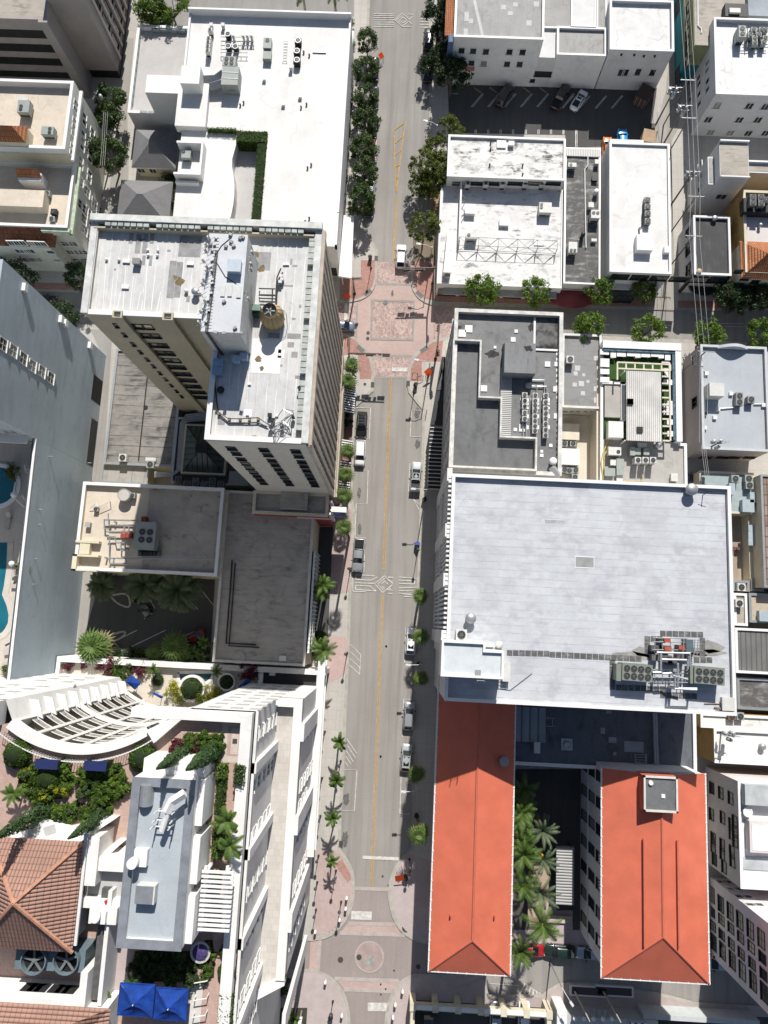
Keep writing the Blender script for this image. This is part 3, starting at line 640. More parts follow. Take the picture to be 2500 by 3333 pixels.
mb.quad((wx1,yS,zf),(wx1,wy1,zf),(wx1,wy1,zr),(wx1,yS,zr));mb.quad((wav[0][0],wy1,zf),(wx1,wy1,zf),(wx1,wy1,zr),(wav[0][0],wy1,zr));mb.B('well_wall',WHITE,ST)
mb=MB()
for a,b,hh in (((xN,yN),(xE,yN),hs+.95),((xN,yw),(xN,yN),hs+.1),((xE,yn),(xE,yN),hs+.1),((xE2,yS),(xE2,yn),hs),((xW,yS),(xE2,yS),hs)):
 d=.28;mb.box(min(a[0],b[0])-d,max(a[0],b[0])+d*.2,min(a[1],b[1])-d*.2,max(a[1],b[1])+d,hs-1,hh)
mb.B('parapet',WHITE,ST)
q=rect('B',-230,650,'B',188,735,hs+1);r1=rect('A',1330,712,'B',185,1010,hs+.6)
MB().box(xW2-.3,q1('B',178,900)[0],wy1+.02,yw+2.6,hs-1,hs+.65).B('upper_roof',WROOF,ST)
q=rect('A',1398,490,'A',1530,632,14.);MB().box(*q,hs-1,13.6).B('stair_block',WHITE,ST)
q=rect('A',1130,565,'A',1400,712,hs+.7);MB().box(q[0],q[1],q[2],q[3],3.,hs+.4).B('side_block',WHITE,ST)
q=rect('A',1362,1080,'A',1545,1345,hs+1.6);mb=MB();w_=.35
mb.box(q[0],q[1],q[3]-w_,q[3],hs-.5,hs+1.5);mb.box(q[0],q[1],q[2],q[2]+w_,hs-.5,hs+1.5);mb.box(q[1]-w_,q[1],q[2]+w_,q[3]-w_,hs-.5,hs+1.5);mb.box(q[0]+.1,q[1]-.6,q[2]-.9,q[2]-.5,hs-.5,hs+.5);mb.B('screen_wall',WHITE,ST)
hT=5.2;q=rect('A',1000,190,'A',1465,885,hT);x0=p('A',1005,700,hT)[0]
TE=bld('annex_building','low grey roofed annex with glass panels round its white parapet',(x0,xN-.05,q[2],q[3]),hT,WHITE,MROOF('annex_roof',(.47,.455,.445),(.38,.37,.36),.4,.5,.7,1,0),WHITE,.8,.4,cat='building')
mb=MB()
for k in range(9): mb.box(x0+2.6+k*1.6,x0+4.0+k*1.6,q[3]-.75,q[3]-.62,hT-.7,hT-.05)
for k in range(13): mb.box(x0+.42,x0+.5,q[2]+2+k*1.7,q[2]+3.5+k*1.7,hT-.7,hT-.02)
for k in range(4): mb.box(x0+2.2+k*1.5,x0+3.6+k*1.5,q[2]-.04,q[2]+.42,hT+.07,hT+.10)
mb.each('glass_panel',M('pale_glass',(.30,.36,.36),.15,.2,1,0,.5),TE)
q=rect('F',1205,120,'F',1308,602,4.2);a=p('F',1230,120,4.2);b=p('F',1308,125,4.2);c_=p('F',1290,605,4.2);d=p('F',1190,590,4.2)
cz=thing('entrance_canopy','long white canopy over the pavement at the store corner','canopy',(a[0],c_[1],0))
MB().Q([d,c_,b,a],3.8,4.25).B('canopy_roof',WHITE,cz);pb=MB()
for yy in (c_[1]+.8,(c_[1]+b[1])/2,b[1]-1): pb.cone(b[0]-.9-(b[1]-yy)*.06,yy,SW,3.8,.12,.12,8)
pb.B('column',WFR,cz)
mb=MB();q=rect('B',1255,235,'B',1290,1640,3.8);mb.box(q1('B',1240,800)[0],p('B',1283,240,3.8)[0],p('B',1200,1640,3.8)[1],p('B',1280,235,3.8)[1],3.4,3.8);mb.B('ledge',WHITE,ST)
for x,y in ((1070,420),(1090,490)): u,z=ony('F',x,y,yS);win(ST,'S',yS,u,z,1.5,1.5,'dm')
for k in range(8): win(ST,'E',xE,yN-4-k*4.6,2.2,3.2,2.2,'d3')
MB().box(xE2-6.5,xE2-.6,yS-.04,yS+.1,.3,3.2).B('shop_front',GLASS,ST)
q=rect('B',990,375,'B',1092,397,hs);MB().box(*q,hs-.45,hs-.25).B('roof_curb',STEEL,ST)
def house(lbl,r,z0,z1,wall):
 t=thing('hip_roof_house',lbl,'house',((r[0]+r[1])/2,(r[2]+r[3])/2,0));MB().box(r[0]+.5,r[1]-.5,r[2]+.5,r[3]-.5,0,z0).B('wall',wall,t)
 mb=MB();hip(mb,r,z0,z1);e=MB();mb.B('roof',MROOF('shingle_grey',(.20,.20,.205),(.12,.12,.12),.5,.5,.7,0,.35,.05,(.15,.15,.15),3,.8),t);e.box(r[0],r[1],r[2],r[3],z0-.18,z0-.01);e.B('fascia',WHITE,t);return t
h1=house('small house with dark grey hip roof half in shade',rect('A',1045,990,'A',1350,1298,3.6),3.4,5.6,CREAMW)
yy=WL(h1).y;r1=rect('A',1045,990,'A',1350,1298,3.6)
for x in (1090,1180): u,_=p('A',x,1300,2);win(h1,'S',r1[2]+.5,u,1.9,1.2,1.1,'wm')
house('small house with pale grey hip roof beside the big store',(r1[0]-1.6,r1[1]-.2,p('E',1000,180,3.6)[1],p('A',1100,1388,3.6)[1]),3.4,6.0,CREAMW)
HT=42.5;TX0=p('E',690,520,HT)[0];TY1=p('E',800,152,HT)[1];TX1=p('F',1010,800,HT)[0];TYS=p('J',600,325,HT)[1];TYW=p('E',1000,892,HT)[1];TXN=p('J',172,150,HT)[0]
TP=[(TX0,TYW),(TXN,TYW),(TXN,TYS),(TX1,TYS),(TX1,TY1),(TX0,TY1)]
TW=bld('tower_block','tall cream office tower with white roof and tan cooling tank',TP,HT,TANW,TROOF,WHITE,.55,.5,cat='tower')
mb=MB();mb.box(TX0-.3,TX1+.3,TY1-.5,TY1+.3,HT+.05,HT+.75);mb.box(TX1-.5,TX1+.3,TYS,TY1-.5,HT+.05,HT+.3);mb.box(TX0-.3,TX0+.5,TYW,TY1-.5,HT+.05,HT+.25);mb.B('cornice',M('weathered_cornice',(.58,.59,.57),.8,.25,1),TW)
mb=MB()
k=0
y=TYS+1.5
while y<TY1-1.5:
 if k%9!=8: mb.box(TX1-1.2,TX1-.52,y,y+.64,HT-.4,HT+.12)
 y+=.74;k+=1
x=TX0+1.5;k=0
while x<TX1-2:
 if k%8!=7: mb.box(x,x+.64,TY1-1.05,TY1-.52,HT-.4,HT+.6)
 x+=.76;k+=1
mb.each('parapet_panel',M('verdigris_panel',(.40,.43,.40),.6,.35,1.2),TW)
mb=MB();x=TX0
mb.box(TX0+.1,TX1-.6,TY1-1.25,TY1-1.06,HT-.6,HT+.3);mb.B('inner_parapet',TANW,TW)
mb=MB()
for k in range(17):
 y=TYS+.25+k*(TY1-TYS-.5)/16;mb.box(TX1,TX1+.4,y-.42,y+.42,8.5,HT-.6)
mb.box(TX1,TX1+.55,TYS,TY1,7.8,8.5);mb.box(TX1,TX1+.6,TYS,TY1,HT-1.4,HT-.55);mb.box(TX1-.05,TX1+.3,TYS,TYS+.8,0,HT-.5);mb.B('pilaster',M('limestone_pier',(.46,.40,.34),.85,.25,.8),TW)
zs=[ony('J',x,y,TYS)[1] for x,y in ((360,372),(400,412),(437,455),(470,490),(500,524),(532,556),(560,586),(588,615),(612,642))]
for col in (((360,372),(612,642)),((608,380),(812,649)),((855,388),(1005,655))):
 u=(ony('J',*col[0],TYS)[0]+ony('J',*col[1],TYS)[0])/2
 for z in zs: win(TW,'S',TYS-.03,u,z,1.0,1.3,'d')
zw=[ony('E',x,y,TYW)[1] for x,y in ((1065,975),(1125,1045),(1185,1118),(1235,1178),(1280,1235),(1330,1287),(1375,1340),(1415,1388),(1455,1435),(1495,1480),(1530,1520))]
for a in ((1065,975),(1145,980)):
 u=ony('E',*a,TYW)[0]
 for z in zw: win(TW,'S',TYW,u,z,1.0,1.15,'d')
u=ony('E',895,970,TYW)[0]
for z in zw: win(TW,'S',TYW,u,z,.28,1.,'d')
for k in range(16):
 y=TYS+.25+(k+.5)*(TY1-TYS-.5)/16
 for z in lin(zs[-1],zs[0],9): win(TW,'E',TX1,y,z,.85,1.7,'d')
for a,b in (((868,872),(938,930)),((1255,886),(1330,948))):
 q=rect('E',*a,'E',*b,HT+.3);mb=MB();x0,x1_=q[0],q[1];d=q[3]-q[2]
 mb.box(x0,x1_,TYW-d*.55,TYW+.02,0,HT-.8);mb.box(x0,x1_,TYW-d*.55,TYW-d*.42,HT-.8,HT+.35);mb.box(x0,x1_,TYW+d*.3,TYW+d*.45,HT-.8,HT+.35);mb.box(x0,x0+.2,TYW-d*.42,TYW+d*.3,HT-.8,HT+.35);mb.box(x1_-.2,x1_,TYW-d*.42,TYW+d*.3,HT-.8,HT+.35);mb.B('shaft',TANW,TW)
 MB().quad((x0+.2,TYW-d*.42,HT-.79),(x1_-.2,TYW-d*.42,HT-.79),(x1_-.2,TYW+d*.3,HT-.79),(x0+.2,TYW+d*.3,HT-.79)).B('flue',BLACK,TW)
MB().box(TXN+.01,TX1-.02,TYS-.03,TYS+.3,10,HT-.5).B('south_wall',MROOF('pale_tower_wall',(.60,.575,.52),(.42,.40,.35),.4,.5,.75,0,0,big=.15,st=.3),TW)
ZR=HT-.55
mb=MB()
for a in ((1000,255,1022,340),(1055,265,1078,415),(1110,265,1130,415),(1078,300,1110,318),(1160,262,1185,340),(1100,430,1118,505),(1155,430,1170,510),(1312,470,1335,760),(1365,480,1388,755),(1390,275,1545,445),(880,530,895,545),(1290,385,1315,402),(1440,740,1462,790)):
 q=rect('E',a[0],a[1],'E',a[2],a[3],ZR);mb.box(*q,ZR,ZR+.012)
for a in ((565,402,660,545),(768,655,838,672),(795,1030,897,1075),(798,1098,845,1140),(828,1172,872,1218),(855,1355,893,1382),(735,1270,757,1288),(950,622,970,650),(935,675,955,700),(885,810,903,835),(928,822,948,848),(645,1025,735,1068),(830,910,858,928),(818,455,832,500),(832,502,872,520)):
 q=rect('F',a[0],a[1],'F',a[2],a[3],ZR);mb.box(*q,ZR,ZR+.012)
for a in ((260,150,310,198),(525,275,555,300)):
 q=rect('J',a[0],a[1],'J',a[2],a[3],ZR);mb.box(*q,ZR,ZR+.012)
mb.each('roof_patch',M('grey_felt_patch',(.30,.30,.30),.85,.25,1.2),TW)
mb=MB()
for a in ((725,1155,768,1222),(530,1070,735,1345),(465,725,480,740)):
 q=rect('F',*a[:2],'F',*a[2:],ZR);mb.box(*q,ZR,ZR+.016)
q=rect('J',462,75,'J',520,135,ZR);mb.box(*q,ZR,ZR+.016);mb.each('white_patch',WHITE,TW)
mb=MB()
for T,x,y,r in (('E',1390,630,1.1),('E',1350,600,.6),('F',570,1235,.9),('F',600,1300,.6),('F',600,530,1.),('F',560,420,.8)):
 X,Y=p(T,x,y,ZR);mb.poly([(X+r*(.25+.4*random.random())*mc(i*.45),Y+r*(.25+.4*random.random())*ms(i*.45)) for i in range(14)],ZR+.02)
mb.each('rust_stain',M('rust_stain',(.20,.155,.08),.9,.4,2),TW)
mb=MB()
for k,x in enumerate((820,875,930,975,1030,1085,1140,1195,1240)):
 a,b=p('E',x,470+(k%3)*120,ZR),p('E',x-28,850,ZR);mb.ribbon([a,b][::-1],.09,ZR+.014)
mb.B('roof_seam',WHITE,TW)
HP=48.;q=rect('F',178,262,'F',478,1030,HP);q=(p('F',155,700,HP)[0],p('F',455,700,HP)[0],q[2],q[3])
PH=(q[0],q[1],q[2],q[3])
MB().box(*PH,HT-.6,HP).B('penthouse',MROOF('penthouse_wall',(.56,.56,.55),(.33,.33,.32),.7,.5,.7,0,0,big=.3,st=.4),TW)
MB().box(PH[0]-.02,PH[1]+.02,PH[2]-.02,PH[3]+.02,HP,HP+.08).B('penthouse_roof',MROOF('penthouse_roof',(.58,.60,.63),(.45,.46,.5),.5,.5,.7,0,0),TW)
hq=5.;W=rect('E',880,1150,'I',1370,522,hq);xw0=p('I',845,100,hq)[0];xw1=p('I',1355,300,hq)[0]
SG=bld('low_building','low seamed grey roof stained black, west of the tower',(xw0,xw1,W[2],W[3]),hq,CREAMW,SLATER,STEEL,.25,.3,cat='building')
MB().cone(*p('I',1120,60,hq)[:2],hq-.2,hq-.19,.4,.4,10).B('roof_drain',DARK,SG)
mb=MB();a,b=p('E',1133,1370,hq),p('I',1100,470,hq);mb.box(a[0]-.08,a[0]+.08,b[1],a[1],hq-.25,hq-.12);mb.B('ridge_strip',DARK,SG)
q=rect('I',788,530,'I',1190,655,4.4);bld('lean_to','stained grey lean-to roof between alley and cream rooftop',(q[0],p('I',1140,600,4.4)[0],q[2],W[2]-.05),4.4,CREAMW,MROOF('lean_to_roof',(.34,.325,.30),(.13,.13,.12),.7,.5,.68,1,2.1,.1,(.14,.14,.13),3),STEEL,.12,.2,cat='building')
hk=5.4;x2=p('J',545,600,hk)[0]
SK=bld('skylight_building','dark roofed low building with a pyramid glass skylight',(xw1+.05,x2+7,p('J',200,655,hk)[1],TYW-1.5),hk,CREAMW,MROOF('dark_felt',(.085,.09,.09),(.04,.04,.04),.6,.45,.65,0,0),STEEL,.2,.25,cat='building')
a=rect('I',1440,200,'J',300,570,6.4);mx,my=p('J',130,370,8.6)
mb=MB();hp=8.4;cs=[(a[0],a[2]),(a[1],a[2]),(a[1],a[3]),(a[0],a[3])]
MB().box(a[0]-.3,a[1]+.3,a[2]-.3,a[3]+.3,hk-.2,6.3).B('skylight_curb',CREAMW,SK)
for i in range(4): mb.tri((*cs[i],6.32),(*cs[(i+1)%4],6.32),(mx,my,hp))
mb.B('skylight',M('skylight_glass',(.06,.085,.085),.25,.25,.6,0,.5),SK)
bb=MB()
for i in range(4):
 A,B=cs[i],cs[(i+1)%4]
 for k in range(9):
  f=k/8;P0=(A[0]+(B[0]-A[0])*f,A[1]+(B[1]-A[1])*f,6.36);g=min(1,2*min(f,1-f)) if k not in (0,8) else 1
  cxx=(A[0]+B[0])/2;cyy=(A[1]+B[1])/2;P1=(P0[0]+(mx-cxx)*g,P0[1]+(my-cyy)*g,6.36+(hp-6.3)*g) if k not in (0,8) else (mx,my,hp+.05)
  bb.U([P0,P1],.06,4)
bb.B('glazing_bar',DARK,SK);MB().K(mx,my,hp-.3,1.9,1.6,.4).B('skylight_cap',DARK,SK)
hc=11.;cx0=p('I',615,900,hc)[0];cy1=p('I',1200,662,hc)[1];cy0=p('I',1100,1335,hc)[1];cx1=p('J',280,1000,hc)[0]
CR=bld('cream_rooftop_building','cream building with patched flat roof full of pipework',(cx0,cx1,cy0,cy1),hc,CREAMW,PATCHR,WHITE,.75,.4,cat='building')
q=rect('I',578,1195,'I',755,1330,hc);mb=MB();mb.box(q[0]-.1,q[1],q[3]-.3,q[3],hc-.7,hc+.5);mb.box(q[0]-.1,q[1],q[2],q[2]+.25,hc-.7,hc+.5);mb.box(q[0]-.1,q[0]+.6,q[2],q[3],hc-3,hc+.5);mb.B('stair_hood',CREAMW,CR)
q=rect('I',600,1085,'I',760,1200,hc);mb=MB();mb.box(cx0-.05,q[1],q[3]-.4,q[3]-.05,hc-.7,hc+.35);mb.box(q[1]-3,q[1]-1.4,q[2],q[3]-.4,hc-.7,hc+.25);mb.B('roof_upstand',CREAMW,CR)
q=rect('I',660,660,'I',1090,1310,hc-.7);MB().quad((q[0],q[2],hc-.742),(q[1],q[2],hc-.742),(q[1],q[3],hc-.742),(q[0],q[3],hc-.742)).B('roof_coating',CROOF,CR)
hg=9.2;gx0=p('J',250,1300,hg)[0];gx1=p('J',975,1300,hg)[0];gy1=p('J',600,690,hg)[1];gy0=p('N',600,500,hg)[1]
GR=bld('garage_building','long stained concrete roof beside the street palms',(cx1+.05,gx1,gy0,cy1-.02),hg,CREAMW,CONR,M('pale_coping',(.55,.53,.49),.8,.15,1),.35,.3,cat='building')
mb=MB();fr=MB();xg=p('J',1035,1300,6)[0]
mb.box(gx1+.02,gx1+.25,gy0+2,cy1-9,1.,hg-.5);mb.B('glazing',GLASS,GR)
n=24
for k in range(n+1):
 y=gy0+2+(cy1-11-gy0)*k/n;fr.box(gx1+.26,gx1+.5,y-.07,y+.07,0.2,hg-.4)
for z in (3.0,5.6,hg-.6): fr.box(gx1+.26,gx1+.55,gy0+2,cy1-9,z-.12,z+.12)
fr.B('facade_grid',WFR,GR)
q=rect('N',735,435,'N',785,480,hg);MB().box(*q,hg-.35,hg+.25).B('roof_hatch',ACW,GR);mb=MB();X,Y=p('N',418,450,hg);mb.cone(X,Y,hg-.35,hg-.2,1.0,1.0,20);mb.B('round_cover',CONR,GR)
mb=MB();L=[p('J',368,1240,hg)+(hg-.15,),p('J',350,1500,hg)+(hg-.15,),p('N',320,340,hg)+(hg-.15,),p('N',552,352,hg)+(hg-.15,)];mb.U(L,.12,5);L=[(x+.5,y-.4,z) for x,y,z in L];mb.U(L,.1,5);mb.B('roof_pipe',DARK,GR)
hw=11.2;q=rect('J',540,672,'J',1105,905,hw)
LW=bld('low_wing','low concrete wing at the tower foot with red street side',(q[0],q[1],q[2],TYS-.03),hw,M('red_wall',(.36,.07,.06),.8,.2,.8),CONR,CREAMW,.45,.4,cat='building')
q2=rect('J',745,680,'J',945,848,hw+1);MB().box(*q2,hw-.5,hw+.7).B('plant_platform',CONR,LW)
mb=MB()
for k in range(6): mb.box(q[1],q[1]+.5,q[2]+.4+k*1.9,q[2]+.75+k*1.9,3,hw-.4)
mb.box(q[1]-5,q[1]+.3,q[2]-.12,q[2],hw-2.3,hw-1.8);mb.B('white_fin',WHITE,LW)
sx=q[1]+.1;sy=p('J',1140,870,8)[1]
SI=thing('blade_sign','white framed blue blade sign standing out from the red wall','sign',(sx,sy,6))
MB().box(sx+.5,sx+2.6,sy-.35,sy+.35,6.,11.).B('sign_box',M('sign_blue',(.03,.05,.16),.4,.2,1),SI);mb=MB()
mb.box(sx+.4,sx+2.7,sy-.42,sy+.42,11.,11.15);mb.box(sx+2.6,sx+2.75,sy-.42,sy+.42,6,11);mb.box(sx+.4,sx+2.7,sy-.42,sy+.42,5.85,6);mb.box(sx,sx+.5,sy-.1,sy+.1,10,10.3);mb.box(sx,sx+.5,sy-.1,sy+.1,6.6,6.9);mb.B('sign_frame',WFR,SI)
mb=MB()
for k in range(4): mb.K(sx+1.2,sy-.36,6.5+k*1.0,.9,.05,.55)
mb.each('sign_lettering',M('letter_blue',(.16,.26,.62),.5,.1,1),SI)
mb=MB();mb.box(TX1+.05,TX1+.75,TYS+.3,TY1-8,SW,6.8);mb.B('arcade',TANW,TW)
AW=MRIB('awning_stripe',(.78,.78,.78),1,.42,.05,.05,.8)
s_=NT('awning_stripes');v=s_.math('FRACT',s_.math('DIVIDE',s_.math('ADD',s_.comp(1),1000.),.42));AW=s_.done(s_.mix(s_.math('LESS_THAN',v,.5),(.75,.75,.75),(.02,.022,.03)),.8)
for T,a,b,lb in (('F',1210,1330,'first'),('F',1345,1478,'second'),('J',-60,105,'third'),('J',312,415,'fourth'),('J',470,580,'fifth'),('J',622,735,'last')):
 X,ya=p(T,1190,a,3.4);_,yb=p(T,1190,b,3.4);xa=TX1+.75;xb=xa+1.75
 o=MB().quad((xa,yb,3.9),(xb,yb,3.0),(xb,ya,3.0),(xa,ya,3.9)).quad((xb,yb,3.0),(xb,yb,2.7),(xb,ya,2.7),(xb,ya,3.0)).B('striped_awning',AW)
 tag(o,f'black and white striped shop awning, {lb} along the tower from the crossing' if lb not in('last',) else 'black and white striped shop awning nearest the red wing','awning','striped awnings along the tower')
bx=p('I',745,330)[0];by1=p('E',792,1205)[1];by0=p('M',590,405)[1]
BL=thing('blue_grey_building','tall blue-grey stucco block with a lower windowless wing','building',(bx-20,by1-15,0))
yb=onx('I',345,335,bx)[0];hpod=onx('I',270,430,bx)[1]
hpod=20.;HB=34.
MB().Q([(bx-45,yb),(bx,yb),(bx,by1),(bx-45,by1)],0,HB,top=True).B('tower_wall',BLUEW,BL)
xa=p('M',590,440)[0]
MB().Q([(xa-.6,by0-12),(xa,by0-12),(bx,yb-.02),(bx-.6,yb-.02)],0,hpod,top=False).B('podium_wall',BLUEW,BL)
mb=MB();mb.Q([(xa-.3,by0-12),(xa+.05,by0-12),(bx+.05,yb-.02),(bx-.3,yb-.02)],hpod,hpod+.15);mb.B('coping',WHITE,BL)
for x,y in ((20,1115),(100,1165),(178,1225),(248,1282),(322,1325),(390,1375)):
 u,z=onx('E',x,y,bx);win(BL,'E',bx,u,z,1.5,1.7,'wmx')
mb=MB()
for x,y in ((180,680),(462,925),(495,955),(686,1125)):
 u,z=onx('E',x,y,bx);mb.box(bx,bx+.5,u-.55,u+.55,z-.35,z+.45)
mb.each('scupper',WHITE,BL)
u,z=onx('E',750,1470,bx);MB().box(bx-.3,bx+.02,u-2.2,u+2.2,max(.3,z-2),z+2).B('vent_opening',BLACK,BL)
u,z=onx('I',725,340,bx);MB().box(bx-.3,bx+.02,u-4.,u+4.,.4,3.).B('garage_opening',DARK,BL)
mb=MB()
for x,y in ((375,440),(295,850),(285,965),(255,1230),(235,1425),(675,490),(615,1160)):
 u,z=onx('I',x,y,bx);mb.U([(bx,u,z),(bx+.7,u,z+.1)],.09,5)
for x,y in ((208,125),(180,375),(155,578),(545,305)):
 u,z=onx('M',x,y,bx-.5);mb.U([(bx-.5,u,z),(bx+.5,u,z+.1)],.09,5)
mb.B('spout',STEEL,BL)
for x,y in ((20,265),(75,248),(150,283),(225,322)):
 u,z=ony('I',x,y,yb);win(BL,'S',yb,u,z,2.0,1.2,'wm')
MB().box(bx-45,bx-.4,yb-1.2,yb-.02,HB-12.5,HB-12.2).B('balcony_slab',WHITE,BL)
zp=17.
DECK=MGROUND('pool_deck_paving',(.55,.50,.44),(.44,.40,.36),.3,.8,(.42,.39,.35))
PD=thing('pool_terrace','paved roof terrace round a curved blue swimming pool','terrace',(bx-22,yb-25,0))
MB().Q([(bx-45,by0-12),(xa-.62,by0-12),(bx-.62,yb-.04),(bx-45,yb-.04)],zp-16.5,zp).B('deck',DECK,PD)
pool=[p('I',q[0],q[1],zp) for q in ((-300,1105),(82,1105),(75,1300),(55,1440),(40,1500))]+[p('M',q[0],q[1],zp) for q in ((75,40),(92,120),(85,190),(60,240),(30,275),(-20,300),(-300,310))]
PO=MB().poly(pool if area(pool)>0 else pool[::-1],zp+.03).B('pool_water',M('pool_water',(.015,.125,.175),.06,.2,.3,0,.5),PD)
mb=MB();mb.ribbon(pool[1:-1],.9,zp+.06);mb.B('pool_coping',M('pool_coping',(.5,.47,.42),.8,.1,1),PD);mb=MB();L=[(x+1.6*(1 if i<6 else .8),y-(.0 if i<6 else 1.)) for i,(x,y) in enumerate(pool[1:-1])];mb.ribbon(L,.22,zp+.05);mb.B('dark_border',M('border_tile_navy',(.03,.04,.07),.5,.1,1),PD)
spa=p('I',-10,670,zp);MB().cone(spa[0],spa[1],zp,zp+.3,3.4,3.4,28).B('spa_rim',WHITE,PD);MB().cone(spa[0],spa[1],zp+.2,zp+.31,2.8,2.8,28).B('spa_water',MATS['pool_water'],PD)
mb=MB()
for a,b in (((190,505),(200,560)),((120,640),(95,760)),((170,740),(235,830)),((110,760),(215,850))):
 A,B=p('I',*a,zp+1),p('I',*b,zp+1);mb.U([(*A,zp+1),(*B,zp+1)],.12,5)
 for f in (0,.5,1): mb.U([(A[0]+(B[0]-A[0])*f,A[1]+(B[1]-A[1])*f,zp),(A[0]+(B[0]-A[0])*f,A[1]+(B[1]-A[1])*f,zp+1)],.05,4)
mb.B('railing',WHITE,PD)
for T,x,y,d in (('I',160,1355,.0),('I',155,1440,0),('M',100,400,.3),('M',85,500,.3),('I',70,940,1.5)):
 def lounger():
  t=thing('sun_lounger','','sun lounger');MB().box(-.95,.45,-.3,.3,.28,.36).B('seat',M('lounger_grey',(.42,.40,.37),.8,.1,2),t);b_=MB();b_.quad((.45,-.3,.34),(1.05,-.3,.72),(1.05,.3,.72),(.45,.3,.34));b_.quad((.45,.3,.28),(1.05,.3,.66),(1.05,-.3,.66),(.45,-.3,.28));b_.B('backrest',MATS['lounger_grey'],t)
  for sx in (-.85,.4):
   for sy in (-.26,.26): MB().box(sx-.03,sx+.03,sy-.03,sy+.03,0,.28).B('leg',DARK,t)
  return t
 lab={('I',1355):'grey sun lounger beside the pool, upper one of the pair by the parapet',('I',1440):'grey sun lounger beside the pool, lower one of the pair by the parapet',('M',400):'tilted grey sun lounger south of the pool, nearer the water',('M',500):'tilted grey sun lounger south of the pool, nearer the potted plant',('I',940):'lone grey sun lounger on the tiled deck above the pool'}[(T,y)]
 X,Y=p(T,x,y,zp);use('lounger',lounger,(X,Y,zp),d,lab,'sun lounger','sun loungers on the pool terrace',1.2)
for T,x,y,lb in (('I',90,1268,'round white parasol base lamp beside the pool'),('I',105,735,'white globe lamp at the spa railing')):
 X,Y=p(T,x,y,zp+2.4);t=thing('globe_lamp',lb,'lamp',(X,Y,zp));MB().cone(X,Y,zp,zp+2.2,.05,.05,6).B('post',WFR,t);MB().dome(X,Y,zp+2.4,.42,n=14,full=True).B('globe',WHITE,t)
HWH=MROOF('hotel_white',(.73,.72,.70),(.58,.57,.55),.35,.55,.8,0,0,big=.15,st=.3)
HE=26.;HTR=25.;HWT=42.;HG=40.8
hx=p('N',525,918,HWT)[0];hx2=p('N',915,752,HE)[0];hy=p('N',915,752,HE)[1];hyw=p('N',520,912,HWT)[1]
HX=(hx+p('N',720,765,HTR)[0])/2
HO=thing('hotel_building','white high-rise hotel with roof garden and curved balcony front','hotel',(HX-20,hy-25,0))
HY=(hy+hyw)/2
TER=MBRICK('terrace_pavers',(.50,.47,.43),(.56,.53,.49),(.44,.41,.38),1,.8,.8,0,.35)
yS=p('R',790,1330,HE)[1];yS0=p('R',595,1415,HTR)[1]
sb=[(HX,yS0),(hx2,yS),(hx2,HY),(HX,HY)]
MB().Q(sb,0,HTR-.02,top=False).B('street_wall',HWH,HO)
MB().poly(sb,HTR).B('terrace',TER,HO)
mb=MB();mb.box(hx2-1.1,hx2,yS,HY,HTR-.5,HE);mb.box(HX,hx2-1.1,HY-1.,HY,HTR-.5,HE+.2);mb.Q([(HX,yS0-.6),(hx2,yS-.6),(hx2,yS+.5),(HX,yS0+.5)],HTR-.5,HE-.2);mb.B('terrace_parapet',HWH,HO)
mb=MB()
for k in range(5):
 y=HY-3-k*11.3;mb.box(hx2,hx2+.45,y-2.2,y,4,HE+.1)
for z in (5.2,8.6): mb.box(hx2,hx2+1.1,yS+9,HY+4,z-.25,z+.25)
mb.B('street_pilaster',HWH,HO)
for k in range(7):
 yy=HY-4.2-k*6.3
 if yy<yS+3: break
 for z in (22.7,19.4,16.1,12.8,9.6):
  win(HO,'E',hx2,yy-.8,z,1.5,1.7,'wm')
 if k%2:
  for z in (22.7,19.4,16.1): win(HO,'E',hx2,yy-3.4,z,1.3,1.7,'wm')
yEnd=yS-26
mb=MB();mb.box(HX-1.2,HX,yEnd,HY,HG-1,HWT);mb.box(HX-13,HX-1.2,HY-1.,HY,HG-1,HWT+.02);mb.box(HX,HX+.3,yEnd,HY,HWT-2.2,HWT-1.9)
for k in range(7):
 y=HY-5.2-k*8.8;mb.box(HX,HX+.5,y-1.3,y-.2,HTR,HWT-1.9)
mb.B('tower_parapet',HWH,HO)
for k in range(9):
 yy=HY-2.6-k*5.6
 for j,z in enumerate((39.,35.8,32.6,29.4,26.7)):
  win(HO,'E',HX,yy,z,1.35,1.7,'wm')
GARD=MBRICK('garden_brick',(.43,.295,.245),(.49,.36,.31),(.36,.26,.22),1,.45,.22,.785,.25)
c0=p('M',620,1150,HG);R_=p('M',1128,1012,HWT);L_=p('M',52,962,HWT)
def arc(n=25,ex=0.):
 ax,ay=L_;bx_,by_=c0;cx_,cy_=R_;d=2*(ax*(by_-cy_)+bx_*(cy_-ay)+cx_*(ay-by_))
 ux=((ax*ax+ay*ay)*(by_-cy_)+(bx_*bx_+by_*by_)*(cy_-ay)+(cx_*cx_+cy_*cy_)*(ay-by_))/d;uy=((ax*ax+ay*ay)*(cx_-bx_)+(bx_*bx_+by_*by_)*(ax-cx_)+(cx_*cx_+cy_*cy_)*(bx_-ax))/d
 r=math.hypot(ax-ux,ay-uy);a0=math.atan2(ay-uy,ax-ux);a1=math.atan2(cy_-uy,cx_-ux)
 a0=a0 if a0<0 else a0-2*PI_2;a1=a1 if a1<0 else a1-2*PI_2
 return [(ux+(r+ex)*mc(a),uy+(r+ex)*ms(a)) for a in lin(a0,a1,n)]
A0=arc()
gar=[(HX-1.2,yEnd),(HX-1.2,HY-.9),(-21.7,HY-.9),(R_[0]+1,R_[1])]+A0[::-1]+[(A0[0][0]-1.2,A0[0][1]-.3),(A0[0][0]-30,A0[0][1]-.3),(A0[0][0]-30,yEnd)]
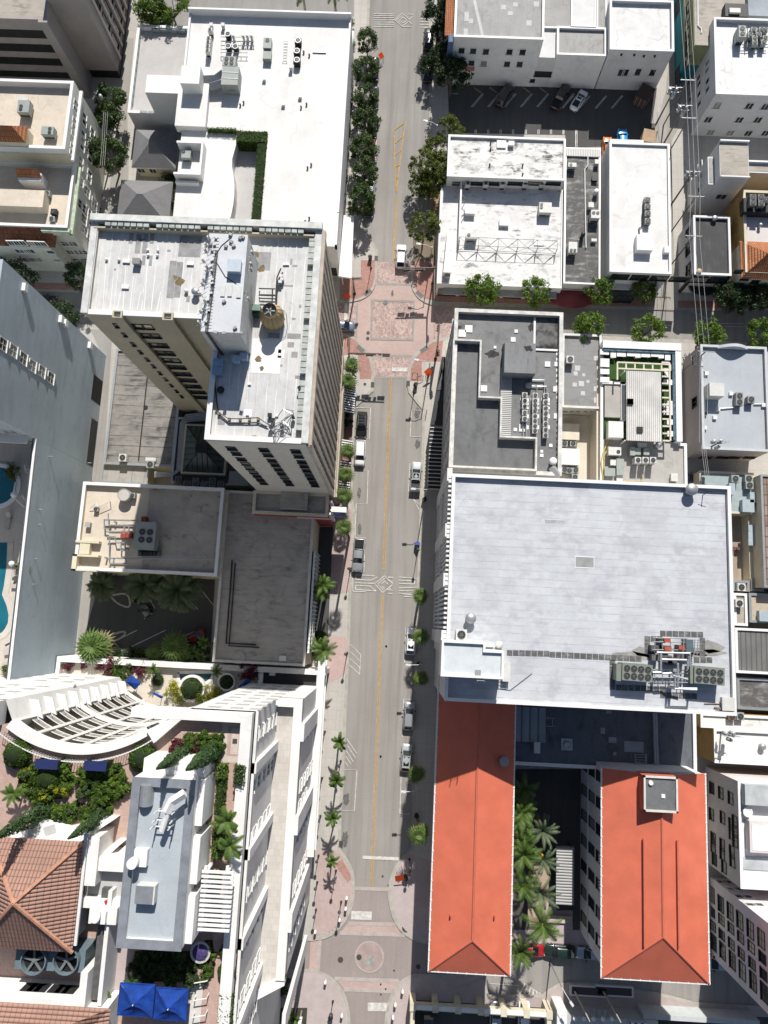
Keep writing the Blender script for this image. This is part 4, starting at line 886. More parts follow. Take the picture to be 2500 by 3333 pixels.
MB().poly(gar if area(gar)>0 else gar[::-1],HG).B('garden_floor',GARD,HO)
zd=6.
DKM=MGROUND('deck_cream',(.58,.53,.45),(.46,.42,.36),.3,.9,(.5,.46,.4))
mb=MB();B0=arc(25,1.5);wx=p('M',960,590,zd)[0];wy=p('M',700,583,zd)[1]
NB=[(-85,wy),(wx,wy),L_]+B0+[R_,(-21.5,HY),(HX,HY)]
MB().Q(NB+[(HX,yEnd),(-85,yEnd)],0,HG-.02,top=False).B('tower_wall',HWH,HO);B0=arc(25,1.47)
for a,b in zip(B0[:-1],B0[1:]): mb.quad((*a,zd),(*b,zd),(*b,HG),(*a,HG))
mb.B('balcony_back_wall',M('cream_stucco',(.62,.58,.50),.85,.12,.5),HO)
gl=MB()
for k in range(9):
 z=9.+k*3.35
 for i in range(1,23,2):
  a,b=B0[i],B0[i+1];gl.quad((a[0]*.98+b[0]*.02,a[1]+.04,z+.1),(b[0],b[1]+.04,z+.1),(b[0],b[1]+.04,z+2.3),(a[0],a[1]+.04,z+2.3))
gl.B('balcony_door',GLASS,HO)
for k in range(9):
 z=9.+k*3.35;mb=MB();A1=arc(25,-.05)
 for i in range(24):
  a,b,c_,d=A1[i],A1[i+1],B0[i+1],B0[i]
  mb.cur=1;mb.quad((*a,z+.1),(*b,z+.1),(*c_,z+.1),(*d,z+.1));mb.cur=0;mb.quad((*a,z-.1),(*b,z-.1),(*b,z+.1),(*a,z+.1));mb.quad((*d,z-.15),(*c_,z-.15),(*b,z-.15),(*a,z-.15))
 mb.B('balcony_slab',[HWH,M('balcony_floor',(.40,.37,.32),.85,.1,1)],HO)
 rl=MB();A2=arc(41,.02);rl.ribbon(A2,.1,z+1.16)
 for i in range(0,41,5): x,y=A2[i];rl.box(x-.04,x+.04,y-.04,y+.04,z+.1,z+1.15)
 rl.B('balcony_railing',WHITE,HO);rl=MB()
 for a,b in zip(A2[:-1],A2[1:]): rl.quad((*a,z+.2),(*b,z+.2),(*b,z+1.08),(*a,z+1.08))
 rl.B('railing_mesh',M('railing_mesh',(.27,.265,.25),.7,.1,2),HO)
mb=MB();A3=arc(25,-.5)
for i in (0,4,8,12,16,20,24):
 a,b=A3[i],B0[i];mb.U([(a[0]*.8+b[0]*.2,a[1]*.8+b[1]*.2,zd),(a[0]*.8+b[0]*.2,a[1]*.8+b[1]*.2,HG)],.22,4)
for za,zb_,ex in ((HG-.9,HWT-.5,-.3),(24.3,25.1,-.45),(7.6,8.4,-.4)):
 Ao,Ai=arc(25,ex),arc(25,.55 if za>30 else -.05)
 for i in range(24):
  a,b,c_,d=Ao[i],Ao[i+1],Ai[i+1],Ai[i]
  mb.quad((*a,zb_),(*b,zb_),(*c_,zb_),(*d,zb_));mb.quad((*a,za),(*b,za),(*b,zb_),(*a,zb_));mb.quad((*d,zb_),(*c_,zb_),(*c_,za),(*d,za));mb.quad((*d,za),(*c_,za),(*b,za),(*a,za))
mb.B('curved_rib',HWH,HO)
rl=MB();A2=arc(60,1.2);rl.ribbon(A2,.12,HG+1.2)
for x,y in A2: rl.box(x-.03,x+.03,y-.03,y+.03,HG,HG+1.2)
rl.B('roof_railing',WFR,HO)
mb=MB();mb.box(-85,wx,wy-2.4,wy,HG-.5,HWT);mb.box(wx-.7,wx+.02,wy-2.6,wy-.02,HG-.5,HWT-.05);mb.box(-85,wx+.12,wy,wy+.25,23.5,24.3);mb.B('left_wing',HWH,HO)
mb=MB()
for k in range(8):
 z=11.+k*3.6
 for u in (-3.2,-7.,-11): mb.box(wx+u-.7,wx+u+.7,wy-.02,wy+.05,z,z+1.4)
mb.each('window_surround',M('recess_grey',(.42,.42,.41),.8,.1,1),HO)
for k in range(9):
 z=9.+k*3.35;mb=MB();mb.Q([(wx+.02,wy-.4),(wx+1.3,wy-.5),(L_[0]+.9,L_[1]-.2),(L_[0]-.2,L_[1]+.3)],z-.12,z+.1);mb.B('side_balcony',HWH,HO);mb=MB();mb.ribbon([(wx+1.25,wy-.5),(L_[0]+.9,L_[1]-.2)],.09,z+1.05);mb.B('side_railing',WHITE,HO);
K_=p('M',1185,1112,HWT);K2=p('M',1420,912,HWT)
mb=MB();mb.Q([R_,K_,K2,(-21.5,HY-.05)],HG-1,HWT);mb.box(-21.6,HX-13,HY-1,HY+.02,HG-1,HWT-.04);mb.B('zigzag_parapet',HWH,HO)
mb=MB()
for k in range(9):
 z=9.5+k*3.5
 for u in (-19.5,-17.,-14.8): mb.box(u-.7,u+.7,HY-.02,HY+.05,z,z+1.4)
 X,Y=R_[0]+1.6,R_[1]+.85;mb.K(X,Y,z,1.1,.25,1.4,.53);mb.K(X+1.5,Y+.84,z,1.1,.25,1.4,.53)
mb.each('window_recess',MATS['recess_grey'],HO)
dk0=p('M',490,480,zd);dk1=p('N',1030,530,zd)
PDK=thing('hotel_terrace','cream hotel pool deck with small plunge pool and planting','terrace',((dk0[0]+dk1[0])/2,dk0[1]-4,0))
MB().box(dk0[0],dk1[0],HY-6,dk0[1],0,zd-.02).B('deck',DKM,PDK)
mb=MB();mb.box(dk0[0]-.6,dk1[0]+1.4,dk0[1]-.02,dk0[1]+.8,0,zd+1.1);mb.box(dk0[0]-.6,dk0[0],HY,dk0[1],0,zd+1.1);x=p('N',580,560,zd)[0];mb.box(x,x+.7,HY,dk0[1],zd-.1,zd+.8);mb.box(dk1[0],dk1[0]+.8,HY-.5,dk0[1],zd-.1,zd+1.);mb.B('deck_wall',HWH,PDK)
MB().box(x+.7,dk1[0],HY,dk0[1]-.1,zd-.02,zd+.02).B('dark_roof',MROOF('black_felt',(.035,.035,.037),(.02,.02,.02),.4,.5,.7,0,0),PDK);q=rect('N',655,550,'N',697,592,zd+.8);MB().box(*q,zd,zd+.7).B('roof_fan',ACW,PDK)
pp=[p('M',*q,zd) for q in ((1370,565),(1640,562),(1630,620),(1590,648),(1530,652),(1420,648),(1380,630))]
MB().poly(pp if area(pp)>0 else pp[::-1],zd+.03).B('plunge_pool',M('plunge_water',(.035,.10,.10),.08,.2,.4,0,.5),PDK);mb=MB();mb.ribbon(pp+[pp[0]],.5,zd+.05);mb.B('pool_edge',HWH,PDK)
q=rect('M',1325,505,'M',1640,545,zd+1.6);MB().box(*q,zd,zd+1.5).B('deck_bench',HWH,PDK)
def canopy(lbl,T,pts,z):
 L=[p(T,*q,z) for q in pts];cx_=sum(a[0] for a in L)/4;cy_=sum(a[1] for a in L)/4;t=thing('blue_canopy',lbl,'canopy',(cx_,cy_,z-2.3));mb=MB()
 for i in range(4): mb.tri((*L[i],z),(*L[(i+1)%4],z),(cx_,cy_,z+.5))
 mb.B('canopy_cloth',M('blue_canvas',(.006,.045,.26),.85,.35,1.2),t);MB().cone(cx_,cy_,z-2.3,z+.4,.05,.05,6).B('pole',WFR,t);vb=MB()
 for i in range(4): a,b=L[i],L[(i+1)%4];vb.quad((*a,z),(*b,z),(*b,z-.2),(*a,z-.2))
 vb.B('valance',MATS['blue_canvas'],t)
canopy('square blue canopy beside the curved hotel front','M',((965,635),(1020,590),(1085,650),(1040,700)),zd+2.4)
canopy('low blue canopy by the planted strip of the pool deck','M',((1170,730),(1190,720),(1260,755),(1245,768)),zd+2.4)
canopy('blue canopy under the stepped hotel wall','N',((415,675),(485,615),(512,635),(440,690)),zd+2.4)
X,Y=p('M',1475,690,zd+1);
PL=thing('round_planter','round white planter holding a clipped shrub on the pool deck','planter',(X,Y,zd));MB().ring(X,Y,zd,zd+.9,2.1,1.7,24).B('planter_rim',HWH,PL);MB().cone(X,Y,zd+.5,zd+.7,1.7,1.7,20).B('soil',MATS['dirt'],PL)
X,Y=p('N',322,640,zd+1);PL=thing('round_planter','round white planter next to the blue canopy and white steps','planter',(X,Y,zd));MB().ring(X,Y,zd,zd+.9,1.4,1.1,24).B('planter_rim',HWH,PL);MB().cone(X,Y,zd+.5,zd+.7,1.1,1.1,20).B('soil',MATS['dirt'],PL)
hpv=46.6;GBL=MROOF('blue_grey_membrane',(.40,.445,.48),(.34,.37,.40),.4,.5,.7,0,2.2,.05,(.35,.38,.41),4,.7)
PA=[p('M',1040,1380,hpv),p('M',1500,1395,hpv),p('M',1478,1560,hpv),p('Q',1440,350,hpv),p('Q',1410,1090,hpv),p('Q',920,1070,hpv),p('Q',960,520,hpv)]
x0=p('Q',955,500,hpv)[0];x1=p('Q',1445,500,hpv)[0];y0=p('Q',1150,1080,hpv)[1];y1=p('M',1200,1385,hpv)[1]
PV=bld('roof_pavilion','long blue-grey roofed pavilion standing in the hotel roof garden',(x0,x1,y0,y1),hpv,HWH,GBL,M('lead_coping',(.26,.28,.31),.5,.2,1,.2),.5,.75,z0=HG,cat='pavilion')
mb=MB();mb.box(x0+.4,x1+.5,y1,y1+1.6,HG,hpv-1.5)
for f in (.15,.5,.85): mb.box(x1,x1+.7,y0+(y1-y0)*f-2.2,y0+(y1-y0)*f+2.2,HG,hpv-1.2)
mb.B('wall_bay',HWH,PV)
for f in (.3,.62): win(PV,'E',x1,y0+(y1-y0)*f,HG+2.6,1.,1.,'w')
mb=MB()
for k in range(3): mb.box(x1+.02,x1+.05,y1-5.2+k*1.2,y1-4.5+k*1.2,HG+1.6,HG+2.6)
mb.each('wall_lettering',M('faded_blue_letters',(.30,.48,.62),.7,.1,1),PV)
TT=p('M',1125,1515,hpv);t=thing('curved_duct','curved silver roof vent hood on the blue-grey pavilion','vent hood',(TT[0],TT[1],hpv-.5));mb=MB()
n=9
for i in range(n):
 a0,a1=PI_2*i/n,PI_2*(i+1)/n
 mb.quad((TT[0]-.68*mc(a0),TT[1]-1.,hpv-.5+1.*ms(a0)),(TT[0]-.68*mc(a1),TT[1]-1.,hpv-.5+1.*ms(a1)),(TT[0]-.68*mc(a1),TT[1]+1.,hpv-.5+1.*ms(a1)),(TT[0]-.68*mc(a0),TT[1]+1.,hpv-.5+1.*ms(a0)))
for s_ in (-1.,1.): mb.face(tuple(range(len(mb.v),len(mb.v)+n+1)));mb.v+=[(TT[0]-.68*mc(PI_2*i/n),TT[1]+s_,hpv-.5+1.*ms(PI_2*i/n)) for i in range(n+1)]
mb.B('hood',STEEL,t)
DU=thing('air_duct','white jointed air duct lying across the pavilion roof','duct',(*p('Q',1280,20,hpv),hpv-.5));mb=MB()
mb.U([(*p('M',1430,1495,hpv+1),hpv+1.1),(*p('M',1330,1560,hpv+1),hpv+1.2),(*p('M',1290,1640,hpv+1),hpv+1.2)],.45,4);mb.U([(*p('M',1290,1640,hpv+1),hpv+1.2),(*p('Q',1285,60,hpv+1),hpv+1.1),(*p('Q',1245,170,hpv+1),hpv+.9)],.3,10);mb.B('duct_run',WHITE,DU);mb=MB()
for a in ((1280,20),(1265,90),(1250,140)):
 X,Y=p('Q',*a,hpv+.6);mb.box(X-.9,X-.8,Y-.05,Y+.05,hpv-.5,hpv+1.5);mb.box(X+.8,X+.9,Y-.05,Y+.05,hpv-.5,hpv+1.5);mb.box(X-.9,X+.9,Y-.05,Y+.05,hpv+.4,hpv+.5)
mb.B('duct_support',WFR,DU)
X,Y=p('Q',1035,400,hpv+1);t=thing('exhaust_fan','white exhaust fan on a white base at the pavilion edge','fan',(X,Y,hpv-.5));MB().K(X+.3,Y,hpv-.5,1.3,1.6,.7).B('base',WHITE,t);MB().cone(X-.2,Y-.3,hpv+.2,hpv+1.1,.5,.5,16).B('fan_drum',WHITE,t)
X,Y=p('Q',1115,670,hpv+.7);t=thing('roof_hatch','square grey roof hatch in the middle of the pavilion roof','hatch',(X,Y,hpv-.5));MB().K(X,Y,hpv-.5,1.8,1.7,1.).B('hatch_box',ACW,t);MB().K(X-.1,Y,hpv+.5,1.7,1.6,.1).B('hatch_lid',STEEL,t)
TILR=MRIB('terracotta_mixed',(.35,.20,.155),1,.36,.55,.22,.85,(.30,.19,.15),.5);TILX=MRIB('terracotta_mixed_cross',(.35,.20,.155),0,.36,.55,.22,.85,(.30,.19,.15),.5)
ze=45.;x1t=p('Q',600,700,ze)[0];y1t=p('Q',300,232,ze)[1];y0t=p('Q',300,1092,ze)[1];pk=p('Q',112,722,ze+3.)
TR_=thing('tile_roof_pavilion','rooftop pavilion with weathered terracotta hip roof','pavilion',(pk[0],pk[1],HG));x0t=2*pk[0]-x1t
MB().box(x0t+.4,x1t-.5,y0t+.5,y1t-.4,HG,ze-.05).B('wall',HWH,TR_)
A,B,C,D=(x0t,y0t,ze),(x1t,y0t,ze),(x1t,y1t,ze),(x0t,y1t,ze);pk3=(pk[0],pk[1],ze+3.2)
MB().tri(B,C,pk3).tri(D,A,pk3).B('roof',TILR,TR_);MB().tri(A,B,pk3).tri(C,D,pk3).B('roof_end',TILX,TR_)
rg=MB()
for q in (A,B,C,D): rg.U([q,pk3],.2,6)
rg.B('ridge_tile',M('ridge_terracotta',(.46,.24,.16),.85,.25,2),TR_)
MB().box(x1t-.2,x1t+.25,y0t+.5,y1t+.6,ze-.5,ze-.25).B('gutter',HWH,TR_)
mb=MB();ax0=p('Q',640,700,44.5)[0];mb.box(x1t+.3,x1t+1.4,y0t+6,y1t+.4,HG,44.6);mb.B('side_wall',HWH,TR_)
zc=43.5;wl_=rect('Q',60,1060,'Q',650,1440,43.5)
CW=thing('plant_well','white walled plant well holding the cooling tower','plant enclosure',((wl_[0]+wl_[1])/2,wl_[2],HG));mb=MB()
mb.box(wl_[1],wl_[1]+.7,wl_[2]-.8,y1t-12,HG,45.);mb.box(wl_[0]-6,wl_[1],wl_[2]-.8,wl_[2],HG,44.6);mb.box(wl_[1]+1.6,wl_[1]+2.0,wl_[2]-.5,y0t+5.5,HG,44.2);mb.B('wall',HWH,CW)
MB().box(wl_[1]+.7,wl_[1]+1.6,wl_[2]-.3,y0t+5.5,HG,43.6).B('gutter_roof',M('gutter_dark',(.10,.10,.10),.7,.3,2),CW)
lv=MB()
for x in (210,265,320,430,490,550): X,Z=ony('Q',x,1400,wl_[2]+.0);lv.box(X-.7,X+.5,wl_[2],wl_[2]+.06,HG+1,HG+2.6)
lv.each('louvre',DARK,CW)
CT=thing('cooling_tower','blue-grey cooling tower with two large open fans','cooling tower',(*p('Q',390,1170,zc),HG));q=rect('Q',130,1060,'Q',645,1265,zc);MB().box(*q,HG,zc).B('casing',M('casing_blue_grey',(.14,.19,.22),.6,.2,1),CT)
for x in (257,508):
 X,Y=p('Q',x,1175,zc+.5);f=MB().ring(X,Y,zc,zc+.6,1.28,1.18,28).B('fan_ring',MATS['casing_blue_grey'],CT);MB().cone(X,Y,zc-.02,zc+.03,1.18,1.18,28).B('fan_well',BLACK,f);b_=MB()
 for k in range(5): b_.K(X+.6*mc(k*1.2566+.4),Y+.6*ms(k*1.2566+.4),zc+.3,1.1,.24,.04,k*1.2566+.4)
 b_.cone(X,Y,zc+.25,zc+.42,.2,.2,12);b_.B('fan_blade',M('fan_grey',(.16,.18,.18),.5,.1,2),f)
q=rect('Q',-200,1485,'Q',770,2300,45.2);B2_=thing('tile_roof_pavilion','terracotta tiled roof cut by the bottom left corner','pavilion',((q[0]+q[1])/2,q[2],HG));mb=MB();hip(mb,q,45.,48.,1);mb.B('roof',TILR,B2_);MB().box(q[0]+.4,q[1]-.5,q[2],q[3]-.4,HG,44.95).B('wall',HWH,B2_)
LK=thing('link_roof','flat grey link roof with white walls between the two pavilions','roof',(*p('Q',810,600,43),HG));q=rect('Q',660,450,'Q',955,690,43.4)
MB().box(q[0],q[1],q[2],q[3],HG,43.).B('roof',MROOF('link_roof',(.46,.455,.45),(.3,.3,.3),.5,.5,.7,0,0),LK);mb=MB();mb.box(q[0]-.2,q[1],q[3],q[3]+1.3,HG,44.2);mb.box(q[0]-.2,q[1],q[2]-.9,q[2],HG,43.9);mb.B('parapet',HWH,LK)
mb=MB();s0=rect('Q',690,760,'Q',890,900,44.6);mb.box(*s0,HG,44.5);mb.B('vent_block',HWH,LK);X,Y=p('Q',735,840,45);MB().cone(X,Y,44.5,45.2,.45,.45,16).B('white_vent',WHITE,LK);X,Y=p('Q',795,845,45);MB().K(X,Y,44.5,.45,1.1,.5).B('vent_box',WHITE,LK);X,Y=p('Q',828,712,44);MB().K(X,Y,43.9,.5,.3,.2,.5).B('red_box',M('red_paint',(.45,.02,.03),.5,.1,1),LK)
mb=MB()
for a,b in (((680,440),(870,270)),((800,440),(985,265))):
 A,B=p('Q',*a,43),p('Q',*b,43);mb.Q([A,(A[0]+.8,A[1]),(B[0]+.8,B[1]),B],HG,43.)
mb.B('wall_arch',HWH,LK)
fw=[p('Q',100,210,43.2),p('Q',480,200,43.2),p('Q',560,110,43.2),p('Q',860,95,43.2),p('Q',700,240,43.2),p('Q',650,250,43.2)]
WA=thing('garden_wall','stepped white garden wall behind the tile roof','wall',(*p('Q',400,180,43),HG));mb=MB();mb.Q([p('Q',50,225,43),p('Q',640,240,43),p('Q',870,90,43),p('Q',740,85,43),p('Q',560,170,43),p('Q',300,105,43)],HG,43.2);mb.B('wall_mass',HWH,WA);mb=MB()
for a in ((215,170,310,145),(340,180,430,150)): mb.ribbon([p('Q',a[0],a[1],43.2),p('Q',a[2],a[3],43.2)],.9,43.22)
mb.B('wall_panel',MATS['recess_grey'],WA)
PG=thing('pergola','white slatted pergola over the hotel garden stairs','pergola',(*p('R',240,700,44),HG));zpg=44.
for k in range(13):
 y=480+k*37.2;a=p('R',138-k*2.8,y,zpg);b=p('R',385-k*3,y+2,zpg);MB().box(a[0],b[0],a[1]-.11,a[1]+.11,zpg-.15,zpg+.15).B('slat',WHITE,PG)
for x in (170,335):
 a,b=p('R',x,440,zpg-.3),p('R',x-30,945,zpg-.3);MB().box(a[0]-.14,a[0]+.14,b[1],a[1],zpg-.5,zpg-.16).B('beam',WHITE,PG)
 for f in (.08,.36,.64,.92): yy=b[1]+(a[1]-b[1])*f;MB().cone(a[0],yy,HG,zpg-.5,.24,.2,12).B('column',HWH,PG)
st=MB();
for k in range(8):
 y=940+k*24;a=p('R',235,y,HG);st.box(a[0],a[0]+2.3,a[1]-.35,a[1]+.35,HG,HG+.9-k*.1)
tag(st.B('garden_stair',M('stair_brick',(.36,.24,.2),.9,.25,1.5)),'brick garden steps leading down from the white pergola','stairs')
def gsheet(nm,T,m,*q,z=HG): o=MB();L=[p(T,q[i],q[i+1],z) for i in range(0,len(q),2)];o.poly(L if area(L)>0 else L[::-1],z+.02);return struct(o.B(nm,m))
gsheet('terrace_path','N',MBRICK('cream_pavers',(.52,.44,.40),(.56,.48,.44),(.46,.39,.35),1,.5,.5,0,.2),295,925,495,935,480,1265,290,1262)
mb=MB();mb.ribbon([p('N',*q,HG) for q in ((355,985),(440,988),(425,1205),(340,1200))],.45,HG+.035,True);struct(mb.B('paving_border',MATS['garden_brick']));X,Y=p('N',390,1096,HG);struct(MB().K(X,Y,HG,.5,.5,.05).B('drain_grate',IRON))
gsheet('terrace_path','Q',MATS['pale_rose_paving'],985,1080,1030,1100,1000,1540,830,1540,880,900,930,900)
gsheet('terrace_path','Q',M('white_deck',(.6,.58,.54),.8,.1,1),1480,1330,1570,1330,1540,1700,1440,1700)
for q in (('Q',925,1345,1175,1610),('Q',1200,1380,1435,1640)):
 z=43.6 if q[1]<1000 else 43.2;a=rect(q[0],q[1],q[2],q[0],q[3],q[4],z);cxx,cyy=(a[0]+a[1])/2,(a[2]+a[3])/2
 t=thing('garden_umbrella',('large square blue umbrella over the garden, left of the pair' if q[1]<1000 else 'large square blue umbrella over the garden, right of the pair'),'umbrella',(cxx,cyy,HG),0,'blue umbrellas in the roof garden');c4=rp(a);mb=MB()
 N=6
 for i in range(4):
  A,B=c4[i],c4[(i+1)%4]
  def q_(u,v): sg=-.16*ms(v*PI_2)-.1*ms(u*PI_2)*v+.03*ms(u*9+v*7+i);return (cxx+(A[0]+(B[0]-A[0])*u-cxx)*v,cyy+(A[1]+(B[1]-A[1])*u-cyy)*v,z+.9*(1-v)+sg)
  for a in range(N):
   for b in range(N): mb.quad(q_(a/N,(b+1)/N),q_((a+1)/N,(b+1)/N),q_((a+1)/N,b/N),q_(a/N,b/N))
 mb.B('canopy',MATS['blue_canvas'],t);vb=MB()
 for i in range(4): A,B=c4[i],c4[(i+1)%4];vb.quad((*A,z),(*B,z),(*B,z-.25),(*A,z-.25))
 vb.B('valance',MATS['blue_canvas'],t);MB().cone(cxx,cyy,HG,z+1.0,.06,.05,8).B('pole',WFR,t);MB().K(cxx,cyy,HG,.8,.8,.12).B('base',DARK,t)
for x,y,lb in ((405,1255,'left'),(775,1268,'right')):
 X,Y=p('M',x,y,HG+.6);t=thing('garden_swing',f'navy canopied garden bench by the {lb} flower bed','bench',(X,Y,HG));MB().K(X,Y,HG+.4,2.2,.8,.1).B('seat',DARK,t);MB().K(X,Y,HG+1.9,2.4,1.0,.08).B('shade',M('navy_canvas',(.015,.025,.10),.8,.1,1),t);MB().K(X-1.1,Y,HG,.1,.8,1.9).B('leg',DARK,t);MB().K(X+1.1,Y,HG,.1,.8,1.9).B('leg',DARK,t)
X,Y=p('R',125,1105,HG+.7);t=thing('flower_urn','round stone urn of violet flowers beside the garden steps','planter',(X,Y,HG));MB().cone(X,Y,HG,HG+.8,.7,1.05,20).B('urn',M('stone_pale',(.45,.44,.42),.9,.1,2),t);MB().dome(X,Y,HG+.75,.85,.25).B('flowers',M('violet_flowers',(.07,.05,.16),.9,.6,4),t)
for k,(x,y) in enumerate(((120,1340),(115,1475),(105,1605))):
 a,b=p('R',x-45,y+5,HG+1),p('R',x+55,y-12,HG+1);t=thing('handrail',('white pipe handrail across the pale garden steps, nearest the umbrellas and urn','white pipe handrail across the pale garden steps, middle one','white pipe handrail across the pale garden steps, at the bottom edge')[k],'handrail',(a[0],a[1],HG));mb=MB();mb.U([(*a,HG),(*a,HG+1),(*b,HG+1),(*b,HG)],.06,6);mb.B('rail',WFR,t)
GWALL=MROOF('pale_grey_wall',(.60,.60,.60),(.42,.42,.42),.4,.52,.75,0,0,big=.2,st=.3)
DGR=MROOF('weathered_grey_roof',(.36,.355,.345),(.14,.14,.14),.6,.48,.68,1,1.4,.06,(.25,.25,.25),3.5,tile=2.2)
WDIRT=MROOF('dirty_white_roof',(.68,.67,.65),(.04,.038,.035),.95,.47,.585,0,1.5,.07,(.83,.83,.83),2.2,.65,big=.22,fs=1.1)
WDIR2=MROOF('streaked_white_roof',(.69,.685,.675),(.07,.065,.06),.85,.53,.65,0,1.6,.05,(.62,.62,.62),2.4,.65,big=.2,fs=1.2)
BLKR=MROOF('black_weathered_roof',(.10,.098,.095),(.40,.39,.38),.8,.47,.62,0,0,big=.3,st=3,fs=1.4)
CHAR=MROOF('charcoal_roof',(.15,.155,.16),(.05,.05,.05),.8,.52,.7,1,0,big=.14,st=2.5,fs=.5,rough=.6,mid=2.2)
CHAR2=MROOF('charcoal_flat_roof',(.19,.192,.195),(.05,.05,.05),.9,.5,.7,1,0,big=.16,st=1.2,fs=.4,rough=.6,mid=2.2)
BIGR=MROOF('big_white_roof',(.53,.55,.575),(.38,.385,.43),.9,.44,.6,0,1.05,.1,(.34,.35,.38),1.6,.6,tile=1.05,big=.13,fs=.7,mid=1.)
CREAMF=MGROUND('cream_yard',(.66,.60,.50),(.45,.38,.3),.35,big=.3)
yB=p('C',1000,664)[1]
hA=ony('C',1000,293,yB)[1];hBb=ony('D',200,425,yB)[1];hC=ony('D',700,388,yB)[1]
xa0=p('C',662,200,hA)[0];xa1=p('C',1352,200,hA)[0]
A1=bld('white_building','white three storey building with small dark windows facing the shaded car park',(xa0,xa1,yB,yB+40),hA,WHITEW,DGR,WHITE,.45,.3,cat='building')
for x,y in ((717,388),(807,392),(905,396),(1087,398),(1188,400),(705,480),(793,485),(888,489),(1068,492),(1165,494)):
 u,z=ony('C',x,y,yB);win(A1,'S',yB,u,z,1.05,1.2,'w')
u,z=ony('C',1345,570,yB);win(A1,'S',yB,u,z,3.0,1.0,'d3');u,z=ony('C',1263,620,yB);win(A1,'S',yB,u,z,.7,.5,'d')
u,z=ony('C',778,528,yB);MB().box(u-.9,u+.9,yB-.06,yB,z-.5,z+.5).B('wall_sign',M('red_white_sign',(.45,.16,.14),.6,.2,3),A1)
MB().box(xa0-1.6,xa0-.02,yB+1,yB+40,hA-1.3,hA-.9).B('tile_eave',TILEO,A1);MB().box(xa0-.9,xa0-.02,yB-.5,yB+.9,2,hA-.6).B('corner_post',M('blue_post',(.10,.16,.28),.7,.2,1),A1)
mb=MB()
for a in ((740,90,772,165),(775,145,805,180),(1022,38,1060,75),(1115,18,1150,52),(1075,85,1113,118),(1217,155,1257,200),(1275,12,1315,52),(735,220,765,275)):
 q=rect('C',a[0],a[1],'C',a[2],a[3],hA-.45);mb.box(*q,hA-.45,hA-.43)
a,b=p('C',815,0,hA-.45),p('C',880,285,hA-.45);mb.ribbon([b,a],.5,hA-.432);mb.each('roof_patch',M('pale_patch',(.52,.52,.51),.8,.15,1),A1)
xb1=p('D',412,300,hBb)[0];xb0=p('C',1455,300,hBb)[0];yb1=p('C',1500,205,hBb)[1]
B1=bld('white_building','low grey roofed link between the white office and the white block beside the car park',(xb0,xb1-.02,yB+.02,yb1),hBb,WHITEW,DGR,WHITE,.4,.28,cat='building')
MB().box(xa1+.02,xb0-.02,yB+.02,yb1,0,hBb-.8).B('light_well_floor',GWALL,B1);
xc0=p('D',440,200,hC)[0];xc1=p('D',930,200,hC)[0]
C1=bld('white_building','tall white block with plain white roof beside the teal building',(xc0,xc1,yB+.01,p('D',700,0,hC)[1]),hC,GWALL,MROOF('clean_white_roof',(.675,.67,.66),(.2,.2,.2),.5,.66,.75,1,0,big=.2,st=4,fs=.7),WHITE,.6,.3,cat='building')
for x,y in ((525,558),(560,558),(656,553),(768,558)): u,z=ony('D',x,y,yB);win(C1,'S',yB,u,z,1.0,1.5,'w')
for x,y in ((528,418),(627,420),(702,430),(785,430)): u,z=ony('D',x,y,yB);MB().cone(u,yB-.1,z-.15,z+.15,.18,.18,8).B('vent_outlet',DARK,C1)
q=rect('D',145,-300,'D',330,215,hBb+.2);bld('rear_building','white flat roof with a soot spot behind the link building',(q[0],q[1],yb1+.05,q[3]),hBb+.1,WHITEW,MATS['clean_white_roof'],WHITE,.1,.2,cat='building')
q=rect('C',1370,-300,'D',140,200,hBb-.6);bld('rear_building','dark weathered low roof left of the soot spotted white roof',(xa1+.05,p('D',142,100,hBb)[0],yb1+.05,q[3]),hBb-.4,WHITEW,DGR,WHITE,.1,.2,cat='building')
q=rect('D',335,-300,'D',400,215,hBb-.3);bld('rear_building','narrow grey roof tucked beside the tall white block',(q[0]+.1,xc0-.05,yb1+.05,q[3]),hBb-.3,WHITEW,DGR,WHITE,.1,.2,cat='building')
xt=p('D',934,300)[0];hz=onx('D',1088,300,xt)[1];hm=onx('D',1010,300,xt)[1];yt=p('D',930,640)[1]
TB=thing('teal_building','building with teal lower and olive green upper wall along the alley','building',(xt+6,yt+10,0));MB().box(xt,xt+30,yt,yt+60,0,hm).B('lower_wall',MROOF('teal_wall',(.02,.18,.22),(.02,.10,.12),.5,.5,.7,0,0,big=.3,st=.4),TB);MB().box(xt,xt+30,yt,yt+60,hm,hz).B('upper_wall',MROOF('olive_wall',(.30,.33,.18),(.2,.23,.13),.5,.5,.7,0,0,big=.3,st=.4),TB)
MB().box(xt+.1,xt+30,yt+.1,yt+60,hz,hz+.1).B('roof',CONR,TB)
for y in (60,135,250,325,385,480): u,z=onx('D',1040,y,xt);win(TB,'W',xt,u,z,1.4,1.3,'d')
for y in (70,600): u,z=onx('D',955,y,xt);win(TB,'W',xt,u,min(z,2),3.,2.6,'d')
L=[(*p('D',1115,-100,hz+.2),hz+.2),(*p('D',1118,200,hz+.2),hz+.2),(*p('D',1145,225,hz+.2),hz+.2),(*p('D',1145,255,hz+.2),hz+.2)];MB().U(L,.12,5).B('roof_pipe',WHITE,TB)
q=rect('D',1330,20,'D',1508,125,hz+1.5);MB().box(*q,hz,hz+1.4).B('rooftop_box',DARK,TB);q=rect('D',1365,55,'D',1450,92,hz+1.9);MB().box(*q,hz+1.3,hz+1.8).B('rooftop_unit',ACW,TB)
